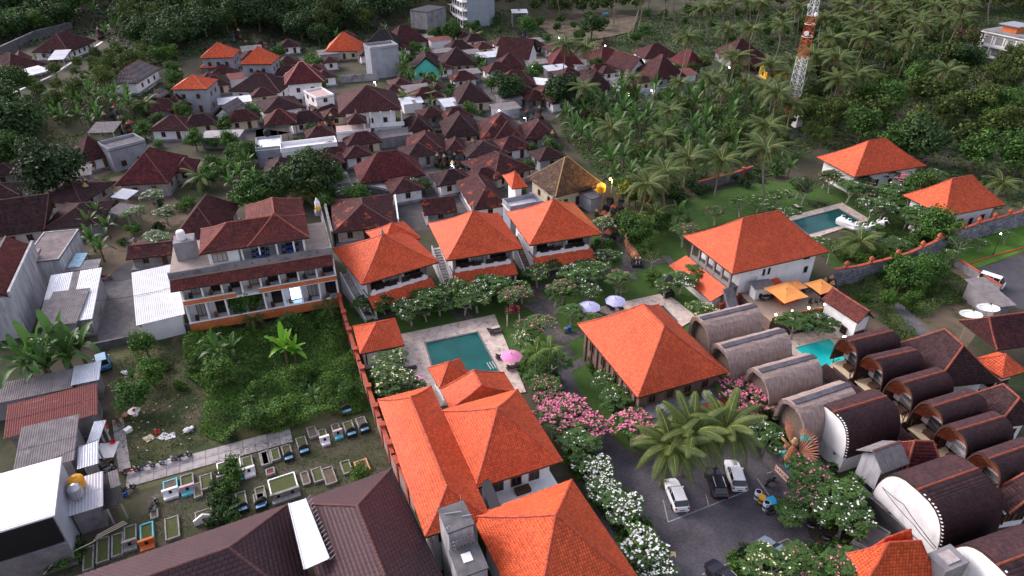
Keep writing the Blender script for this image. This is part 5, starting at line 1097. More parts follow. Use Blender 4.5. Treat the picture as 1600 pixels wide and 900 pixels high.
sheet('dark sheet roof of the grey flower stall by the white guest house', T(8, (0, 880), (118, 860), (80, 815)), 4.2, m_asb, m_whitec, inset=.35, lm='white kiosk', name='kiosk', cat='kiosk')
# left grey-white gable house
cen, rz, w, d = fp3((57, 381), (10, 462), (-70, 480), 7.0)
rt = root('gable_house', 'tall streaked white gable wall with red tiled roof at the left edge', 'house', (*cen, 0), rz)
hiproof(rt, w, d, 7.0, 2.2, m_hotel, m_concrete, axis='d', gable=True, th=.34, tw=.3, sag=0)
m = M(); m.bb(-w / 2, w / 2 + .15, -d / 2 + .1, d / 2 + .2, 0, 7.0); part('wall', m, m_streak, rt)
m = M(); m.bb(w / 2 - .1, w / 2 + .25, -d / 2, d / 2 + .2, 7.001, 7.8); part('parapet', m, m_streak, rt)
m = M(); m.bb(-w / 2 + .2, w / 2, d / 2, d / 2 + 2.5, 0, 5.2); part('rear_block', m, m_concrete, rt)
landmark('streaked gable wall', 45, 440)
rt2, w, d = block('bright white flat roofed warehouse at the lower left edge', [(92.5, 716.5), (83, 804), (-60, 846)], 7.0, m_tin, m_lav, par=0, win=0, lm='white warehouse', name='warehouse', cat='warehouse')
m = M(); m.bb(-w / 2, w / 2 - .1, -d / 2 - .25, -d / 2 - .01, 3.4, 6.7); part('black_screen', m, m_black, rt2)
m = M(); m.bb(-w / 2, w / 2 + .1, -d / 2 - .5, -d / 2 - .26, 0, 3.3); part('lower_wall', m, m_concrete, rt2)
for k in range(12): m = M(); x = -w / 2 + w * (k + .5) / 12; m.bb(x - w / 26, x + w / 26, -d / 2 + .05, d / 2, 7.004, 7.05); part('roof_sheet', m, mat('white_sheet', (.80, .81, .84), (.76, .77, .80), .3, .5), rt2)
# ---------------------------------------------------------------- three storey hotel
A_, B_ = P(296, 505.7, 2.4), P(531, 463.5, 2.4)
w = hypot(B_[0] - A_[0], B_[1] - A_[1]); rz = atan2(B_[1] - A_[1], B_[0] - A_[0]); dd = 11.0
cen = ((A_[0] + B_[0]) / 2 - sin(rz) * dd / 2, (A_[1] + B_[1]) / 2 + cos(rz) * dd / 2)
rt = root('three_storey_hotel', 'three storey hotel with orange balcony bands and red tiled top roof', 'hotel', (*cen, 0), rz)
za = topz(A_, 476.5); zb = topz(A_, 448.5) ; zc = topz(A_, 436)
z1, z2, z3 = 1.8, za, zc                     # floors, roof terrace
fy = -dd / 2
m = M(); m.bb(-w / 2, w / 2, fy + 2.4, dd / 2, 0, z3 - .3); part('wall', m, m_whitec, rt)
for z in (z1, z2):
    m = M(); m.bb(-w / 2, w / 2, fy, fy + 2.39, z - .3, z); part('balcony_slab', m, m_white, rt)
    for x0, x1, sx in ((-w / 2, -w * .17, 0), (-w * .02 if z == z2 else -w * .17 + .01, w / 2, 1)):
        m = M(); m.bb(x0, x1, fy - .12, fy, z - (.1 if z == z2 else .9), z + .62); part('balcony_band', m, m_orangepaint, rt)
        m = M(); m.bb(x0, x1, fy - .18, fy + .06, z + .621, z + .72); part('balcony_rail', m, m_lav, rt)
        n = max(3, int((x1 - x0) / 1.8))
        for i in range(n): x = x0 + (x1 - x0) * (i + .5) / n; m = M(); m.bb(x - .13, x + .13, fy - .15, fy - .121, z + .15, z + .4); part('vent_block', m, m_grey, rt)
    zt = z + (z2 - z1) - .4 if z == z1 else z3 - 1.2
    for i in range(9):
        x = -w / 2 + .1 + (w - .2) * i / 8; m = M(); m.bb(x - .12, x + .12, fy + .3, fy + 2.39, z + .01, zt); part('partition', m, m_lav, rt)
        if i < 8:
            xm = x + w / 16; lit = z == z1 and i == 5
            opening(rt, 'f', xm + .5, z + .05, 1.8, 2.2, 0, 0, 'door', mat('lit_room', (.6, .75, .95), emit=(.45, .7, 1), es=2.2) if lit else (m_glass if i % 3 else m_curt), m_wood, cy=fy + 2.4, mull=2)
            chairs(rt, [(xm - .4, fy + 1.0, z, R.uniform(-1, 1))], m_bwood if i % 2 else m_wood)
# skirt roof and roof terrace
zs0, zs1 = zb, z3 - .35
link('skirt_roof', merge_mesh([face_tiles((-w / 2 - .9, fy - 1.1, zs0), (w / 2 - .2, fy - 1.1, zs0), (w / 2 - .2, fy + .5, zs1), (-w / 2 - .9, fy + .5, zs1), .28, .32)], m_hotel), rt, kind='stuff')
m = M(); m.prism([(-w / 2 - .9, fy - 1.1), (w / 2 - .2, fy - 1.1), (w / 2 - .2, fy + .5), (-w / 2 - .9, fy + .5)], lambda x, y: zs0 - .12 + (y - fy + 1.1) * (zs1 - zs0) / 1.6, lambda x, y: zs0 - .02 + (y - fy + 1.1) * (zs1 - zs0) / 1.6); part('skirt_deck', m, m_wood, rt)
m = M(); m.bb(-w / 2 - .9, w / 2, fy + .4, dd / 2, z3 - .3, z3); part('terrace_floor', m, mat('terrace_stone', (.33, .27, .23), (.24, .2, .18), .8, .9), rt)
m = M(); m.bb(-w / 2 - .9, w / 2, fy + .3, fy + .55, z3 + .001, z3 + .9); part('terrace_parapet', m, m_concrete, rt)
m = M(); m.bb(w / 2 - .2, w / 2, fy + .56, dd / 2 + 6, 0, z3 + .9); part('side_wall', m, m_concrete, rt)
for i in range(9): x = -w / 2 + (w - 1) * (i + .5) / 9; m = M(); m.bb(x - .12, x + .12, fy + .26, fy + .299, z3 + .3, z3 + .55); part('vent_block', m, m_dconc, rt)
zt_ = z3 + 3.0
q0 = P(311.3, 398.4, zt_); q1 = P(483.8, 370.3, zt_)
l0, l1 = local(cen, rz, q0), local(cen, rz, q1); wx = l1[0] - l0[0]; yy = (l0[1] + l1[1]) / 2; dp = 8.0
rc = (l0[0] + wx / 2, yy + dp / 2)
hr = link('top_roof', None, rt); 
hiproof(rt, wx, dp, zt_, 2.3, m_hotel, m_ccap, axis='w', th=.34, tw=.28, sag=.15, cen=rc, seed=8, finial=False)
q2 = P(475, 309, zt_); l2 = local(cen, rz, q2); d2 = l2[1] - yy
hiproof(rt, 8.6, d2, zt_, 2.6, m_hotel, m_ccap, axis='d', th=.34, tw=.28, sag=.15, cen=(l1[0] - 4.3, yy + d2 / 2 + .02), seed=9, finial=False)
bpy.data.objects.remove(hr)
m = M(); m.bb(l1[0] - 7.6, l1[0] - 1, yy + 4.5, yy + d2 - 1, 0, zt_ + .05); part('rear_wall', m, m_white, rt)
m = M(); m.bb(l0[0] + .9, l0[0] + wx * .33, yy + .9, yy + dp - .8, z3 + .002, zt_ + .05); part('top_room', m, m_whitec, rt)
opening(rt, 'f', l0[0] + wx * .16, z3 + .9, 2.0, 1.4, 0, 0, 'window', m_curt, m_bwood, cy=yy + .9, mull=2)
m = M(); m.bb(l0[0] + wx * .33 + .01, l1[0] - .9, yy + 4.5, yy + dp - .8, z3 + .002, zt_ + .05); part('lounge_wall', m, m_lav, rt)
m = M(); m.bb(l1[0] - 1.1, l1[0] - .8, yy + 1, yy + 4.49, z3 + .002, zt_); part('lounge_wall', m, m_lav, rt)
for i in range(4): x = l0[0] + wx * (.36 + .16 * i); m = M(); m.bb(x - .12, x + .12, yy + .8, yy + 1.05, z3 + .002, zt_); part('column', m, m_lav, rt)
m = M(); m.bb(l0[0] + wx * .33, l1[0] - 1, yy + .3, yy + 4.49, z3 + .004, z3 + .03); part('lounge_floor', m, m_lav, rt)
m_bluef = mat('blue_fabric', (.02, .06, .22), (.015, .045, .17), 2, .8)
for tx in (.52, .80):
    x = l0[0] + wx * tx
    for yq in (1.6, 3.2): table_set(rt, x, yy + yq, z3 + .03, m_bluef, m_bluef)
    chairs(rt, [(x + sx * .95, yy + yq, z3 + .03, -sx * pi / 2) for yq in (1.6, 3.2) for sx in (-1, 1)] + [(x, yy + .8, z3 + .03, 3.1), (x, yy + 2.5, z3 + .03, 3.1)], m_bluef)
landmark('three storey hotel', 400, 430)
lt = local(cen, rz, P(*T(5, (1095, 640)), z3 + 1))
m = M(); m.bb(lt[0] - 1.4, lt[0] + 1.4, lt[1] - 1.2, lt[1] + 1.4, z3 + .002, z3 + 2.9); part('stair_head', m, m_concrete, rt)
tw_ = P(*T(5, (1062, 562)), z3 + 3.3); rt_ = root('water_tank', 'white water drum on the concrete stair head of the three storey hotel', 'water tank', tw_)
m = M(); m.lathe([(.55, -.4), (.6, -.3), (.6, .7), (.5, .95), (.2, 1.05), (.0, 1.06)], 14); part('tank_body', m, m_lav, rt_, smooth=False)
# painted garuda-like golden banner on the roof terrace
gp = P(*T(6, (368, 430)), z3 + .02)
rt_ = root('shrine', 'white and gold wrapped shrine on the roof terrace of the three storey hotel', 'shrine', gp, rz)
m = M(); m.box(0, 0, .3, 1.2, 1.2, .6); m.box(0, 0, .7, .9, .9, .25); part('base', m, m_grey, rt_)
m = M(); m.lathe([(.42, .83), (.5, 1.3), (.4, 1.5), (.0, 1.51)], 8); part('sash', m, mat('gold_cloth', (.75, .42, .04)), rt_)
m = M(); m.lathe([(.4, 1.52), (.42, 2.1), (.3, 2.4), (.1, 2.9), (0, 3)], 8); part('statue_body', m, m_lav, rt_)
# ---------------------------------------------------------------- big two-storey village house
rt, w, d, ze, h = H('largest white two storey village house with brown shutters and balcony', T(2, (485, 668), (855, 640)), 7.4, 500 / 3.75, m_maroon, m_whitec, dep=11, lm='largest village house', th=.4, tw=.4, inset=1.6, mf=m_wood)
m = M(); m.bb(-.5, w / 2 + .2, -d / 2 - .8, -d / 2 + 1.59, 3.6, 3.85); part('balcony_slab', m, m_whitec, rt)
m = M(); m.bb(-.5, w / 2 + .2, -d / 2 - .8, -d / 2 - .6, 3.851, 4.6); part('balcony_parapet', m, m_whitec, rt)
for i in range(4): m = M(); x = -.3 + (w / 2 + .2) * i / 3.1; m.bb(x, x + .22, -d / 2 - .55, -d / 2 - .3, 3.852, 7.4); part('column', m, m_whitec, rt)
m = M(); m.bb(.4, w / 2 - .5, -d / 2 - .2, -d / 2 + 1.58, 0, 3.59); part('lower_room', m, m_whitec, rt)
winrow(rt, 'f', 3, w / 2 - 1.5, 1.0, .8, 1.7, 0, 0, cx=w / 4, cy=-d / 2 - .2, mf=m_wood)
m = M(); m.bb(-w / 2 - 1, -.7, -d / 2 - 4.5, -d / 2 + 1.5, 0, 3.9); part('front_wing', m, m_whitec, rt)
m = M(); m.bb(-w / 2 - 1.1, -.6, -d / 2 - 4.6, -d / 2 + 1.4, 3.901, 4.05); part('wing_terrace', m, mat('pink_terrace', (.5, .36, .33)), rt)
m = M(); m.bb(-w / 2 - 1.1, -.6, -d / 2 - 4.6, -d / 2 - 4.4, 4.051, 4.7); part('terrace_parapet', m, m_whitec, rt)
winrow(rt, 'f', 2, 4.5, 1.0, .8, 1.7, 0, 0, cx=-w / 4 - .8, cy=-d / 2 - 4.5, mf=m_wood)
hiproof(rt, 4.6, 4.2, 6.2, 1.8, m_maroon, m_mcap, rl=0, cen=(-w / 4 + .2, -d / 2 - 2.2), th=.4, tw=.4, seed=4)
for sx in (-1, 1):
    for sy in (-1, 1): m = M(); x, y = -w / 4 + .2 + sx * 1.6, -d / 2 - 2.2 + sy * 1.5; m.bb(x - .15, x + .15, y - .15, y + .15, 4.052, 6.3); part('pavilion_post', m, m_whitec, rt)
# ---------------------------------------------------------------- apartment block at the top, white villa at right
g = G(731, 44); rt = root('apartment_block', 'tall grey and white balconied block cut by the top frame edge', 'apartment block', (g[0], g[1], g[2]), AX)
bw, bd, bh = 9.5, 18, 20
m = M(); m.bb(0, bw, 0, bd, -2, bh); part('wall', m, mat('blue_grey_render', (.30, .33, .38), (.25, .28, .32), .5, .9), rt)
m = M(); m.bb(bw, bw + 2.5, 1, 5, -2, bh - 2); part('stair_tower', m, mat('blue_grey_render', (.3, .33, .38)), rt)
for f in range(6):
    m = M(); m.bb(-2.2, -.01, -.2, bd, f * 3.3 - .25, f * 3.3); part('balcony_slab', m, m_whitec, rt)
    m = M(); m.bb(-2.2, -2.05, -.2, bd, f * 3.3 + .001, f * 3.3 + .8); part('balcony_rail', m, m_whitec, rt)
    for k in range(6):
        opening(rt, 'l', 1.5 + 3 * k, f * 3.3 + .3, 1.9, 2.1, 0, 0, 'window', m_glass, m_lav)
        m = M(); m.bb(-2.19, -2.0, 3 * k - .1, 3 * k + .1, f * 3.3 + .81, f * 3.3 + 3.04); part('column', m, m_whitec, rt)
landmark('apartment block', 730, 30)
block('dark sloping roofed building left of the apartment block at the top', T(2, (1000, 70), (1110, 40)), G(690, 25)[2] + 6, m_concrete, mat('black_sheet', (.03, .03, .035)), dep=8, par=0, win=0, zg=G(690, 25)[2])
P0, P1 = P(1526, 87, 0), P(1640, 114, 0); L = hypot(P1[0] - P0[0], P1[1] - P0[1]); rz = atan2(P0[1] - P1[1], P0[0] - P1[0]) - pi / 2
rt = root('white_villa', 'large white two storey villa with brown framed windows at the right edge', 'villa', (P0[0], P0[1], 0), rz)
m = M(); m.bb(0, 12, -L, 0, 0, 8.4); part('wall', m, m_whitec, rt)
for z in (.6, 4.2, 8.4):
    m = M(); m.bb(-1.4, 12.3, -L, .6, z - .3, z); part('floor_slab', m, m_whitec if z > 1 else m_concrete, rt)
for z in (.6, 4.2):
    m = M(); m.bb(-1.4, -1.25, -L, .6, z + .001, z + .75); part('balcony_rail', m, m_lav, rt)
    for k in range(int(L / 4)):
        opening(rt, 'l', -2.2 - 4 * k, z + .5, 3.0, 2.2, 0, 0, 'window', m_curt, m_wood, mull=3)
        m = M(); m.bb(-1.38, -1.1, -.2 - 4 * k, .2 - 4 * k, z + .76, z + 3.3); part('column', m, m_lav, rt)
m = M(); m.bb(-1.2, 12, -L, .4, 8.401, 8.9); m.bb(0, 0, 0, 0, 0, 0) if 0 else None; part('roof_terrace', m, m_concrete, rt)
m = M(); m.bb(2, 8, -9, -4, 8.91, 11); part('roof_room', m, m_orangepaint, rt)
m = M(); m.bb(1, 9, -10, -3, 11.01, 11.3); part('roof_cover', m, mat('blue_grey_sheet', (.25, .28, .32)), rt)
landmark('white villa', 1565, 70)
# ---------------------------------------------------------------- radio mast
g = P(1233, 184); rt = root('radio_mast', 'tall red and white lattice radio mast rising past the top edge', 'radio mast', (g[0], g[1], 0), .5)
m_mw = mat('mast_white', (.78, .78, .78), rough=.5); m_mr = mat('mast_red', (.55, .10, .04), rough=.5)
Hh, nsec = 44.0, 22; hw_ = lambda z: 1.25 - .75 * (z / Hh)
for i in range(nsec):
    za, zb2 = Hh * i / nsec, Hh * (i + 1) / nsec; mm = m_mr if (za < 6 or 16 <= za < 26 or za > 38) else m_mw
    ca = [(sx * hw_(za), sy * hw_(za), za) for sx, sy in ((-1, -1), (1, -1), (1, 1), (-1, 1))]; cb = [(sx * hw_(zb2), sy * hw_(zb2), zb2) for sx, sy in ((-1, -1), (1, -1), (1, 1), (-1, 1))]
    for k in range(4):
        j = (k + 1) % 4
        m = M(); m.bar(ca[k], cb[k], .09); part('leg', m, mm, rt)
        m = M(); m.bar(ca[k], ca[j], .04); part('girt', m, mm, rt)
        m = M(); m.bar(ca[k], cb[j], .04); part('brace', m, mm, rt); m = M(); m.bar(ca[j], cb[k], .04); part('brace', m, mm, rt)
for z, a in ((26, 0), (28, 2.2), (22, 3.6), (31, 4.6)):
    m = M(); r = hw_(z) + .5; m.lathe([(.0, -.1), (.5, 0), (.62, .15), (.62, .2)], 12); dsh = part('dish', m, m_mw, rt); dsh.location = (r * cos(a), r * sin(a), z); dsh.rotation_euler = (0, pi / 2, a)
for z in (21, 24): m = M(); r = hw_(z) + .45; m.tube([(r * cos(t * pi / 8), r * sin(t * pi / 8), z) for t in range(17)], .06, 4); part('platform_ring', m, m_mw, rt)
landmark('radio mast', 1237, 120)
g = P(*T(4, (245, 740))); rt = root('equipment_cabinet', 'white equipment cabinet on the pad under the radio mast', 'cabinet', g, .4)
m = M(); m.box(0, 0, 1.3, 2.4, 1.6, 2.6); part('cabinet_body', m, m_lav, rt); m = M(); m.box(0, -.83, 1.3, 1, .04, 2); part('door', m, m_whitec, rt)

# regions
def inside(p, poly):
    x, y = p; c = False; n = len(poly)
    for i in range(n):
        (x1, y1), (x2, y2) = poly[i], poly[(i + 1) % n]
        if (y1 > y) != (y2 > y) and x < (x2 - x1) * (y - y1) / (y2 - y1) + x1: c = not c
    return c
OCC = []
for o in list(COL.objects):
    if o.type == 'EMPTY' and not o.parent and o.get('category') in ('house', 'shed', 'kiosk', 'hut', 'villa', 'hall', 'bungalow', 'guest house', 'hotel', 'cottage', 'pavilion', 'tower', 'apartment block', 'hotel wing', 'pool', 'outbuilding', 'porch', 'gallery'):
        xs_, ys_ = [], []
        for c in o.children:
            if c.type == 'MESH' and len(c.data.vertices):
                for b in c.bound_box: xs_.append(b[0]); ys_.append(b[1])
        if xs_: cx_, cy_ = (min(xs_) + max(xs_)) / 2, (min(ys_) + max(ys_)) / 2; a = o.rotation_euler.z; OCC.append((o.location.x + cx_ * cos(a) - cy_ * sin(a), o.location.y + cx_ * sin(a) + cy_ * cos(a), .5 * min(max(xs_) - min(xs_), max(ys_) - min(ys_)) + .6))
OCC.append((*P(1580, 75)[:2], 13)); OCC.append((*P(1228, 112)[:2], 6))
def free(x, y, pad): return all((x - a) ** 2 + (y - b) ** 2 > (r + pad) ** 2 for a, b, r in OCC)
def scatter(poly, dist, pad, maxn=999, tries=6000):
    W_ = [G(*q) for q in poly]; pw = [q[:2] for q in W_]; x0, x1 = min(q[0] for q in pw), max(q[0] for q in pw); y0, y1 = min(q[1] for q in pw), max(q[1] for q in pw); out = []
    cell = {}
    for _ in range(tries):
        x, y = R.uniform(x0, x1), R.uniform(y0, y1)
        if not inside((x, y), pw) or not free(x, y, pad): continue
        k = (int(x / dist), int(y / dist))
        if any((x - a) ** 2 + (y - b) ** 2 < dist ** 2 for i in (-1, 0, 1) for j in (-1, 0, 1) for a, b in cell.get((k[0] + i, k[1] + j), ())): continue
        cell.setdefault(k, []).append((x, y)); out.append((x, y))
        if len(out) >= maxn: break
    return out

def recompute():
    pass
VEG = []
rv = random.Random(5)
n0 = 0
for poly, n, dist in (([(400, 205), (520, 195), (700, 120), (880, 110), (1090, 125), (1085, 145), (900, 158), (860, 200), (875, 240), (860, 300), (700, 345), (530, 380), (525, 290)], 46, 5.9), ([(165, 190), (330, 90), (480, 75), (530, 100), (520, 190), (400, 215), (300, 230), (200, 225)], 22, 6), ([(0, 280), (130, 270), (200, 300), (130, 330), (0, 330)], 4, 6), ([(530, 65), (700, 60), (880, 80), (1000, 80), (1000, 105), (700, 110), (540, 105)], 20, 5.8)):
    for x, y in scatter(poly, dist, 1.3, n, 5000):
        w_, d_ = rv.uniform(5.5, 9), rv.uniform(4, 5.5); mt_, kd = rv.choice(((m_maroon2, 'small dark roofed house'), (m_maroon, 'small maroon roofed house'), (m_patchy, 'small blotchy tiled house'), (m_maroon, 'small maroon roofed house')))
        u = (cos(AX) * w_ / 2, sin(AX) * w_ / 2); b_ = proj((x - u[0], y - u[1], 2.7)); c_ = proj((x + u[0], y + u[1], 2.7)); ap = proj((x - sin(AX) * d_ / 2, y + cos(AX) * d_ / 2, 2.7 + w_ * .27))[1]
        if rv.random() < .22:
            r_ = sheet('x', [b_, c_], 2.7, rv.choice((m_tin, m_asb, m_rust, m_asb)), rv.choice((m_concrete, m_grey, m_white)), dep=d_); kd = 'small sheet roofed shed'
        else: r_ = H('x', [b_, c_], 2.7, ap, mt_, rv.choice((m_concrete, m_grey, m_white, m_cream)), dep=d_, name='village_house', inset=.7)[0]; r_['group'] = 'small houses crowded in the village'
        VEG.append((r_, kd, *proj((x, y, 3)))); OCC.append((x, y, 3.2)); n0 += 1

# ---------------------------------------------------------------- plants
def leafcloud(cen, nrm, L, W, rg, tilt=.6):
    n = len(cen); r = rg.normal(size=(n, 3)); nn = nrm + tilt * r; nn /= np.linalg.norm(nn, axis=1, keepdims=True) + 1e-9
    t = rg.normal(size=(n, 3)); t -= nn * (t * nn).sum(1, keepdims=True); t /= np.linalg.norm(t, axis=1, keepdims=True) + 1e-9; b = np.cross(nn, t)
    s = rg.uniform(.7, 1.3, (n, 1)); V = np.stack([cen - t * L * s / 2, cen + b * W * s / 2 + nn * .04, cen + t * L * s / 2 - nn * L * .12, cen - b * W * s / 2 + nn * .04], 1).reshape(-1, 3)
    return V, (np.arange(n)[:, None] * 4 + np.arange(4)[None])
def crown(seed, rx, rz, zc, blobs, per, L, W, br=.42, gap=.0, low=-.7, mt=m_leaf):
    rg = np.random.default_rng(seed); C, N = [], []
    for i in range(blobs):
        d = rg.normal(size=3); d /= np.linalg.norm(d); d[2] = max(d[2], low); q = rg.uniform(.35, .85)
        c = np.array([d[0] * rx * q, d[1] * rx * q, d[2] * rz * q + zc]); r = rx * br * rg.uniform(.6, 1.15)
        u = rg.normal(size=(per, 3)); u /= np.linalg.norm(u, axis=1, keepdims=True); rr = r * rg.uniform(.55, 1.1, (per, 1))
        C.append(c + u * rr * np.array([1, 1, .75])); N.append(u + np.array([0, 0, .35]))
    V, Q = leafcloud(np.concatenate(C), np.concatenate(N), L, W, rg); return npmesh('crown', V, Q, mt)
def trunkmesh(seed, h, r, nb=5, spread=1.6, mt=m_bark, lean=.3):
    rr = random.Random(seed); m = M(); top = (rr.uniform(-lean, lean), rr.uniform(-lean, lean), h * .55)
    m.tube([(0, 0, -.3), (top[0] * .4, top[1] * .4, h * .25), top], [r, r * .8, r * .65], 7)
    for i in range(nb):
        a = 2 * pi * i / nb + rr.uniform(-.4, .4); e = (top[0] + cos(a) * spread, top[1] + sin(a) * spread, h * rr.uniform(.8, 1.05))
        mid = ((top[0] * .6 + e[0] * .4), (top[1] * .6 + e[1] * .4), top[2] + (e[2] - top[2]) * .55); m.tube([top, mid, e], [r * .5, r * .33, r * .15], 5)
    return m.mesh('trunk', mt)
PROTO = {}
HID = (0, -500, -50)
def mkproto(key, name, cat, group, parts, z):
    PROTO[key] = (name, cat, group, parts, z)
def put(key, px, py, s=1.0, kind=None, sz=None, base=False, rz=None, label=None):
    name, cat, group, parts, zc = PROTO[key]
    parts = parts[R.randrange(len(parts))] if isinstance(parts[0], list) else parts
    sz = sz or s
    if base: p = G(px, py)
    else:
        z0 = 0
        for _ in range(3): q = P(px, py, zc * sz + z0); z0 = terr(q[0], q[1])
        p = (q[0], q[1], z0)
    o = link(name, None, None, p, R.uniform(0, 6.28) if rz is None else rz); o.scale = (s, s, sz); o['category'] = cat; o['group'] = group
    for nm, me, *tr in parts:
        c = link(nm, me, o)
        if tr and tr[0] is not None: c.matrix_local = tr[0] if not isinstance(tr[0], tuple) else c.matrix_local
        if len(tr) > 1: c['kind'] = tr[1]
    if label: o['label'] = label
    else: VEG.append((o, kind or name.replace('_', ' '), *proj((p[0], p[1], p[2] + zc * sz))))
    return o
from mathutils import Matrix, Euler
def TM(loc, rot, s=1): return Matrix.LocRotScale(Vector(loc), Euler(rot), Vector((s,) * 3))
# broadleaf kinds: (variants)
mkproto('mango', 'broadleaf_tree', 'tree', 'broadleaf trees around the village', [[('trunk', trunkmesh(i, 5, .35)), ('crown', crown(i, 4.2, 3.2, 5.0, 34, 110, .55, .34, mt=m_leafd))] for i in range(3)], 5.0)
mkproto('loose', 'broadleaf_tree', 'tree', 'broadleaf trees around the village', [[('trunk', trunkmesh(10 + i, 6, .25)), ('crown', crown(20 + i, 3.8, 3.6, 5.5, 26, 80, .5, .28, br=.36, mt=m_leafo))] for i in range(4)], 5.5)
mkproto('leafy', 'broadleaf_tree', 'tree', 'broadleaf trees around the village', [[('trunk', trunkmesh(30 + i, 5, .25)), ('crown', crown(40 + i, 3.6, 3.2, 4.6, 30, 90, .5, .30, mt=m_leaf))] for i in range(4)], 4.6)
mkproto('fresh', 'broadleaf_tree', 'tree', 'broadleaf trees around the village', [[('trunk', trunkmesh(50 + i, 4, .2)), ('crown', crown(60 + i, 3.0, 2.7, 3.8, 24, 90, .45, .28, mt=m_leafg))] for i in range(2)], 3.8)
mkproto('shrub', 'shrub', 'shrub', 'shrubs in gardens and yards', [[('stem', trunkmesh(70 + i, .8, .06, 4, .5)), ('foliage', crown(80 + i, 1.3, 1.0, .9, 12, 60, .30, .18, br=.5, low=-.2, mt=(m_leaf, m_leafg, m_leafd)[i]))] for i in range(3)], .9)
mkproto('bare', 'bare_tree', 'tree', 'thin half bare trees', [[('trunk', trunkmesh(90, 5, .16, 9, 2.4, m_pbark)), ('crown', crown(91, 2.8, 1.6, 4.6, 16, 26, .3, .16, br=.35, mt=m_leafo))]], 4.4)
mkproto('dry', 'dry_tree', 'tree', 'thin half bare trees', [[('trunk', trunkmesh(95, 8, .2, 9, 3.0, m_pbark)), ('crown', crown(96, 3.4, 2.4, 7.5, 20, 40, .28, .10, br=.42, mt=mat('dry_twigs', (.17, .12, .09), (.12, .09, .06), 1, .95, isl=.3)))]], 7.2)
def frangi(seed, petal, dens, leafn=7, R_=2.6, h=3.6, ntip=60, fsz=.18):
    rg = random.Random(seed); ng = np.random.default_rng(seed); m = M(); tips = []
    def grow(p, d, L, r, lv):
        e = tuple(p[i] + d[i] * L for i in range(3)); m.tube([p, e], [r, r * .75], 5, cap=False)
        if lv == 0: tips.append((e, d)); return
        n = 3 if lv > 1 else rg.choice((2, 3)); a0 = rg.uniform(0, 6.28)
        for i in range(n):
            a = a0 + 2 * pi * i / n; sp = .75 if lv > 1 else .6
            v = np.array(d) + sp * np.array([cos(a), sin(a), 0]) + np.array([0, 0, .15 if lv > 1 else .35]); v[2] = max(v[2], .12); v /= np.linalg.norm(v); grow(e, tuple(v), L * rg.uniform(.66, .82), r * .68, lv - 1)
    grow((0, 0, -.1), (rg.uniform(-.15, .15), rg.uniform(-.15, .15), 1), h * .30, .13, 4)
    xy = max(hypot(t[0][0], t[0][1]) for t in tips); zt = max(t[0][2] for t in tips); sx, sz = R_ / xy, h / zt
    m.v = [(x * sx, y * sx, z * sz) for x, y, z in m.v]; V, n = [], 0; C, N = [], []; F_, FN = [], []
    for (x, y, z), d in tips:
        e = np.array([x * sx, y * sx, z * sz])
        for k in range(leafn + 3):
            a = 2 * pi * k / (leafn + 3) + rg.uniform(-.3, .3); o = np.array([cos(a), sin(a), rg.uniform(.0, .35)]); u = o / np.linalg.norm(o); L = rg.uniform(.34, .52); w = .12; b = np.array([-sin(a), cos(a), 0]); p0 = e + u * .04
            C.append(np.stack([p0, p0 + u * L * .55 + b * w, p0 + u * L + np.array([0, 0, -.12]), p0 + u * L * .55 - b * w]))
        if rg.random() < dens:
            for k in range(7 if dens > .8 else 4):
                c = e + np.array([rg.uniform(-.3, .3), rg.uniform(-.3, .3), rg.uniform(.0, .22)]); F_.append(c); FN.append((rg.uniform(-.4, .4), rg.uniform(-.4, .4), 1))
    VV = np.concatenate(C); out = [('trunk', m.mesh('trunk', m_pbark)), ('foliage', npmesh('foliage', VV, np.arange(len(VV)).reshape(-1, 4), m_fleaf))]
    if F_:
        V, Q = leafcloud(np.array(F_), np.array(FN, float), fsz * (1.4 if dens > .4 else 1.05), fsz * (1.35 if dens > .4 else 1), ng, .25); out.append(('blossom', npmesh('blossom', V, Q, petal)))
    return out
for key, petal, dens, nm in (('fw', m_fwhite, .22, 'white'), ('fww', m_fwhite, .68, 'white'), ('fp', m_fpink, .28, 'pink'), ('fpp', m_fpink, .85, 'pink'), ('fc', m_fcream, .30, 'cream'), ('fg', m_fwhite, .06, 'green')):
    mkproto(key, 'frangipani_tree', 'frangipani', 'frangipani trees in the hotel garden', [frangi(hash(nm) % 7 + 100 * i + int(dens * 100), petal, dens) for i in (1, 2)] if 0 else [frangi(100 * i + int(dens * 100) + ord(nm[0]), petal, dens) for i in (1, 2)], 3.0)
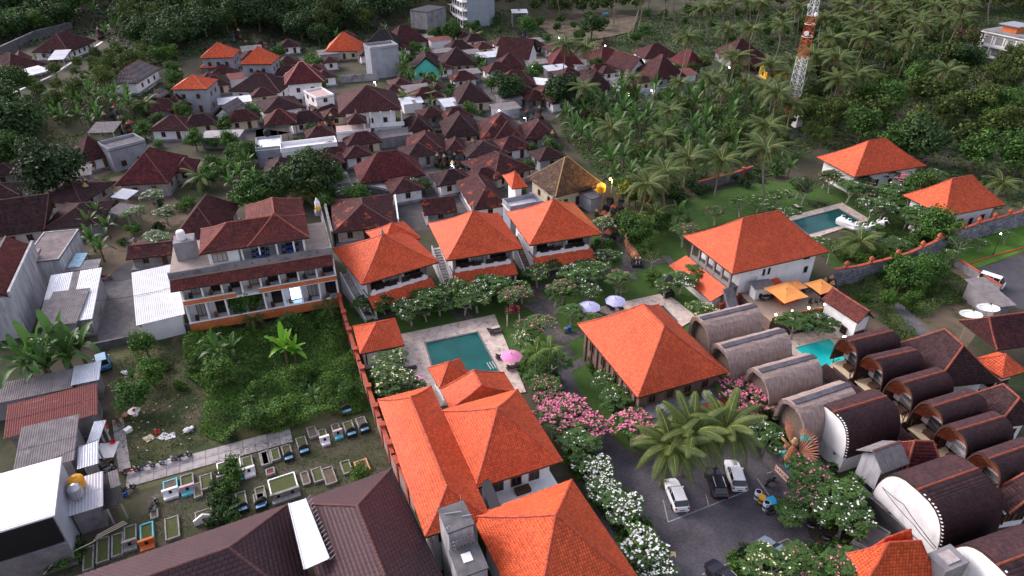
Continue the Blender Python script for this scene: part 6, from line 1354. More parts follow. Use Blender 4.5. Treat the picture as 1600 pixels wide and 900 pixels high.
# coconut palms
def frond(seed, L, droop, mt, nl=34, ll=.95, up=.9):
    rg = np.random.default_rng(seed); t = np.linspace(0, 1, 9); x = L * (t - .12 * t ** 2 * droop); z = L * (up * .42 * t - (.38 + .32 * droop) * t ** 2)
    pts = [(float(a), 0.0, float(b)) for a, b in zip(x, z)]; m = M(); m.tube(pts, [.07 * (1 - .85 * i / 8) for i in range(9)], 4)
    V = []
    for k in range(nl):
        s = .10 + .9 * k / nl; c = np.array([np.interp(s, t, x), 0, np.interp(s, t, z)]); d = np.array([np.interp(min(1, s + .05), t, x) - c[0], 0, np.interp(min(1, s + .05), t, z) - c[2]]); d /= np.linalg.norm(d) + 1e-9
        ln = ll * (sin(pi * min(1, .18 + s * .78)) ** .7) * rg.uniform(.85, 1.1)
        for sd in (-1, 1):
            o = np.array([.55 * d[0], sd * .9, .55 * d[2] - .05]); o /= np.linalg.norm(o); e1 = c + o * ln * .55; e2 = c + o * ln + np.array([0, 0, -.38 * ln]); w = d * (.03 if nl < 50 else .026)
            V += [c - w, c + w, e1 + w * 1.1, e1 - w * 1.1, e1 - w * 1.1, e1 + w * 1.1, e2 + w * .3, e2 - w * .3]
    V = np.array(V); Vt = np.array(m.v); Q = np.arange(len(V)).reshape(-1, 4) + len(Vt); Qt = np.array([f for f in m.f if len(f) == 4])
    return npmesh('frond', np.concatenate([Vt, V]), np.concatenate([Qt, Q]), [m_rachis, mt], mi=[0] * len(Qt) + [1] * len(Q))
FR = {k: [frond(i + 5, L, dr, mt, nl, ll) for i, dr in enumerate((.35, .8, 1.3, 1.9))] for k, L, mt, nl, ll in (('g', 4.3, m_palm, 40, .95), ('y', 4.6, m_palmy, 70, .9), ('d', 3.8, m_palmdead, 22, .9), ('s', 2.3, m_leafg, 20, .7))}
def palm(key, h, fr, nf, seed, lean=.8, nuts=None, dead=3, tr=.17, group='coconut palms'):
    rg = random.Random(seed); m = M(); pts = []
    for i in range(7): t = i / 6; pts.append((lean * (1 - t) ** 2 * -1, .4 * lean * sin(t * 3) * .5, -.2 + (h + .2) * t))
    pts = [(x - pts[-1][0], y - pts[-1][1], z) for x, y, z in pts]
    m.tube(pts, [tr * (1.5 if i == 0 else 1 - .35 * i / 6) for i in range(7)], 7); parts = [('trunk', m.mesh('trunk', m_trunk))]
    for i in range(nf):
        a = i * 2.399 + rg.uniform(-.2, .2); q = i / nf; pitch = -(1.0 - 1.25 * q) + rg.uniform(-.15, .15); k = min(3, int(q * 4)); parts.append(('frond', FR[fr][k], TM((.1 * cos(a), .1 * sin(a), h), (0, 0, a)) @ Matrix.Rotation(pitch * .75, 4, 'Y')))
    for i in range(dead): a = i * 2.1 + rg.random(); parts.append(('dry_frond', FR['d'][3], TM((0, 0, h - .1), (0, 0, a)) @ Matrix.Rotation(.75, 4, 'Y')))
    if nuts:
        g = M()
        for i in range(9): a = i * .7; g.ball((.32 * cos(a), .32 * sin(a), h - .35 - .12 * (i % 3)), .14, 6, 4)
        parts.append(('coconuts', g.mesh('coconuts', nuts), None, 'stuff'))
    return parts
m_nut = mat('green_coconut', (.12, .11, .03)); m_nuto = mat('orange_coconut', (.62, .22, .02))
mkproto('pn', 'coconut_palm', 'palm tree', 'yellow green palms over the car park', [palm(0, 6.2, 'y', 26, i, .5, m_nuto, 0) for i in range(3)], 6.0)
mkproto('p7', 'coconut_palm', 'palm tree', 'coconut palms', [palm(0, 7.5, 'g', 22, 10 + i, .7, m_nut, 3) for i in range(2)], 7.3)
mkproto('p11', 'coconut_palm', 'palm tree', 'coconut palms', [palm(0, 11, 'g', 22, 20 + i, 1.4, m_nut, 3) for i in range(2)], 10.8)
mkproto('p16', 'coconut_palm', 'palm tree', 'coconut palms', [palm(0, 16, 'g', 22, 30 + i, 2.2, m_nut, 4) for i in range(3)], 15.8)
mkproto('py', 'young_palm', 'palm tree', 'low young palms', [palm(0, 2.2, 'y', 15, 40, .1, None, 0)], 2.2)
mkproto('pg', 'young_palm', 'palm tree', 'low young palms', [palm(0, 2.6, 'g', 16, 41, .1, None, 2)], 2.6)
mkproto('ps', 'slender_palm', 'palm tree', 'slender garden palms', [palm(0, 5, 's', 12, 42, .2, None, 0, tr=.09)], 5)
# banana plants: each leaf its own part
def bleaf(seed, L, W, bend, mt):
    rg = np.random.default_rng(seed); n = 8; V, Q = [], []
    for i in range(n + 1):
        t = i / n; x = L * (t - .15 * bend * t * t); z = L * (.75 * t - bend * .85 * t * t); w = W * (sin(pi * min(.97, .06 + t * .9)) ** .6) * (.12 if i == 0 else 1)
        for j, s in enumerate((-1, -.5, 0, .5, 1)): V.append((x + rg.uniform(-.03, .03), s * w / 2, z + .16 * w * (abs(s) if True else 0) + (rg.uniform(-.04, .04) if abs(s) == 1 else 0)))
    for i in range(n):
        for j in range(4):
            if j in (0, 3) and rg.random() < .12 and i > 2: continue
            Q.append((i * 5 + j, (i + 1) * 5 + j, (i + 1) * 5 + j + 1, i * 5 + j + 1))
    return npmesh('leaf', V, Q, mt, smooth=True)
BL = {k: [bleaf(i, 2.6, .62, b, mt) for i, b in enumerate((.25, .6, 1.0))] for k, mt in (('b', m_banana), ('bb', m_bananab))}
def banana(fr, nf, seed, h=2.2):
    rg = random.Random(seed); m = M(); m.tube([(0, 0, -.1), (0, 0, h)], [.17, .1], 6); parts = [('pseudostem', m.mesh('pseudostem', mat('banana_stem', (.13, .12, .05), (.10, .07, .04), 2)))]
    for i in range(nf): a = i * 2.4 + rg.uniform(-.3, .3); q = i / nf; parts.append(('leaf', BL[fr][min(2, int(q * 3))], TM((0, 0, h - .1), (0, 0, a), rg.uniform(.8, 1.1)) @ Matrix.Rotation(-(.75 - .75 * q), 4, 'Y')))
    return parts
mkproto('ba', 'banana_plant', 'banana plant', 'banana plants', [banana('b', 9, i) for i in range(4)], 2.8)
mkproto('bb', 'banana_plant', 'banana plant', 'banana plants', [banana('bb', 10, 9)], 2.8)

for x, y, s, sz in ((1049, 700, 1.0, 1), (1082, 678, 1.0, 1.12), (1133, 672, 1.0, 1.15)): put('pn', x, y, s, 'yellow green coconut palm', sz)
for k, l in (('ps', [(838, 552), (860, 547)]), ('py', [(229, 170), (315, 279), (472, 302), (635, 155), (661, 152), (739, 58), (375, 897)]), ('pg', [(632, 112), (1022, 335), (1484, 184), (1345, 378), (1567, 287), (1596, 258), (148, 128)]),
             ('p7', [(1039, 270), (955, 203), (1199, 200), (1075, 249), (1127, 252), (1010, 290)]), ('p11', [(1197, 234), (1215, 148), (1337, 117), (1481, 112), (1271, 88), (1388, 78), (1240, 100)]),
             ('p16', [(883, 70), (917, 74), (1075, 58), (1137, 46), (1173, 46), (1222, 40), (1285, 29), (1318, 8), (1353, 60), (1340, 38), (1410, 20), (1440, 40), (1385, 8), (1250, 12), (1190, 5), (1105, 12), (1040, -8), (1010, -20), (1300, 60), (1370, 30), (1460, 10), (1150, -5), (1235, -25), (1085, -30), (430, -28), (395, -35), (495, -32), (629, -40), (870, -22), (960, -15), (1500, 30), (1420, 62), (1150, 90), (1312, 90)])):
    for x, y in l: put(k, x, y, R.uniform(1.15, 1.35) if k[1:].isdigit() else 1, sz=R.uniform(.95, 1.05) if k != 'p16' else R.uniform(.8, 1.0), kind={'p7': 'short coconut palm', 'p11': 'coconut palm', 'p16': 'tall coconut palm', 'py': 'yellowish young palm', 'pg': 'low green palm', 'ps': 'slender garden palm'}[k])
for k, l in {'fc': [(618, 588, 1.25), (606, 560, 1), (640, 610, .9), (700, 452, 1), (745, 462, 1.05), (1101, 482, 1), (381, 165, 1.25), (56, 182, 1.1), (816, 528, .9), (1196, 880, 1.1), (816, 452, .9), (405, 160, .8), (1187, 312, .9), (880, 320, .9), (1288, 378, .9)],
             'fg': [(665, 482, .8), (686, 468, 1), (859, 412, .9), (893, 487, .9), (1260, 290, 1), (1388, 268, 1.1), (1404, 380, 1), (1244, 503, 1.1), (1284, 499, 1.0), (1196, 322, .9), (640, 283, 1), (899, 690, 1.2), (1535, 378, .7), (1575, 365, .7), (1487, 395, .8), (211, 330, 1.1), (1430, 340, 1.1), (845, 590, .9), (760, 450, .8), (1460, 270, 1.1), (725, 470, .9)],
             'fw': [(915, 412, 1), (949, 398, 1), (941, 347, 1), (1067, 433, 1.1), (1383, 318, 1.3), (1420, 335, 1), (1231, 330, .9), (947, 592, .9), (971, 615, 1), (1200, 680, 1), (1313, 772, 1.15), (1324, 806, 1.15), (240, 303, 1), (256, 329, 1), (245, 367, 1), (539, 297, 1), (970, 128, .9), (920, 455, .9), (870, 300, .9), (1300, 790, 1), (990, 640, .9), (720, 590, .55), (565, 470, .8)],
             'fp': [(797, 462, 1.1), (785, 443, .9), (880, 447, 1.1), (965, 433, 1.1), (1069, 361, 1.1), (923, 498, .8), (1290, 274, 1), (1353, 281, 1.1), (840, 507, 1.1), (899, 672, 1), (1271, 742, 1.2), (1260, 880, 1), (1321, 882, 1.1), (1083, 618, .9), (820, 510, .8), (1255, 765, 1)],
             'fpp': [(885, 632, 1.15), (866, 652, 1.1), (912, 658, 1.1), (1144, 605, 1.15), (1187, 623, 1.1), (992, 664, 1.15), (1417, 277, 1.2), (862, 620, .9), (1170, 640, .9)],
             'fww': [(930, 733, .95), (945, 757, .9), (972, 793, 1.0), (1000, 846, 1.05), (1020, 890, .85)]}.items():
    for x, y, s in l: put(k, x, y, s, kind={'fc': 'cream flowering frangipani', 'fg': 'green frangipani', 'fw': 'white flowering frangipani', 'fp': 'pink flowering frangipani', 'fpp': 'densely pink frangipani', 'fww': 'densely white frangipani'}[k])
for k, l in {'mango': [(18, 184, 1.6), (72, 258, 1.55), (792, 133, 1.15), (880, 138, 1.25), (925, 37, 1.2), (488, 268, 1.3), (425, 290, 1.0), (1440, 212, 1.3), (1230, 330, .0)][:8], 'leafy': [(388, 300, 1.1), (387, 235, .8), (462, 262, 1.1), (824, 37, 1.1), (1380, 150, 1.5), (1436, 118, 1.3), (1350, 190, 1.3), (1565, 160, 1.4), (1530, 230, 1.3), (1600, 235, 1.4), (707, 45, 1.1), (385, 465, .8), (1405, 215, 1.1), (1470, 352, 1.0), (1440, 290, 1.0), (990, 360, .8), (20, 120, 1.1), (15, 230, 1.2), (1480, 140, 1.2), (520, 275, .8), (60, 30, 1.2)],
             'fresh': [(1010, 305, .8), (265, 80, .9), (500, 290, .9), (448, 270, .6), (1380, 175, 1.1), (1550, 185, 1.2), (980, 345, .8), (1010, 385, .6), (1021, 432, .45), (285, 170, .8), (735, 170, .9), (660, 30, 1), (1500, 90, 1), (1005, 355, .8), (1325, 765, .6), (455, 805, .4), (565, 740, .5)],
             'loose': [(500, 30, 1), (470, 20, 1.1), (200, 95, 1), (180, 80, 1), (160, 120, .9), (120, 145, .8), (1420, 50, 1), (1550, 120, 1.1), (1300, 175, 1.1), (1500, 160, 1), (1340, 150, 1), (1260, 170, 1), (1220, 215, .8), (985, 295, .7), (1470, 60, 1), (570, 30, 1)], 'bare': [(1260, 288, 1), (971, 450, .5), (1300, 385, .8), (1020, 400, .8), (1500, 380, .8)], 'dry': [(1530, 130, 1.2), (505, 30, .8), (940, 150, .6), (1280, 30, .8), (400, 60, .6)]}.items():
    for x, y, s in l: put(k, x, y, s, kind={'mango': 'dense dark tree', 'leafy': 'leafy green tree', 'fresh': 'fresh green tree', 'loose': 'loose olive tree', 'bare': 'thin half bare tree', 'dry': 'dry brown tree'}[k])
for x, y, s in ((55, 545, 2.0), (85, 530, 1.9), (100, 548, 1.9), (120, 535, 1.7), (35, 560, 1.8), (70, 565, 1.7), (340, 545, 1.1), (360, 540, 1), (330, 530, .9), (137, 345, 1.1), (150, 330, 1.1), (165, 350, 1.1), (140, 370, 1.1), (155, 385, 1.1), (350, 260, 1.2), (372, 268, 1.3), (385, 250, 1.2), (395, 275, 1.1), (360, 282, 1.1),
                (680, 125, 1.2), (690, 115, 1.1), (675, 140, 1), (755, 105, 1), (640, 120, 1), (1215, 252, 1.2), (1235, 258, 1.2), (1061, 332, 1.4), (1075, 345, 1.2), (1560, 115, 1.2), (1580, 105, 1.2), (1535, 128, 1.2), (540, 30, 1.3), (560, 32, 1.3), (575, 40, 1.2), (600, 45, 1.2), (525, 55, 1.2), (130, 20, 1.4), (150, 25, 1.4), (180, 38, 1.3), (200, 35, 1.3), (165, 45, 1.3), (235, 60, 1.2), (245, 75, 1.2), (255, 55, 1.2), (980, 60, 1), (1120, 50, 1), (1200, 140, 1.1), (1320, 95, 1)): put('ba', x, y, s)
put('pg', 395, 497, .6, 'small dark palm'); put('pg', 513, 484, .6, 'small dark palm')
for x, y, s, k in ((640, 478, 1.2, 'fw'), (668, 462, 1.2, 'fg'), (712, 445, 1.1, 'fc'), (765, 440, 1.2, 'fw'), (735, 455, 1.1, 'fg'), (600, 470, .9, 'fg'), (840, 425, 1, 'fc'), (868, 455, 1, 'fg'), (900, 425, 1.1, 'fw'), (935, 420, 1.1, 'fg'), (860, 560, 1.1, 'fg'), (850, 600, 1.0, 'fp'), (960, 620, 1.1, 'fg'), (1040, 445, .9, 'fc'), (1090, 420, 1, 'fg'), (1060, 600, .8, 'fg'), (1165, 655, 1, 'fw'), (1303, 275, 1.3, 'fp'), (1330, 290, 1.3, 'fg'), (1352, 296, 1.3, 'fp'), (1398, 296, 1.4, 'fg'), (1425, 300, 1.3, 'fg'), (1445, 330, 1.4, 'fg'), (1478, 345, 1.2, 'fg'), (1365, 318, 1.3, 'fw'), (1215, 305, 1.1, 'fc'), (1160, 315, 1.1, 'fg'), (1120, 330, 1, 'fp'), (1250, 285, 1.2, 'fg'), (1225, 640, .9, 'fp'), (1245, 800, .8, 'fg')): put(k, x, y, s, kind={'fc': 'cream flowering frangipani', 'fg': 'green frangipani', 'fw': 'white flowering frangipani', 'fp': 'pink flowering frangipani'}[k])
put('bb', 443, 538, 1.35, 'bright green banana clump'); put('bb', 458, 545, 1.0, 'bright green banana clump')
PEND = 1
FOREST = [[(-40, 30), (120, 14), (120, 40), (60, 55), (-40, 90)], [(185, 0), (300, 16), (600, 14), (640, 30), (560, 42), (500, 72), (420, 52), (330, 62), (250, 95), (200, 60)], [(-30, 165), (25, 175), (50, 215), (30, 265), (-30, 290)]]
def drop(key, x, y, s, sz=None, kind=None, label=None):
    z = terr(x, y); name, cat, group, parts, zc = PROTO[key]; px, py = proj((x, y, z + zc * (sz or s)))
    o = put(key, px, py, s, kind, sz, label=label); o.location = (x, y, z - .1); return o
for poly in FOREST:
    for x, y in scatter(poly, 8.0, 1.5, 40): k = R.choice(('mango', 'loose', 'loose', 'leafy', 'mango')); drop(k, x, y, R.uniform(.9, 1.6), label='leafy tree in the dense wood covering the upper left hillside').__setitem__('group', 'trees of the upper left hillside wood')
def farwood(name, label, pts, mt, seed):
    rg = np.random.default_rng(seed); C, N = [], []
    for x, y in pts:
        s = rg.uniform(.9, 1.5); z = terr(x, y)
        for b in range(9):
            d = rg.normal(size=3); d /= np.linalg.norm(d); d[2] = max(d[2], -.5); c = np.array([x, y, z + 5 * s]) + d * np.array([2.6, 2.6, 2.2]) * s * rg.uniform(.3, .9); u = rg.normal(size=(34, 3)); u /= np.linalg.norm(u, axis=1, keepdims=True)
            C.append(c + u * 1.5 * s * rg.uniform(.6, 1.1, (34, 1))); N.append(u + np.array([0, 0, .4]))
    V, Q = leafcloud(np.concatenate(C), np.concatenate(N), .95, .6, rg); o = bpy.data.objects.new(name, npmesh(name, V, Q, mt)); COL.objects.link(o); o['kind'] = 'stuff'; o['label'] = label; o['category'] = 'wood'
farwood('far_wood', 'distant wood of merged tree crowns along the top edge', scatter([(600, -15), (1700, -15), (1700, 12), (1300, 22), (1000, 12), (640, 14)], 5.2, 1.5, 260) + scatter([(1380, 24), (1700, 12), (1700, 50), (1600, 30), (1520, 22), (1480, 40), (1400, 50)], 5.5, 1, 60) + scatter([(640, 14), (800, 12), (860, 14), (1000, 14), (1000, 24), (640, 24)], 5, 1, 50), m_leafo, 91)
farwood('far_wood', 'distant wood of merged tree crowns on the upper left hill', scatter([(-60, -15), (640, -15), (600, 12), (300, 14), (180, -5), (120, 14), (-60, 30)], 4.6, 1.5, 260), m_leaf, 92)
farwood('hillside_wood', 'merged smaller crowns between the hillside trees at upper left', scatter(FOREST[0], 4, 1, 90) + scatter(FOREST[1], 4.2, 1, 190) + scatter(FOREST[2], 4, 1, 50), m_leafd, 93)
farwood('grove_wood', 'merged smaller crowns between the trees of the right hand grove', scatter([(1240, 60), (1500, 40), (1530, 100), (1700, 130), (1700, 300), (1560, 260), (1440, 240), (1350, 210), (1270, 210)], 6, 1, 90), m_leafo, 94)
for x, y in scatter([(1240, 60), (1500, 40), (1530, 100), (1700, 130), (1700, 300), (1560, 260), (1440, 240), (1350, 210), (1270, 210)], 7.5, 1.2, 40):
    drop(R.choice(('loose', 'leafy', 'mango', 'leafy', 'loose')), x, y, R.uniform(.8, 1.3), label='leafy tree in the grove between the mast and the right edge').__setitem__('group', 'trees of the right hand grove')
for x, y in scatter([(870, 165), (900, 150), (1100, 145), (1180, 150), (1200, 240), (1110, 285), (1040, 290), (960, 300), (940, 250), (880, 215)], 2.9, .6, 95): drop('ba', x, y, R.uniform(1.15, 1.65), label='banana plant in the crowded grove right of the village').__setitem__('group', 'banana grove right of the village')
for x, y in scatter([(960, 20), (1300, 5), (1560, 15), (1520, 60), (1460, 110), (1300, 105), (1260, 70), (1100, 85), (980, 60)], 7.5, .5, 46): drop('p16', x, y, R.uniform(1.1, 1.35), R.uniform(.62, .95), kind='tall coconut palm')
for x, y in scatter([(1200, 150), (1300, 120), (1330, 200), (1220, 260), (1130, 265)], 6, .5, 9): drop('p11', x, y, R.uniform(1.0, 1.3), R.uniform(.8, 1), kind='coconut palm')
for k_, n_q in (('p11', 8), ('loose', 9)):
    for x, y in scatter([(900, 175), (1100, 150), (1180, 160), (1190, 235), (1040, 280), (950, 280)], 7, .5, n_q): drop(k_, x, y, R.uniform(.7, 1.2), .7 if k_ == 'loose' else .75, kind='short coconut palm' if k_ == 'p11' else 'loose olive tree')
for poly, n, key, d in (([(75, 165), (170, 150), (215, 165), (205, 190), (160, 205), (90, 205)], 26, 'ba', 2.6), ([(150, 110), (230, 90), (255, 110), (170, 150)], 10, 'loose', 4), ([(200, 100), (260, 95), (330, 215), (250, 175)], 6, 'leafy', 4), ([(770, 15), (1000, 30), (1150, 20), (1250, 40), (1200, 80), (1000, 70), (850, 70)], 30, 'leafy', 5), ([(1060, 115), (1150, 115), (1160, 150), (1110, 145)], 6, 'loose', 4), ([(20, 150), (160, 95), (200, 110), (120, 170), (50, 200)], 16, 'loose', 4),
                        ([(640, 15), (780, 15), (800, 60), (700, 60), (660, 75), (630, 60)], 14, 'leafy', 4), ([(600, 95), (680, 100), (690, 190), (640, 170)], 12, 'ba', 2.5), ([(400, 205), (700, 110), (1090, 110), (1085, 150), (870, 190), (860, 310), (540, 370)], 30, 'leafy', 4.5), ([(170, 190), (480, 75), (530, 190), (250, 230)], 20, 'leafy', 4), ([(300, 540), (520, 500), (575, 630), (360, 690)], 22, 'sh2', 2.4), ([(1320, 450), (1450, 415), (1500, 450), (1380, 500)], 16, 'sh2', 2.4), ([(190, 560), (300, 530), (310, 600), (220, 660)], 8, 'sh2', 2.5), ([(300, 230), (400, 235), (400, 300), (330, 300)], 12, 'leafy', 3.2), ([(420, 250), (520, 265), (520, 340), (400, 310)], 10, 'leafy', 3.4), ([(950, 300), (1040, 295), (1050, 360), (1000, 400), (950, 370)], 9, 'leafy', 3), ([(1330, 285), (1500, 270), (1470, 330), (1400, 395), (1330, 395)], 14, 'fg', 3),
                        ([(540, 90), (640, 80), (700, 95), (640, 130)], 6, 'leafy', 3), ([(1180, 160), (1280, 170), (1290, 235), (1190, 270)], 10, 'loose', 3.6)):
    for x, y in scatter(poly, d, .4, n): drop(key if key != 'sh2' else R.choice(('fresh', 'leafy', 'shrub', 'ba')), x, y, R.uniform(.4, .75) if key != 'ba' else R.uniform(.9, 1.3), kind={'sh2': 'green bush','ba': 'banana plant', 'leafy': 'leafy green tree', 'loose': 'loose olive tree', 'fg': 'green frangipani'}[key])
# individual garden and yard shrubs
for poly, n, d in (([(575, 600), (650, 575), (660, 630), (600, 640)], 10, 1.3), ([(560, 475), (690, 455), (830, 425), (835, 445), (700, 480), (570, 495)], 22, 1.5), ([(838, 400), (950, 385), (960, 405), (840, 432)], 14, 1.5), ([(800, 560), (850, 560), (890, 640), (850, 640)], 16, 1.3), ([(925, 575), (950, 570), (1000, 650), (985, 680)], 14, 1.3), ([(880, 700), (905, 690), (1040, 890), (1000, 900)], 24, 1.4), ([(1200, 690), (1235, 690), (1345, 790), (1320, 840), (1250, 770)], 18, 1.4), ([(1225, 515), (1310, 490), (1305, 505), (1240, 525)], 8, 1.3),
                   ([(1000, 290), (1100, 285), (1210, 260), (1220, 275), (1080, 325)], 18, 1.6), ([(1320, 420), (1470, 375), (1480, 395), (1330, 440)][:0] or [(1310, 400), (1440, 375), (1440, 398), (1320, 418)], 14, 1.6), ([(1420, 375), (1500, 370), (1475, 395)], 5, 1.5), ([(400, 200), (870, 170), (870, 300), (560, 330)], 26, 3), ([(160, 230), (260, 210), (300, 320), (200, 400), (140, 380)], 18, 2.2), ([(960, 640), (1030, 690), (1100, 680), (1010, 700)], 6, 1.2), ([(345, 740), (370, 740), (365, 830), (335, 825)], 10, 1.0), ([(60, 850), (115, 845), (120, 880), (60, 895)], 10, 1.1), ([(1140, 870), (1340, 860), (1340, 900), (1140, 910)], 16, 1.3)):
    for x, y in scatter(poly, d, .1, n): drop('shrub', x, y, R.uniform(.6, 1.15), kind='small green shrub')
# ---------------------------------------------------------------- uncountable growth
def hfield(seed, n, x0, x1, y0, y1, s):
    rg = np.random.default_rng(seed); C = np.stack([rg.uniform(x0, x1, n), rg.uniform(y0, y1, n)], 1); A = rg.uniform(.3, 1, n); S = rg.uniform(.5, 1.3, n) * s
    def f(x, y): 
        h = np.zeros_like(x)
        for c, a, q in zip(C, A, S): h = np.maximum(h, a * np.exp(-((x - c[0]) ** 2 + (y - c[1]) ** 2) / (q * q)))
        return h
    return f
def overgrowth(name, poly, dens, L, hmax, mt, seed, nb, bs, base=.02, flatz=True, skip=None):
    W_ = [P(*q)[:2] if flatz else G(*q)[:2] for q in poly]; x0, x1 = min(q[0] for q in W_), max(q[0] for q in W_); y0, y1 = min(q[1] for q in W_), max(q[1] for q in W_)
    n = int((x1 - x0) * (y1 - y0) * dens); rg = np.random.default_rng(seed); X, Y = rg.uniform(x0, x1, n), rg.uniform(y0, y1, n); ok = np.zeros(n, bool); c = False
    inn = np.zeros(n, bool)
    for i in range(len(W_)):
        (a, b), (e, g) = W_[i], W_[(i + 1) % len(W_)]
        if b == g: continue
        t = ((b > Y) != (g > Y)) & (X < (e - a) * (Y - b) / (g - b) + a); inn ^= t
    X, Y = X[inn], Y[inn]
    keep = np.ones(len(X), bool)
    for a, b, r in OCC:
        keep &= ((X - a) ** 2 + (Y - b) ** 2) > r * r
    X, Y = X[keep], Y[keep]
    f = hfield(seed, nb, x0, x1, y0, y1, bs); h = f(X, Y) * hmax; Z0 = np.array([terr(a, b) for a, b in zip(X, Y)]) if not flatz else np.zeros(len(X))
    Z = Z0 + base + h * rg.uniform(.55, 1.05, len(X)) + rg.uniform(0, .15, len(X)); e = .3
    gx = (f(X + e, Y) - f(X - e, Y)) * hmax / (2 * e); gy = (f(X, Y + e) - f(X, Y - e)) * hmax / (2 * e); N_ = np.stack([-gx, -gy, np.ones_like(gx)], 1); N_ /= np.linalg.norm(N_, axis=1, keepdims=True)
    V, Q = leafcloud(np.stack([X, Y, Z], 1), N_, L, L * .55, rg, .5); o = bpy.data.objects.new(name, npmesh(name, V, Q, mt)); COL.objects.link(o); o['kind'] = 'stuff'; return o
m_og = mat('creeper_leaf', (.095, .20, .024), (.048, .115, .018), .25, .65, isl=.4, trans=.2)
m_wd = mat('weed_leaf', (.060, .085, .024), (.085, .085, .035), .25, .8, isl=.4, trans=.1)
tag_ = lambda o, l, c: (o.__setitem__('label', l), o.__setitem__('category', c))
tag_(overgrowth('undergrowth', [(290, 530), (420, 505), (530, 486), (558, 560), (585, 640), (480, 668), (350, 695), (315, 680), (330, 620), (290, 590)], 95, .28, 2.8, m_og, 1, 75, 1.9), 'bright green creepers smothering the lot beside the boundary wall', 'undergrowth')
tag_(overgrowth('weeds', [(185, 560), (290, 525), (320, 600), (330, 690), (210, 735), (185, 690)], 26, .2, .6, m_wd, 2, 50, 1.2), 'sparse weeds on the rubbish strewn part of the lot', 'weeds')
tag_(overgrowth('undergrowth', [(1310, 450), (1455, 405), (1500, 432), (1520, 470), (1480, 480), (1440, 500), (1400, 470), (1385, 480), (1440, 530), (1400, 540), (1370, 500)], 55, .26, 1.9, mat('plot_leaf', (.085, .165, .026), (.050, .10, .020), .2, .7, isl=.4, trans=.15), 3, 36, 1.8), 'green bushes filling the plot below the curving stone wall', 'undergrowth')
tag_(overgrowth('grass_tufts', [(90, 900), (205, 820), (360, 705), (610, 650), (625, 735), (400, 812), (130, 925)], 24, .16, .25, m_wd, 4, 70, 1.0), 'rough grass between the graves', 'grass')
tag_(overgrowth('undergrowth', [(870, 165), (1080, 145), (1250, 110), (1300, 215), (1210, 275), (1100, 290), (1040, 300), (950, 290), (880, 215)], 5, .6, 1.6, m_leaf, 5, 90, 2.6), 'low growth under the banana and palm grove', 'undergrowth')
tag_(overgrowth('forest_floor', [(-60, -15), (640, -15), (620, 70), (520, 80), (330, 75), (250, 110), (150, 60), (-60, 90)], 1.3, 1.1, 2.2, m_leafd, 6, 120, 5, flatz=False), 'dark undergrowth of the wooded hillside', 'undergrowth')
tag_(overgrowth('forest_floor', [(640, 18), (1250, 14), (1700, 10), (1700, 320), (1480, 330), (1300, 240), (1240, 200), (1240, 110), (1150, 96), (1060, 100), (860, 60), (640, 70)], 1.8, .9, 1.8, m_leaf, 7, 130, 4, flatz=False), 'mixed undergrowth below the coconut grove', 'undergrowth')
tag_(overgrowth('undergrowth', [(60, 150), (170, 110), (230, 100), (300, 200), (230, 225), (110, 230), (90, 300), (20, 330), (-40, 330), (-40, 160)], 4, .6, 1.4, m_leafo, 8, 60, 2.5, flatz=False), 'mixed low growth on the left slope below the terraces', 'undergrowth')
tag_(overgrowth('hedge_foliage', [(880, 690), (905, 680), (1045, 880), (1040, 905), (1000, 905), (930, 790)], 70, .22, 1.3, m_fleaf, 9, 22, 1.2), 'dark planting bed under the white frangipanis', 'planting')
tag_(overgrowth('hedge_foliage', [(1345, 355), (1440, 340), (1470, 360), (1420, 400), (1320, 415), (1300, 395)], 30, .28, 1.5, m_leafo, 10, 26, 1.6), 'dense planting between far pool and stone wall', 'planting')

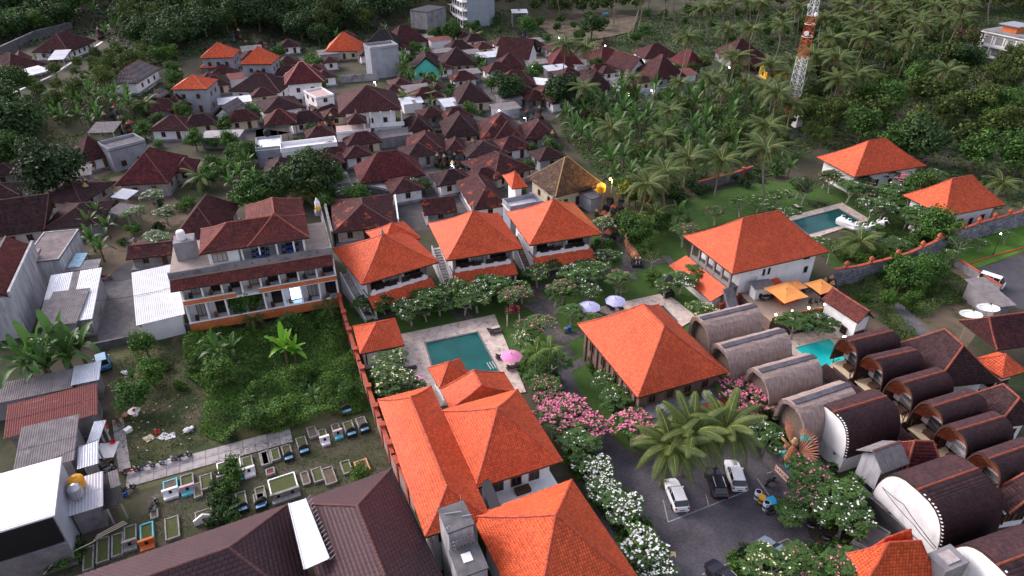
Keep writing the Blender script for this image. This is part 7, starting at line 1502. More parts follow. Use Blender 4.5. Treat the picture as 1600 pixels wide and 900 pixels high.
# ---------------------------------------------------------------- vehicles
m_tyre = mat('rubber', (.02, .02, .02), rough=.9); m_rim = mat('alloy', (.45, .45, .47), rough=.35, metal=.6)
m_red = mat('red_lens', (.5, .02, .02), rough=.3); m_lens = mat('clear_lens', (.7, .7, .7), rough=.2)
def car(label, pf, pr, col, name='parked_car', Lc=4.4, van=False, zc=.8):
    A, B = np.array(P(*pf, zc)[:2]), np.array(P(*pr, zc)[:2]); c = (A + B) / 2; d = A - B; rz = atan2(d[1], d[0])
    rt = root(name, label, 'van' if van else 'car', (*c, .03), rz); paint = mat('paint_%s' % label[:12].replace(' ', '_'), col, rough=.25, spec=.6); h = Lc / 2; W = .88
    def loft(secs):
        m = M(); n = len(secs[0])
        for s in secs: m.v += s
        for i in range(len(secs) - 1):
            for j in range(n): m.f.append((i * n + j, i * n + (j + 1) % n, (i + 1) * n + (j + 1) % n, (i + 1) * n + j)); m.mi.append(0)
        m.f += [tuple(range(n))[::-1], tuple(range((len(secs) - 1) * n, len(secs) * n))]; m.mi += [0, 0]; return m
    def ringb(x, w, z0, z1): return [(x, -w * .92, z0), (x, w * .92, z0), (x, w, z0 + .18), (x, w, z1 - .12), (x, w * .90, z1), (x, -w * .90, z1), (x, -w, z1 - .12), (x, -w, z0 + .18)]
    zb = .98 if not van else 1.05; zr = 1.58 if not van else 1.85
    b = loft([ringb(-h, W * .90, .38, .80), ringb(-h + .12, W * .98, .30, zb), ringb(-.6, W, .26, zb + .02), ringb(h * .35, W, .26, zb), ringb(h - .55 if not van else h - .15, W * .96, .28, .88 if not van else zb), ringb(h, W * .78, .36, .70 if not van else .85)]); part('body', b, paint, rt, smooth=False)
    f0, f1 = (h * .40, h * .08) if not van else (h * .92, h * .60)
    def rg_(x, w, z): return [(x, -w, z), (x, w, z)]
    m = M(); q = [(-h + .18, W * .86, zb - .02), (-h + .62 if not van else -h + .3, W * .72, zr - .04), (f1, W * .72, zr - .03), (f0, W * .84, zb - .02)]
    for x, w_, z in q: m.v += [(x, -w_, z), (x, w_, z)]
    m.f += [(0, 1, 3, 2), (4, 5, 7, 6), (1, 7, 5, 3), (0, 2, 4, 6), (2, 3, 5, 4)]; m.mi += [0] * 5; part('windows', m, m_glass, rt)
    x0, x1 = (-h + .55 if not van else -h + .25), f1 + .05
    m = M(); m.prism([(x0, -W * .70), (x1 - .15, -W * .72), (x1, -W * .6), (x1, W * .6), (x1 - .15, W * .72), (x0, W * .70)], zr - .05, zr + .03); part('roof', m, paint, rt)
    for xp in ((-h + .75), -.25, f1 + .02) if not van else (-.9, .2, f1):
        for s in (-1, 1): m = M(); m.tube([(xp - .03, s * W * .86, zb), (xp, s * W * .735, zr - .02)], .035, 4); part('pillar', m, paint, rt)
    m = M(); m.bb(-h + .02, -h + .1, -W * .55, W * .55, zb - .35, zb - .12); part('rear_panel', m, paint if 0 else m_glass, rt) if not van else None
    for s in (-1, 1):
        m = M(); m.box(-h + .06, s * W * .78, .86, .14, .22, .18); part('tail_light', m, m_red, rt); m = M(); m.box(h - .10, s * W * .62, .62, .12, .30, .12); part('headlight', m, m_lens, rt)
        m = M(); m.box(f0 - .25, s * (W + .08), zb + .02, .16, .16, .12); part('mirror', m, paint, rt)
        if not van: m = M(); m.tube([(x0 + .1, s * W * .62, zr + .05), (x1 - .3, s * W * .62, zr + .05)], .025, 4); part('roof_rail', m, m_rim, rt)
        for xw in (-h * .62, h * .62):
            m = M(); m.lathe([(.20, -.11), (.33, -.11), (.33, .11), (.20, .11)], 14); w_ = part('wheel', m, m_tyre, rt); w_.rotation_euler = (pi / 2, 0, 0); w_.location = (xw, s * (W - .10), .33)
            g = M(); g.lathe([(.205, -.10), (.205, .10)], 10); part('rim', g, m_rim, w_)
    m = M(); m.bb(-h - .02, -h + .001, -.26, .26, .52, .64); part('number_plate', m, m_black, rt)
    return rt
car('white hatchback parked under the coconut fronds, first from the left', (1047, 748), (1066, 795), (.80, .80, .82))
car('black estate car parked between the two white cars', (1112, 730), (1127, 775), (.015, .015, .025))
car('white estate car parked at the right end of the bay row', (1142, 719), (1156, 763), (.80, .80, .82))
car('blue grey car half hidden by blossom at the bottom of the car park', (1201, 852), (1229, 878), (.16, .22, .28))
car('black car cut by the lower frame edge in the car park', (1120, 889), (1146, 916), (.015, .015, .025))
car('white minivan parked beyond the bright verge at the right', (1564, 444), (1534, 434), (.80, .80, .80), 'parked_van', 3.9, True)
car('blue pickup shaped cart parked beside the banana clump', (158, 556), (163, 578), (.03, .22, .42), 'parked_van', 2.6, True)
def bike(label, px, py, ang, col, seatm=None):
    p = P(px, py, .4); rt = root('motorbike', label, 'motorbike', (p[0], p[1], .03), ang, 'parked motorbikes'); pc = mat('bike_%02x%02x%02x' % tuple(int(c * 255) for c in col), col, rough=.3, spec=.6)
    for x in (-.62, .62):
        m = M(); m.lathe([(.20, -.05), (.29, -.05), (.29, .05), (.20, .05), (.20, -.05)], 12); w_ = part('wheel', m, m_tyre, rt); w_.rotation_euler = (pi / 2, 0, 0); w_.location = (x, 0, .29); g = M(); g.lathe([(.03, -.04), (.19, -.02), (.19, .02), (.03, .04)], 8); part('rim', g, m_rim, w_)
    m = M(); m.tube([(-.75, 0, .62), (-.3, 0, .58), (.05, 0, .42), (.35, 0, .48), (.48, 0, .85)], [.07, .15, .13, .11, .09], 6); part('body', m, pc, rt)
    m = M(); m.box(-.32, 0, .75, .72, .26, .1); part('seat', m, m_tyre, rt); m = M(); m.bar((.62, 0, .29), (.44, 0, 1.0), .05); part('fork', m, m_rim, rt)
    m = M(); m.tube([(.34, -.34, 1.02), (.46, 0, .98), (.34, .34, 1.02)], .03, 5); part('handlebar', m, m_tyre, rt); m = M(); m.ball((.53, 0, .84), .1, 6, 4); part('headlight', m, m_lens, rt)
    m = M(); m.bar((-.62, -.14, .3), (.0, -.16, .3), .05); part('exhaust', m, m_rim, rt); m = M(); m.box(-.66, 0, .60, .3, .14, .05); part('mudguard', m, pc, rt)
for b in (('red scooter parked first on the slab path', 204, 736, .35, (.45, .02, .04)), ('grey motorbike beside the red scooter on the path', 229, 729, .4, (.25, .26, .28)), ('white scooter parked in the middle of the slab path', 262, 720, .45, (.75, .75, .76)), ('black motorbike farthest right on the slab path', 287, 713, .5, (.03, .03, .03)),
          ('dark motorbike standing on the grass by the graves', 240, 790, 1.5, (.04, .04, .06)), ('black motorbike under the netting canopy', 199, 765, .9, (.03, .03, .04)), ('red and white motorbike at the left street gate', 166, 434, .2, (.5, .03, .05)), ('silver motorbike beside the person in green', 168, 733, .5, (.3, .3, .33)),
          ('black motorbike by the sign of the winged statue', 1204, 752, .6, (.02, .02, .02)), ('black motorbike in front of the blue sheet', 1208, 797, .5, (.02, .02, .02)), ('black scooter half under the pink frangipani', 1231, 783, .2, (.02, .02, .025)), ('black motorbike at the middle of the car park edge', 1272, 822, -.3, (.02, .02, .02)), ('dark motorbike next to the red scooter in the car park', 1296, 840, -.3, (.03, .03, .03)), ('red scooter parked nearest to the lower gate house', 1291, 856, -.7, (.5, .02, .03)), ('white motorbike in the yard by the green frangipanis', 205, 376, .3, (.6, .6, .62))): bike(*b)
# ---------------------------------------------------------------- people
def person(label, p, rz, shirt, pants, cap=None, seat=False):
    rt = root('person', label, 'person', p, rz); skin = mat('skin', (.30, .16, .10), rough=.6)
    hz = .82 if seat else .92; V = [(0, 0, hz), (0, 0, hz + .25), (0, 0, hz + .48), (0, 0, hz + .60), (.02, 0, hz + .74)]; E = [(0, 1), (1, 2), (2, 3), (3, 4)]; Rr = [.15, .13, .16, .06, .10]
    for s in (-1, 1):
        k = len(V)
        kn = (.38, s * .16, hz - .05) if seat else (.03, s * .12, .48); ft = (.34, s * .20, .35) if seat else (0, s * .12, .06)
        V += [kn, ft, (ft[0] + .17, ft[1], ft[2] - .02), (.0, s * .19, hz + .46), (.12, s * .26, hz + .22), (.38, s * .24, hz + .24), (.47, s * .24, hz + .22)]; E += [(0, k), (k, k + 1), (k + 1, k + 2), (2, k + 3), (k + 3, k + 4), (k + 4, k + 5), (k + 5, k + 6)]; Rr += [.075, .05, .045, .065, .048, .035, .03]
        for f in range(5): V.append((.47 + (.09 if f < 4 else .03), s * (.24 - .03 + .02 * f) if f < 4 else s * .19, hz + .19)); E.append((k + 6, len(V) - 1)); Rr.append(.009)
    me = bpy.data.meshes.new('body'); me.from_pydata(V, E, []); o = link('body', me, rt); sk = o.modifiers.new('skin', 'SKIN')
    for i, r in enumerate(Rr): me.skin_vertices[0].data[i].radius = (r, r)
    me.skin_vertices[0].data[0].use_root = True; sb = o.modifiers.new('sub', 'SUBSURF'); sb.levels = sb.render_levels = 1; me.materials.append(skin)
    m = M(); m.tube([(0, 0, hz + .02), (0, 0, hz + .28), (0, 0, hz + .52), (0, 0, hz + .56)], [.18, .17, .20, .09], 10)
    for s in (-1, 1): m.tube([(0, s * .17, hz + .49), (.12, s * .26, hz + .23)], [.085, .075], 7)
    part('shirt', m, shirt, rt); m = M()
    for s in (-1, 1): m.tube([(0, s * .08, hz + .04), ((.38, s * .16, hz - .04) if seat else (.03, s * .12, .48)), ((.35, s * .2, .42) if seat else (0, s * .12, .12))], [.13, .10, .075], 7)
    part('trousers', m, pants, rt)
    m = M(); m.ball((-.01, 0, hz + .79), (.125, .115, .12), 9, 6); part('hair' if not cap else 'helmet', m, cap or m_black, rt)
    m = M(); m.ball((.115, 0, hz + .73), .018, 5, 3); [m.ball((.10, s * .035, hz + .76), .012, 5, 3) for s in (-1, 1)]; part('face', m, skin, rt)
q = P(157, 732, .8); person('person in dark green top and yellow collar standing by a silver motorbike', (q[0], q[1], .02), .9, mat('dark_green_cloth', (.02, .07, .05)), m_black)
q = P(177, 726, .6); person('person in black bending over a motorbike near the plastic sheets', (q[0], q[1], .02), 2.5, m_black, m_black, seat=True)
# ---------------------------------------------------------------- parasols, loungers, garden things
def parasol(label, px, py, r, col, z=2.5, sq=False, name='parasol', nr=8, zb=.02, gr=None):
    p = P(px, py, z + zb); rt = root(name, label, 'parasol', (p[0], p[1], zb), R.uniform(0, 1) if not sq else AX, gr); n = nr if not sq else 4; a0 = 0 if not sq else pi / 4; m = M(); rr = r * (1 if not sq else 1.3)
    for k in range(n):
        a, b = a0 + 2 * pi * k / n, a0 + 2 * pi * (k + 1) / n; mid = (a + b) / 2; q = .80 if not sq else .58
        pa, pb, pm = (rr * cos(a), rr * sin(a), z - .55), (rr * cos(b), rr * sin(b), z - .55), (rr * q * 1.15 * cos(mid), rr * q * 1.15 * sin(mid), z - .50)
        ia, ib = (rr * .5 * cos(a), rr * .5 * sin(a), z - .22 - (.12 if sq else 0)), (rr * .5 * cos(b), rr * .5 * sin(b), z - .22 - (.12 if sq else 0))
        m.add([(0, 0, z), ia, ib, pa, pm, pb], [(0, 1, 2), (1, 3, 4), (1, 4, 2), (2, 4, 5)])
    part('canopy', m, col, rt)
    for k in range(n): g = M(); a = a0 + 2 * pi * k / n; g.tube([(0, 0, z - .03), (rr * .5 * cos(a), rr * .5 * sin(a), z - .25 - (.12 if sq else 0)), (rr * cos(a), rr * sin(a), z - .57)], .02, 3); part('rib', g, m_steel, rt)
    g = M(); g.bar((0, 0, 0), (0, 0, z), .035); part('pole', g, m_wood, rt); g = M(); g.lathe([(.05, z - .02), (.08, z + .05), (.02, z + .16)], 6); part('finial', g, m_blackstone, rt)
m_lilac = mat('lilac_canvas', (.46, .46, .68), (.40, .40, .62), 1, .8); m_pinkc = mat('pink_canvas', (.72, .26, .46), (.64, .22, .40), 1, .8); m_ocloth = mat('orange_canvas', (.76, .30, .08), (.66, .25, .07), 1, .8)
parasol('lilac parasol half behind the cream bush, left of two', 921, 475, 1.75, m_lilac); parasol('lilac parasol above two sun loungers, right of two', 962, 466, 1.65, m_lilac)
parasol('pink parasol on the right of the teal pool', 799, 552, 1.55, m_pinkc); parasol('pink parasol behind the large frangipani, left of the teal pool', 646, 592, 1.5, m_pinkc)
parasol('small orange square parasol at the back of the terrace bar', 1245, 441, 1.4, m_ocloth, 2.4, True, zb=2.2); parasol('orange square parasol nearest the curving stone wall', 1284, 443, 1.9, m_ocloth, 2.6, True, zb=2.2)
def lounger(label, px, py, rz, cm, z=.17):
    p = P(px, py, z); rt = root('sun_lounger', label, 'sun lounger', (p[0], p[1], z), rz, 'sun loungers by the pools'); m = M(); m.box(0, 0, .28, 2.0, .66, .06); [m.box(x, y, .13, .06, .06, .26) for x in (-.85, .85) for y in (-.28, .28)]; part('frame', m, m_wood, rt)
    m = M(); m.box(.3, 0, .36, 1.35, .6, .1); part('mattress', m, cm, rt); m = M(); m.add([(-.38, -.3, .36), (-.38, .3, .36), (-.95, .3, .72), (-.95, -.3, .72), (-.36, -.3, .45), (-.36, .3, .45), (-.93, .3, .81), (-.93, -.3, .81)], [(3, 2, 1, 0), (4, 5, 6, 7), (0, 1, 5, 4), (1, 2, 6, 5), (2, 3, 7, 6), (3, 0, 4, 7)]); part('backrest', m, cm, rt)
m_cush = mat('beige_cushion', (.55, .48, .42), rough=.9); m_dcush = mat('dark_cushion', (.05, .04, .045), rough=.9)
for l in (('left lounger under the right lilac parasol', 953, 481, -1.2, m_dcush), ('right lounger under the right lilac parasol', 967, 480, -1.2, m_dcush), ('beige topped lounger at the far corner of the teal pool', 771, 515, .35, m_cush), ('dark lounger beside the beige topped one at the teal pool', 775, 521, .35, m_dcush), ('dark lounger in front of the pink parasol', 802, 576, .35, m_dcush), ('dark lounger left of the pink parasol', 785, 559, .35, m_dcush), ('dark lounger by the left pink parasol', 640, 578, .35, m_dcush),
          ('white lounger at the left of the far green pool deck', 1246, 325, 1.9, m_cush), ('second lounger from the left on the far pool deck', 1270, 322, 2.2, m_dcush), ('right hand dark lounger on the far pool deck', 1284, 320, 2.2, m_dcush)): lounger(*l)
def bin_(label, px, py, col):
    p = P(px, py, .5); rt = root('litter_bin', label, 'bin', (p[0], p[1], .02)); m = M(); m.lathe([(.26, 0), (.30, .75), (.31, .8)], 10); part('bin_body', m, col, rt); m = M(); m.lathe([(.32, .8), (.3, .9), (0, .96)], 10); part('lid', m, col, rt)
bin_('blue litter bin on the lawn by the garden hall', 890, 514, mat('blue_plastic', (.02, .12, .45))); bin_('grey green litter bin beside the blue bin', 884, 516, mat('grey_plastic', (.15, .18, .17)))
for lb, px, py in (('left white planter barrel in the car park', 1184, 774), ('right white planter barrel in the car park', 1197, 791)):
    p = P(px, py, .5); rt = root('planter_barrel', lb, 'planter', (p[0], p[1], .03)); m = M(); m.lathe([(.34, 0), (.40, .5), (.36, 1.1)], 12); part('barrel', m, m_lav, rt); m = M(); m.lathe([(.41, .35), (.42, .5), (.41, .65)], 12); part('blue_badge', m, mat('navy_print', (.03, .05, .2)), rt); m = M(); m.lathe([(.30, 1.101), (0, 1.11)], 12); part('opening', m, m_black, rt)
p = P(1190, 782, .5); rt = root('striped_drum', 'yellow and black striped drum between the white barrels', 'drum', (p[0], p[1], .03))
for k in range(4): m = M(); m.lathe([(.38, k * .27), (.38, k * .27 + .265)], 12); part('stripe', m, (m_black, mat('yellow_stripe', (.75, .38, .02)))[k % 2], rt)
p = P(1203, 783, 1.0); rt = root('blue_table', 'bright blue topped table beside the striped drum', 'table', (p[0], p[1], .03), .3); m = M(); m.box(0, 0, 1.0, 1.5, 1.05, .06); part('tabletop', m, mat('sky_blue_paint', (.02, .38, .62), rough=.4), rt)
for sx in (-1, 1):
    for sy in (-1, 1): m = M(); m.box(sx * .75, sy * .5, .48, .06, .06, .96); part('leg', m, m_steel, rt)
def dish(label, px, py, r, z):
    p = P(px, py, z); rt = root('satellite_dish', label, 'satellite dish', (p[0], p[1], 0), .5); m = M(); m.lathe([(0, -.25), (r * .5, -.17), (r, .12), (r, .15), (r * .5, -.12), (0, -.2)], 18); d = part('reflector', m, mat('mesh_grey', (.62, .64, .62)), rt); d.location = (0, 0, z); d.rotation_euler = (-.18, 0, 0)
    for k in range(3): g = M(); a = k * 2.1; g.bar((r * .8 * cos(a), r * .8 * sin(a), z + .05), (0, -.1, z + .8), .025); part('strut', g, m_blackstone, rt)
    g = M(); g.box(0, -.1, z + .85, .18, .18, .2); part('receiver', g, m_black, rt); g = M(); g.bar((0, 0, 0), (0, 0, z - .2), .06); part('pole', g, m_steel, rt)
dish('left of the two big mesh satellite dishes at the right', 1517, 492, 1.45, 4.6); dish('right of the two big mesh satellite dishes at the right', 1544, 482, 1.45, 4.6)
def tank(label, px, py, z, r, h, mt_, legs=0, lid=None):
    p = P(px, py, z); rt = root('water_tank', label, 'water tank', (p[0], p[1], z - h / 2)); m = M(); m.lathe([(r, 0), (r * 1.02, h * .1)] + [(r * (1 + .03 * (i % 2)), h * (.15 + .6 * i / 8)) for i in range(9)] + [(r * .75, h * .9), (r * .35, h), (0, h * 1.01)], 14); part('tank_body', m, mt_, rt)
    m = M(); m.lathe([(r * .3, h), (r * .3, h * 1.06), (0, h * 1.07)], 8); part('lid', m, lid or mt_, rt)
    if legs:
        for k in range(4): a = k * pi / 2 + .7; m = M(); m.bar((r * .8 * cos(a), r * .8 * sin(a), -legs), (r * .8 * cos(a), r * .8 * sin(a), 0), .05); part('leg', m, m_steel, rt)
tank('orange plastic water tank on the rust striped roof', 119, 752, 4.8, .75, 1.4, mat('orange_plastic', (.72, .32, .02), rough=.4), .7); tank('ribbed steel water tank beside the orange tank', 117, 766, 4.8, .65, 1.5, mat('tank_steel', (.5, .5, .52), rough=.35, metal=.7), .7)
tank('orange water tank lit by the street lamp', 939, 293, 4.6, .9, 1.7, mat('orange_plastic', (.72, .32, .02)), 3.6); tank('black water drum on the flat white terrace', 417, 207, 5.4, .8, 1.6, m_black)
# terrace bar with orange band
a, b, c_ = (1200, 503), (1293, 478), (1296, 448)
cen, rz, w, d = fp3((1185, 478), (1203, 504), (1294, 478), 2.2); rt = root('terrace', 'raised restaurant terrace with an orange fascia above the turquoise pool', 'terrace', (*cen, 0), rz)
m = M(); m.bb(-w / 2, w / 2, -d / 2, d / 2 + 3, 0, 2.0); part('base', m, m_brownwall, rt); m = M(); m.bb(-w / 2 - .1, w / 2 + .1, -d / 2 - .1, d / 2 + 3, 2.001, 2.2); part('floor', m, mat('sand_floor', (.30, .23, .18), (.24, .19, .15), 1, .9), rt)
m = M(); m.bb(-w / 2, w / 2, -d / 2 - .2, -d / 2 - .101, 2.1, 2.75); part('fascia', m, mat('ochre_fascia', (.42, .20, .04), (.16, .08, .03), 1.5, .8, stretch=(1, 1, 3)), rt)
for k in range(4):
    x = -w / 2 + .4 + (w * .62) * k / 2.4; g = M(); g.bar((x, -d / 2 - .25, 2.2), (x, -d / 2 - .25, 3.2), .04); part('lamp_post', g, m_wood, rt); g = M(); g.ball((x, -d / 2 - .25, 3.3), .17, 8, 6); part('lamp_globe', g, mat('white_lamp', (1, .9, .8), emit=(1, .88, .72), es=16), rt)
q = local(cen, rz, P(1229, 466, 2.2)); m = M(); m.bb(q[0] - 2, q[0] + 1.2, q[1] - 1.4, q[1] + 1.2, 2.202, 3.1); part('bar_counter', m, m_redbrick, rt); m = M(); m.bb(q[0] - 2.1, q[0] + 1.3, q[1] - 1.5, q[1] + 1.3, 3.101, 3.2); part('counter_top', m, m_lav, rt)
for k in range(5): table_set(rt, -w / 2 + 2.5 + 1.9 * k, d / 2 + .6 + .8 * (k % 2), 2.2, m_blackstone, m_wood)
chairs(rt, [(-w / 2 + 1.7 + 1.9 * k, d / 2 + .6, 2.2, k) for k in range(6)] + [(2.5 + k, -d / 2 + 1.5, 2.2, k) for k in range(3)], m_blackstone)
parasol('large orange square canopy over the terrace bar counter', 1229, 452, 2.5, m_ocloth, 3.0, True, zb=2.25, name='canopy')
p = P(1261, 519, .2); rt = root('pool_chairs', 'pair of bright blue plastic chairs by the turquoise pool', 'chairs', (p[0], p[1], .05), .4); chairs(rt, [(0, 0, .0, .3), (.9, .3, 0, -.4), (.3, .9, 0, 1.9)], mat('blue_chair', (.01, .25, .65), rough=.4))
# ---------------------------------------------------------------- statues
cen, rz, w, d = fp3(T(16, (90, 205)), T(16, (225, 370)), T(16, (300, 340)), 1.7); w, d = min(w, d), max(w, d)
pd = P(*T(16, (165, 265)), 1.7); rt = root('winged_statue', 'colourful winged deity statue with fan feathers on a lettered pedestal', 'statue', (pd[0] + .9, pd[1] + .4, 0), AX)
m = M(); m.bb(-1.1, 1.3, -2.9, 2.9, 0, 1.7); part('pedestal', m, mat('grey_pedestal', (.15, .135, .13), (.10, .09, .09), 2, .9), rt); m = M(); m.bb(-1.25, 1.4, -3.0, 3.0, 1.701, 1.86); part('pedestal_cap', m, m_dconc, rt)
m = M(); m.bb(-1.14, -1.101, -1.7, .9, .5, 1.35); sg = part('sign', m, mat('sign_cream', (.72, .62, .56)), rt)
tx = bpy.data.curves.new('lettering', 'FONT'); tx.body = 'GARDENA'; tx.size = .62; tx.align_x = 'CENTER'; tx.align_y = 'CENTER'; tx.extrude = .006; tx.offset = .012; tx.materials.append(mat('sign_red', (.48, .05, .04)))
to = link('tmp', tx); bpy.context.view_layer.update(); lm_ = bpy.data.meshes.new_from_object(to.evaluated_get(bpy.context.evaluated_depsgraph_get())); bpy.data.objects.remove(to); to = link('lettering', lm_, sg, (-1.15, -.4, .92), kind='stuff'); to.rotation_euler = (pi / 2, 0, -pi / 2)
m_sko = mat('statue_orange', (.40, .17, .08), (.26, .11, .06), 4, .8); m_skg = mat('statue_green', (.10, .36, .28), (.06, .24, .2), 4, .8); m_gold = mat('statue_gold', (.46, .30, .14), (.30, .18, .09), 5, .7); m_fea = mat('feather_red', (.26, .08, .05), (.38, .20, .13), 6, .8, stretch=(1, 1, 1))
def fan(c, n, a0, a1, r0, r1, tilt, mt_, nm='feather'):
    for i in range(n):
        a = a0 + (a1 - a0) * i / (n - 1); L = r0 + (r1 - r0) * sin(pi * i / (n - 1)); u = np.array([tilt, -cos(a), sin(a)]); u /= np.linalg.norm(u); v = np.array([0, sin(a), cos(a)]); c = np.array(c, float)
        m = M(); m.tube([tuple(c + u * .1), tuple(c + u * L * .55), tuple(c + u * L)], [.06, .12, .03], 4); part(nm, m, mt_, rt)
m = M(); m.tube([(0, 0, 1.87), (0, 0, 2.6), (-.05, .1, 3.4), (-.1, .2, 4.1), (-.15, .25, 4.5)], [.75, .6, .62, .42, .2], 9); part('torso', m, m_sko, rt)
for x, y, z, r_, mm_ in ((-.2, .9, 2.5, .6, m_skg), (-.3, -.9, 2.3, .65, m_skg), (-.5, .1, 2.7, .5, m_sko), (0, .3, 4.9, .42, m_gold), (0, .3, 5.4, .28, m_gold), (-.3, -.6, 3.6, .35, m_gold), (-.2, 1.0, 3.7, .33, m_sko), (-.6, -.3, 2.1, .45, m_skg), (-.5, .9, 1.95, .35, m_fea), (.1, -1.4, 2.1, .4, m_fea)):
    m = M(); m.ball((x, y, z), (r_ * .8, r_, r_), 9, 6, .12); part('figure_part', m, mm_, rt)
for y0, z0, y1, z1 in ((.8, 4.0, 1.8, 4.6), (-.5, 4.0, -1.5, 3.6), (-.6, 3.4, -1.6, 2.9), (.5, 2.3, 1.2, 1.9), (-.5, 2.3, -1.1, 1.9)): m = M(); m.tube([(-.1, y0, z0), (-.4, (y0 + y1) / 2, (z0 + z1) / 2 + .15), (-.45, y1, z1)], [.2, .16, .1], 6); part('limb', m, m_gold if z0 > 3 else m_sko, rt)
fan((.3, -.5, 4.0), 15, -.1, 2.0, 1.5, 2.7, .15, m_fea); fan((.3, -1.1, 2.7), 13, -.9, .9, 1.3, 2.4, .15, m_fea); fan((.5, -.4, 5.0), 17, .0, 2.6, .9, 1.5, .2, m_skg); fan((.7, -.4, 5.0), 15, .2, 2.6, 1.6, 2.1, .2, m_fea, 'halo_ray'); fan((.3, .9, 4.0), 9, 1.7, 2.5, 2.0, 3.2, .1, m_fea)
landmark('winged statue', 1240, 690)
pts = [P(x, y, z) for x, y, z in ((977, 374, 3.6), (980, 384, 2.6), (984, 390, 1.9), (990, 396, 1.5), (994, 402, 1.5), (996, 406, 1.2))]; o0 = pts[0]; rt = root('dragon_statue', 'orange dragon statue with a fanged head on a stone plinth in the garden', 'statue', (o0[0], o0[1], 0)); pl = [(p[0] - o0[0], p[1] - o0[1], p[2]) for p in pts]
m = M(); m.tube(pl, [.15, .35, .75, .8, .7, .4], 8); part('dragon_body', m, m_sko, rt)
for i in range(14): t = i / 13 * 4; k = int(min(t, 3.99)); f = t - k; c = [pl[k][j] + (pl[k + 1][j] - pl[k][j]) * f for j in range(3)]; m = M(); m.tube([(c[0], c[1], c[2] + .5), (c[0] + .1 * (-1) ** i, c[1] + .2, c[2] + 1.15)], [.16, .02], 4); part('spine', m, m_gold if i % 2 else m_fea, rt)
for s in (-1, 1): m = M(); m.ball((pl[5][0] + s * .35, pl[5][1] - .2, 1.7), .16, 6, 4); part('eye', m, m_lav, rt); m = M(); m.tube([(pl[5][0] + s * .25, pl[5][1] - .5, 1.2), (pl[5][0] + s * .3, pl[5][1] - .6, .7)], [.1, .02], 4); part('fang', m, m_lav, rt)
m = M(); m.box(pl[5][0], pl[5][1], .3, 1.8, 1.6, .6); part('plinth', m, m_blackstone, rt)
pts = [P(x, y, z) for x, y, z in ((1308, 346, .8), (1312, 345, 2.0), (1322, 350, 1.8), (1334, 356, 1.6), (1346, 358, 1.3), (1358, 356, 1.5), (1368, 352, 1.6), (1378, 349, 2.0), (1381, 352, 1.2))]; o0 = pts[4]; rt = root('dragon_sculpture', 'long white carved dragon sculpture beside the far green pool', 'statue', (o0[0], o0[1], 0)); pl = [(p[0] - o0[0], p[1] - o0[1], p[2]) for p in pts]
m = M(); m.tube(pl, [.15, .85, .7, .5, .32, .35, .4, .6, .2], 9); m.v = [(x + R.uniform(-.1, .1), y + R.uniform(-.1, .1), z + R.uniform(-.12, .12)) for x, y, z in m.v]; part('dragon_body', m, m_lav, rt)
for i in range(1, 8):
    for s in (-1, 1): c = pl[i]; m = M(); m.tube([(c[0], c[1], c[2] + .4), (c[0] + .5, c[1] + s * .6, c[2] + .9), (c[0] + 1.1, c[1] + s * .5, c[2] + .5 + .3 * s)], [.16, .1, .04], 5); part('horn', m, m_lav, rt)
for lb, hh, q in (('taller white heron sculpture among garden shrubs', 4.2, [(0, 0, .6), (.2, 0, 1.6), (.5, 0, 2.9), (.9, 0, 3.8), (1.3, 0, 3.9), (1.6, 0, 3.2)]), ('lower white heron sculpture with a reclining neck', 2.5, [(0, 0, .6), (.6, 0, 1.4), (1.4, 0, 2.2), (2.2, 0, 2.5), (2.6, 0, 2.3)])):
    p = P(1425, 362, 0) if hh > 3 else P(1430, 369, 0); rt = root('heron_sculpture', lb, 'statue', p, AX); m = M(); m.tube(q, [.30, .24, .17, .14, .12, .03][:len(q)], 7); part('neck', m, m_lav, rt); m = M(); m.ball((-.5, 0, 1.1), (.9, .45, .5), 9, 6); part('bird_body', m, m_lav, rt)
    for s in (-1, 1): m = M(); m.bar((-.5, s * .15, 0), (-.5, s * .15, .8), .05); part('leg', m, m_lav, rt)
# ---------------------------------------------------------------- shrines
def shrine_proto(kind):
    rt = root('shrine', 'x', 'shrine', (0, -400, -60)); m = M(); m.box(0, 0, .35, 1.3, 1.3, .7); m.box(0, 0, .8, 1.0, 1.0, .22); part('base', m, m_blackstone if kind else m_dconc, rt)
    m = M(); m.lathe([(.42, .92), (.34, 1.3), (.45, 1.5), (.4, 1.9)], 4); part('shaft', m, m_redbrick if kind == 2 else m_dconc, rt)
    for k in range(1 + kind): m = M(); m.lathe([(.85 - .18 * k, 1.9 + .55 * k), (.5 - .1 * k, 2.15 + .55 * k), (.15, 2.4 + .55 * k), (.02, 2.6 + .55 * k)], 4); part('roof_tier', m, (m_ccap, m_blackstone, m_gold)[kind] if k == kind else m_blackstone, rt)
    return rt
SHP = [shrine_proto(k) for k in range(3)]; n_ = [0, 0, 0]; KN = ('low grey temple shrine', 'black two tiered shrine', 'brick and gold tiered shrine')
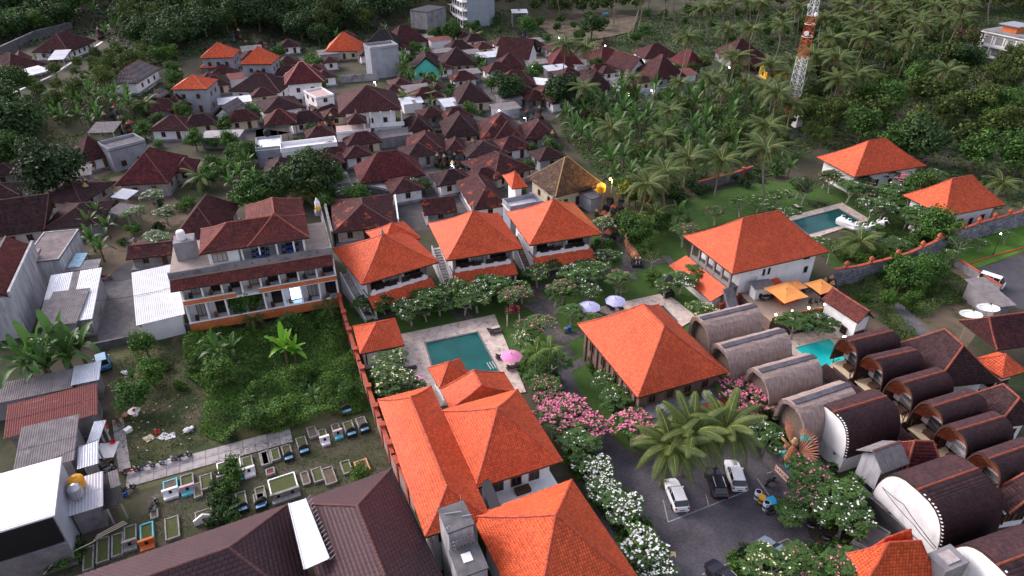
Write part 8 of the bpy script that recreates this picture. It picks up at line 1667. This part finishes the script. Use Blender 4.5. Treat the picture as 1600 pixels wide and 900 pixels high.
for c_, n, sp in (((185, 190), 6, 2.2), ((200, 205), 5, 2), ((495, 60), 6, 2.6), ((420, 78), 5, 2.5), ((375, 68), 5, 2.5), ((500, 205), 8, 3), ((515, 185), 5, 2.5), ((595, 48), 4, 2), ((700, 255), 9, 2.4), ((720, 270), 7, 2.4), ((740, 245), 6, 3), ((835, 185), 6, 3), ((820, 60), 6, 2.6), ((150, 310), 5, 1.8), ((95, 95), 5, 2), ((165, 60), 4, 2), ((590, 285), 4, 1.6), ((955, 375), 6, 2.2), ((940, 350), 5, 2), ((1042, 462), 1, .3), ((960, 330), 4, 2), ((300, 130), 4, 2), ((845, 230), 4, 3), ((1285, 462), 4, 1), ((770, 215), 4, 3), ((660, 235), 4, 3)):
    for i in range(n):
        k = R.choice((0, 1, 1, 2)); g = G(*c_); x, y = g[0] + R.uniform(-1, 1) * sp, g[1] + R.uniform(-1, 1) * sp * 1.3; s = R.uniform(.8, 1.3)
        if n_[k] == 0: o = SHP[k]; o.location = (x, y, terr(x, y)); o.rotation_euler = (0, 0, AX); o.scale = (s,) * 3
        else: o = copy_thing(SHP[k], (x, y, terr(x, y)), AX, 'x', s)
        o['group'] = 'small temple shrines'; n_[k] += 1; VEG.append((o, KN[k], *proj((x, y, 1.5))))
# ---------------------------------------------------------------- graves
m_gcurb = mat('grave_concrete', (.30, .28, .27), (.20, .19, .185), 2, .95, col3=(.10, .10, .09), n3=1, t3=.6); m_ggrass = mat('grave_grass', (.060, .085, .022), (.085, .09, .035), 2, .95, bump=.8, bs=14); m_gsoil = mat('grave_soil', (.13, .10, .07), (.09, .07, .05), 2, .95)
m_gpink = mat('pink_render', (.50, .36, .40)); m_gturq = mat('turquoise_trim', (.12, .45, .50)); m_gblue = mat('pale_blue_tile', (.30, .55, .75), rough=.4)
def grave(label, px, py, w_, l_, head=None, bed=m_ggrass, curb=m_gcurb, rz=None):
    p = P(px, py, .2); rt = root('grave', label, 'grave', (p[0], p[1], .03), (AX + .05) if rz is None else rz, 'graves of the small cemetery')
    for x0, x1, y0, y1 in ((-w_ / 2, -w_ / 2 + .14, -l_ / 2, l_ / 2), (w_ / 2 - .14, w_ / 2, -l_ / 2, l_ / 2), (-w_ / 2 + .141, w_ / 2 - .141, l_ / 2 - .14, l_ / 2), (-w_ / 2 + .141, w_ / 2 - .141, -l_ / 2, -l_ / 2 + .14)): m = M(); m.bb(x0, x1, y0, y1, 0, .34 + R.uniform(-.03, .05)); part('kerb', m, curb, rt)
    m = M(); m.bb(-w_ / 2 + .142, w_ / 2 - .142, -l_ / 2 + .142, l_ / 2 - .142, 0, .27); part('bed', m, bed, rt); y = -l_ / 2 - .25
    if head == 'arch': m = M(); m.prism([(-w_ / 2, y - .5), (w_ / 2, y - .5), (w_ / 2, y + .2), (-w_ / 2, y + .2)], 0, .5); part('head_base', m, m_blackstone, rt); m = M(); pts = [(w_ * .5 * cos(t), .5 + w_ * .55 * sin(t)) for t in np.linspace(0, pi, 9)]; m.add([(a, y, b) for a, b in pts] + [(a, y + .2, b) for a, b in pts], [tuple(range(9)), tuple(range(17, 8, -1))] + [(i + 1, i, 9 + i, 10 + i) for i in range(8)]); part('arch_stone', m, m_blackstone, rt); m = M(); m.bb(-w_ * .4, w_ * .4, y - .45, y - .05, .501, .56); part('tile_top', m, m_gblue, rt)
    elif head == 'gable': m = M(); m.add([(-w_ * .6, y, 0), (w_ * .6, y, 0), (w_ * .6, y, .7), (0, y, 1.3), (-w_ * .6, y, .7), (-w_ * .6, y + .22, 0), (w_ * .6, y + .22, 0), (w_ * .6, y + .22, .7), (0, y + .22, 1.3), (-w_ * .6, y + .22, .7)], [(0, 1, 2, 3, 4), (9, 8, 7, 6, 5), (1, 6, 7, 2), (2, 7, 8, 3), (3, 8, 9, 4), (4, 9, 5, 0)]); part('headstone', m, m_lav, rt); m = M(); m.bb(-.15, .15, y - .03, y - .002, .4, .75); part('niche', m, m_black, rt)
    elif head in ('pink', 'white', 'grey', 'orange'): hm = {'pink': m_gpink, 'white': m_lav, 'grey': m_gcurb, 'orange': m_orangepaint}[head]; m = M(); m.bb(-w_ / 2 - .08, w_ / 2 + .08, y - .1, y + .2, 0, 1.0); hd = part('headstone', m, hm, rt); m = M(); [m.bb(s * w_ * .25 - .16, s * w_ * .25 + .16, y - .13, y - .101, .4, .8) for s in ((-1, 1) if w_ > 1.6 else (0,))]; part('niche', m, m_black, hd); m = M(); m.bb(-w_ / 2, w_ / 2, y - .7, y - .11, 0, .32); part('step', m, m_gturq if head in ('pink',) else hm, rt)
for g in (('large grass topped grave with white rim and pink headwall', *T(13, (1345, 270)), 2.6, 2.6, 'pink', m_ggrass, m_lav), ('rounded brown grave with turquoise edge and white headstone', *T(13, (1000, 375)), 1.5, 1.9, 'white', m_gsoil, m_gturq), ('narrow grave with a pink headstone beside the turquoise one', *T(13, (1098, 350)), 1.4, 2.2, 'pink', m_ggrass, m_gcurb), ('grass grave with a white slab, right of the large pink one', *T(13, (1452, 245)), 1.2, 2.3, 'white', m_ggrass, m_gcurb), ('plain narrow grave at the end of the slab path', *T(13, (1550, 215)), 1.0, 2.3, None, m_ggrass, m_gcurb),
          ('grave with a black arch and blue tiles, left of two', *T(13, (1415, 455)), 1.1, 2.2, 'arch'), ('grave with a black arch and blue tiles, right of two', *T(13, (1528, 425)), 1.1, 2.2, 'arch'), ('overgrown grave by the bamboo poles', *T(13, (765, 660)), 1.2, 2.4, 'grey'), ('turquoise kerbed grave with an orange headstone', *T(13, (862, 650)), 1.3, 2.6, 'orange', m_ggrass, m_gturq), ('pale kerbed grave nearest the green papaya shrub', *T(13, (605, 750)), 1.2, 3.2, None), ('narrow long grave left of the pale kerbed one', *T(13, (520, 800)), 1.0, 3.0, None, m_ggrass), ('grey grave right of the pale kerbed one', *T(13, (690, 720)), 1.1, 3.0, None), ('grassy mound grave before the white gabled headstone', *T(13, (1010, 620)), 1.4, 3.0, None, m_ggrass), ('grave with a white triangular gabled headstone', *T(13, (1195, 545)), 1.7, 1.4, 'gable'),
          ('grey kerbed grave under the yellow green shrub', *T(13, (1210, 350)), 1.3, 2.3, None), ('sunken grave between the scooters and the pink headstone', *T(13, (1160, 400)), .9, 2.2, None, m_gsoil), ('first grass grave right of the white curb', *T(14, (60, 210)), 1.1, 2.3, None), ('grave with a white and blue tiled arch in the middle row', *T(14, (182, 170)), 1.1, 1.9, 'arch'), ('long grass grave with a black arch in the middle row', *T(14, (270, 125)), 1.2, 2.2, 'arch'), ('grass grave ending in a white box stone', *T(14, (393, 75)), 1.0, 1.8, 'white'), ('grass grave ending in a pale pink box stone', *T(14, (470, 40)), 1.0, 1.7, 'pink'), ('wide grass grave framed by white curved rails', *T(14, (160, 370)), 3.0, 2.8, 'grey', m_ggrass, m_lav),
          ('grass bed grave beside the white railed one', *T(14, (362, 310)), 1.2, 2.2, None), ('bare soil grave beside the grass bed', *T(14, (430, 315)), 1.3, 2.6, None, m_gsoil), ('grey kerb grave left of the orange framed one', *T(14, (530, 265)), 1.1, 2.0, None), ('orange framed square grave near the brown roof', *T(14, (622, 258)), 1.5, 1.9, None, m_gsoil, mat('orange_frame', (.55, .28, .12))), ('dark arched grave near the boundary wall, left of two', *T(14, (545, 30)), 1.2, 2.0, 'arch'), ('dark arched grave near the boundary wall, right of two', *T(14, (620, 5)), 1.2, 2.0, 'arch', m_gsoil), ('rough tomb with a dark front under the creepers', *T(10, (512, 715)), 1.4, 2.8, 'arch', m_gsoil),
          ('muddy grave just left of the arched pair', *T(14, (330, 60)), 1.1, 2.0, None, m_gsoil), ('low grave with a dark red stone in the second row', *T(14, (85, 290)), 1.0, 1.0, None, mat('dark_red', (.14, .02, .03))), ('blue fronted grave beside the brown roof', *T(14, (20, 450)), 1.2, 1.6, 'arch'), ('pale kerb grave above the skylight strip', *T(14, (290, 330)), .9, 2.0, None, m_gsoil), ('plain kerb grave before the middle arch', *T(14, (115, 190)), 1.0, 2.0, None), ('short dark grave near the motorbike', *T(13, (905, 540)), .8, 1.2, None, m_gsoil)): grave(*g)
landmark('small cemetery', 380, 735)
# ---------------------------------------------------------------- rubbish, poles, lamps, plastic things in the yard
for i in range(3): a, b = P(*T(13, (550 + 8 * i, 690 - 14 * i)), .8), P(*T(13, (745 - 10 * i, 590 - 6 * i)), .9); rt = root('bamboo_pole', ('lowest', 'middle', 'upper')[i] + ' bamboo pole lying over the graves by the canopy', 'pole', a); m = M(); m.bar((0, 0, 0), tuple(b[j] - a[j] for j in range(3)), .06); part('pole', m, m_cream, rt)
for lb, px, py, col, sh in (('white polystyrene box left on the dirt beside the path', 200, 672, m_lav, 'b'), ('red plastic basket lying in the weeds', 246, 675, mat('red_plastic', (.6, .03, .03)), 'c'), ('white sack of rubbish in the weeds', 292, 672, m_lav, 's'), ('torn white sheet lying on the weeds', 254, 680, m_lav, 'f'), ('second torn white sheet right of the first', 265, 680, m_lav, 'f'), ('pale board dropped near the green tuft', 232, 683, m_cream, 'f'), ('white round table with a red cloth by the shelter', 211, 646, m_lav, 't'), ('wooden chair beside the dark doorway', 183, 662, m_bwood, 'h'), ('brown crate stack beside the round table', 197, 650, m_bwood, 'b'), ('red and white folded parasol leaning on the tin roof', 168, 677, mat('red_plastic', (.6, .03, .03)), 'p'), ('white plastic sheet spread behind the person in green', 166, 702, m_lav, 'f2'), ('white bag pile in the lot near the left street', 198, 582, m_lav, 's'), ('red plastic basin near the folded parasol', 176, 690, mat('red_plastic', (.6, .03, .03)), 'c'), ('yellow bucket at the pale sheet lean-to', 253, 518, mat('yellow_stripe', (.75, .38, .02)), 'c'), ('blue plastic drum by the canopy', 195, 772, mat('blue_plastic', (.02, .12, .45)), 'c')):
    p = P(px, py, .3); rt = root({'b': 'box', 'c': 'basket', 's': 'sack', 'f': 'sheet', 't': 'round_table', 'h': 'wooden_chair', 'p': 'folded_parasol', 'f2': 'sheet'}[sh], lb, {'b': 'box', 'c': 'basket', 's': 'sack', 'f': 'sheet', 't': 'table', 'h': 'chair', 'p': 'parasol', 'f2': 'sheet'}[sh], (p[0], p[1], .03), R.uniform(0, 3)); m = M()
    if sh == 'b': m.box(0, 0, .25, .8, .6, .5); part('box_body', m, col, rt); m = M(); m.box(0, 0, .53, .84, .64, .06); part('lid', m, col, rt)
    elif sh == 'c': m.lathe([(.25, 0), (.34, .4), (.30, .4), (.22, .05), (0, .05)], 10); part('basket_body', m, col, rt)
    elif sh == 's': m.ball((0, 0, .25), (.5, .4, .3), 9, 6, .25); m.ball((.5, .3, .2), (.35, .3, .22), 8, 5, .25); part('sack_body', m, col, rt)
    elif sh in 'f2': k = 2.2 if sh == 'f2' else 1; m.add([(x * .3 * k, y * .25 * k, .06 + R.uniform(0, .12)) for x in range(-2, 3) for y in range(-2, 3)], [(i * 5 + j, (i + 1) * 5 + j, (i + 1) * 5 + j + 1, i * 5 + j + 1) for i in range(4) for j in range(4)]); part('cloth', m, col, rt)
    elif sh == 't': m.lathe([(.75, .72), (.75, .76), (0, .77)], 14); part('tabletop', m, col, rt); m = M(); m.lathe([(.35, 0), (.08, .1), (.08, .72)], 8); part('pedestal', m, col, rt); m = M(); m.ball((0, 0, .85), (.25, .2, .1), 7, 4, .2); part('cloth', m, mat('red_plastic', (.6, .03, .03)), rt)
    elif sh == 'h': link('chair_frame', chair_mesh().mesh('chair_frame', col), rt)
    else: m.tube([(0, 0, .1), (.1, .1, 1.2), (.2, .2, 2.3)], [.05, .28, .04], 8); part('canopy', m, col, rt); m = M(); m.tube([(.02, .02, .5), (.06, .06, .9)], [.16, .24], 8); part('white_band', m, m_lav, rt)
for i, (x, y) in enumerate(scatter([(205, 640), (330, 600), (345, 640), (300, 700), (210, 720)], .9, 0, 38)): 
    if i == 0: m = M(); VV = []
    m.box(x, y, .1, R.uniform(.06, .28), R.uniform(.06, .2), R.uniform(.05, .2), R.uniform(0, 3))
o = link('litter', m.mesh('litter', mat('litter', (.60, .58, .55), (.45, .35, .28), 6, .8, isl=.4)), kind='stuff'); o['label'] = 'scattered litter and rubble on the vacant lot'; o['category'] = 'litter'
m_lampw = mat('lamp_cool', (1, 1, 1), emit=(.80, .85, 1), es=30); m_lampy = mat('lamp_sodium', (1, .8, .4), emit=(1, .55, .10), es=30)
for lb, x, y, hz, lm_, en in (('sodium street lamp glowing yellow above the orange water tank', 957, 279, 6.5, 1, 170), ('bright lamp at the upper left hillside gate', 122, 36, 4, 0, 60), ('small lamp by the dark tree at left', 91, 230, 3, 0, 25), ('bright yard lamp behind the grey yard wall', 587, 128, 3, 0, 120), ('lamp above the twin coconut palm houses', 875, 59, 6, 0, 30), ('lamp right of the twin coconut palms', 947, 71, 6, 0, 30), ('lamp in the village lane beside the white tent', 834, 103, 4, 0, 40), ('lamp at the front of the far row houses', 985, 147, 3, 0, 40), ('second lamp at the front of the far row', 1020, 141, 3, 0, 40), ('lamp beside the house left of the mast', 1141, 105, 4, 0, 40), ('lamp in the central village yard', 822, 184, 3.5, 0, 30), ('lamp in the courtyard of the stone shrines', 709, 258, 3.5, 2, 25), ('lamp between the mossy house and the dark village roofs', 782, 172, 3.5, 0, 30), ('tall lamp post on the bright verge', 1566, 364, 4.5, 0, 0)):
    p = P(x, y, hz); rt = root('street_lamp', lb, 'lamp', (p[0], p[1], terr(p[0], p[1]))); z = hz - terr(p[0], p[1]); z = max(2, z); m = M(); m.tube([(0, 0, 0), (0, 0, z - .1), (-.3, -.2, z)], [.07, .05, .04], 5); part('pole', m, m_blackstone if y > 300 else m_concrete, rt); m = M(); m.ball((-.4, -.25, z), .13 if lm_ != 1 else .2, 7, 5); part('lamp_head', m, m_lampy if lm_ == 1 else m_lampw, rt)
    if en: L_ = bpy.data.lights.new('lamp_light', 'POINT'); L_.energy = en * 5; L_.color = (1, .55, .12) if lm_ == 1 else (.85, .9, 1); L_.shadow_soft_size = .2; lo_ = bpy.data.objects.new('lamp_light', L_); COL.objects.link(lo_); lo_.parent = rt; lo_.location = (-.4, -.25, z - .35)
for k, (x, y, hz) in enumerate(((1320, 528, 3.2),)):
    p = P(x, y, hz); rt = root('garden_lamp', 'white globe lamp at the near corner of the turquoise pool', 'lamp', (p[0], p[1], 0)); m = M(); m.bar((0, 0, 0), (0, 0, hz - .2), .04); part('pole', m, m_blackstone, rt); m = M(); m.ball((0, 0, hz), .28, 8, 6); part('globe', m, mat('white_lamp', (1, .9, .8)), rt)
# cables
def cable(label, pts, r=.03, mt_=m_black):
    o = pts[0]; q = []
    for a, b in zip(pts[:-1], pts[1:]):
        L = hypot(b[0] - a[0], b[1] - a[1])
        for i in range(9): t = i / 8; q.append((a[0] + (b[0] - a[0]) * t - o[0], a[1] + (b[1] - a[1]) * t - o[1], a[2] + (b[2] - a[2]) * t - 4 * t * (1 - t) * L * .035 - o[2]))
    m = M(); m.tube(q, r, 4); c = link('cable', m.mesh('cable', mt_), None, o); tag(c, label, 'cable')
cable('upper black cable drooping across the white arched gable', [P(*T(16, (745, 380)), 5), P(*T(16, (870, 480)), 5.5), P(*T(16, (985, 640)), 4.5), P(*T(16, (1065, 740)), 3)], .045); cable('lower black cable crossing the white arched gable', [P(*T(16, (745, 380)), 4.5), P(*T(16, (930, 600)), 4.8), P(*T(16, (1050, 745)), 2.8)], .04)
cable('thin overhead line above the pale sheet lean-to', [P(150, 470, 8), P(300, 440, 8.5)]); cable('overhead line crossing the brown fibre roof', [P(20, 740, 7), P(120, 700, 7), P(300, 610, 6)]); cable('overhead line along the village lane', [P(620, 330, 7), P(700, 240, 7), P(800, 180, 7), P(900, 140, 7)]); cable('overhead line from the lamp to the mossy house', [P(850, 300, 7), P(957, 279, 7), P(1100, 230, 9)])
cable('pale pipe curving over the lower left bushes', [P(*T(13, (255, 890)), .6), P(*T(13, (330, 800)), 1.4), P(*T(13, (470, 735)), 1.6), P(*T(13, (560, 690)), 1.2)], .06, m_cream)
cable('bright blue gutter pipe between the two white barn cottages', [P(*T(16, (1185, 745)), 2.4), P(*T(16, (1440, 645)), 2.4)], .1, mat('blue_pipe', (.02, .25, .62), rough=.4)); cable('pale blue gutter beside the stained white hut', [P(*T(16, (700, 385)), 2.6), P(*T(16, (1025, 262)), 2.6)], .12, mat('pale_gutter', (.6, .65, .8), rough=.4))
for lb, x, y, z in (('blue tarpaulin in front of the far orange pyramid house', *T(2, (430, 345)), 2.4), ('bright blue tarpaulin right of the twin orange houses', *T(2, (140, 388)), 2.6), ('cyan tarpaulin beside the maroon house by the grey block', *T(2, (1045, 228)), 2.4), ('small blue tarpaulin in the far clearing', *T(3, (548, 78)), 1.5)):
    p = P(x, y, z); rt = root('tarpaulin', lb, 'tarpaulin', (p[0], p[1], 0), AX); m = M(); m.add([(a * 1.5, b * 1.3, z + R.uniform(-.2, .1)) for a in range(-1, 2) for b in range(-1, 2)], [(0, 3, 4, 1), (1, 4, 5, 2), (3, 6, 7, 4), (4, 7, 8, 5)]); part('tarp_sheet', m, mat('blue_tarp', (.02, .30, .62), (.02, .38, .7), 2, .5), rt)
    for s in (-1, 1):
        for t in (-1, 1): m = M(); m.bar((s * 1.4, t * 1.2, 0), (s * 1.4, t * 1.2, z), .05); part('pole', m, m_steel, rt)
p = P(*T(11, (1150, 200)), 1); rt = root('dead_palm', 'small red leaved pergola tree near the teal pool deck', 'pergola', P(802, 505, 0), 0); m = M(); [m.bar((x, y, 0), (x, y, 2.3), .09) for x in (-.9, .9) for y in (-.9, .9)]; part('frame', m, m_cream, rt); m = M(); [m.box(0, -1 + .4 * k, 2.4, 2.6, .12, .1) for k in range(6)]; part('slats', m, m_wood, rt)
me = crown(300, 1.3, .5, 2.7, 10, 50, .25, .16, mt=mat('dark_red_leaf', (.20, .03, .035), (.12, .02, .03), 1, .7, isl=.4)); link('foliage', me, rt)
rt.name = 'pergola'; rt['label'] = 'small pergola covered in dark red creeper near the teal pool'

# ---------------------------------------------------------------- labels of the individual plants
ORD = ['nearest', 'second nearest', 'third nearest', 'fourth nearest', 'fifth nearest', 'sixth nearest', 'seventh nearest', 'eighth nearest', 'ninth nearest', 'tenth nearest']
grp = {}
for o, kind, px, py in VEG:
    if LM:
        c = min(LM, key=lambda q: ((q[1] - px) ** 2 + 1.6 * (q[2] - py) ** 2)); dx, dy = px - c[1], py - c[2]
        rel = ('left of' if dx < 0 else 'right of') if abs(dx) > abs(dy) * 1.3 else ('behind' if dy < 0 else 'in front of')
        grp.setdefault((kind, rel, c[0]), []).append((hypot(dx, dy), o))
for (kind, rel, ph), l in grp.items():
    l.sort(key=lambda q: q[0])
    for i, (d_, o) in enumerate(l):
        o['label'] = f'{kind} {rel} the {ph}' + ('' if len(l) == 1 else f', {ORD[i] if i < 10 else str(i + 1) + "th nearest"}')
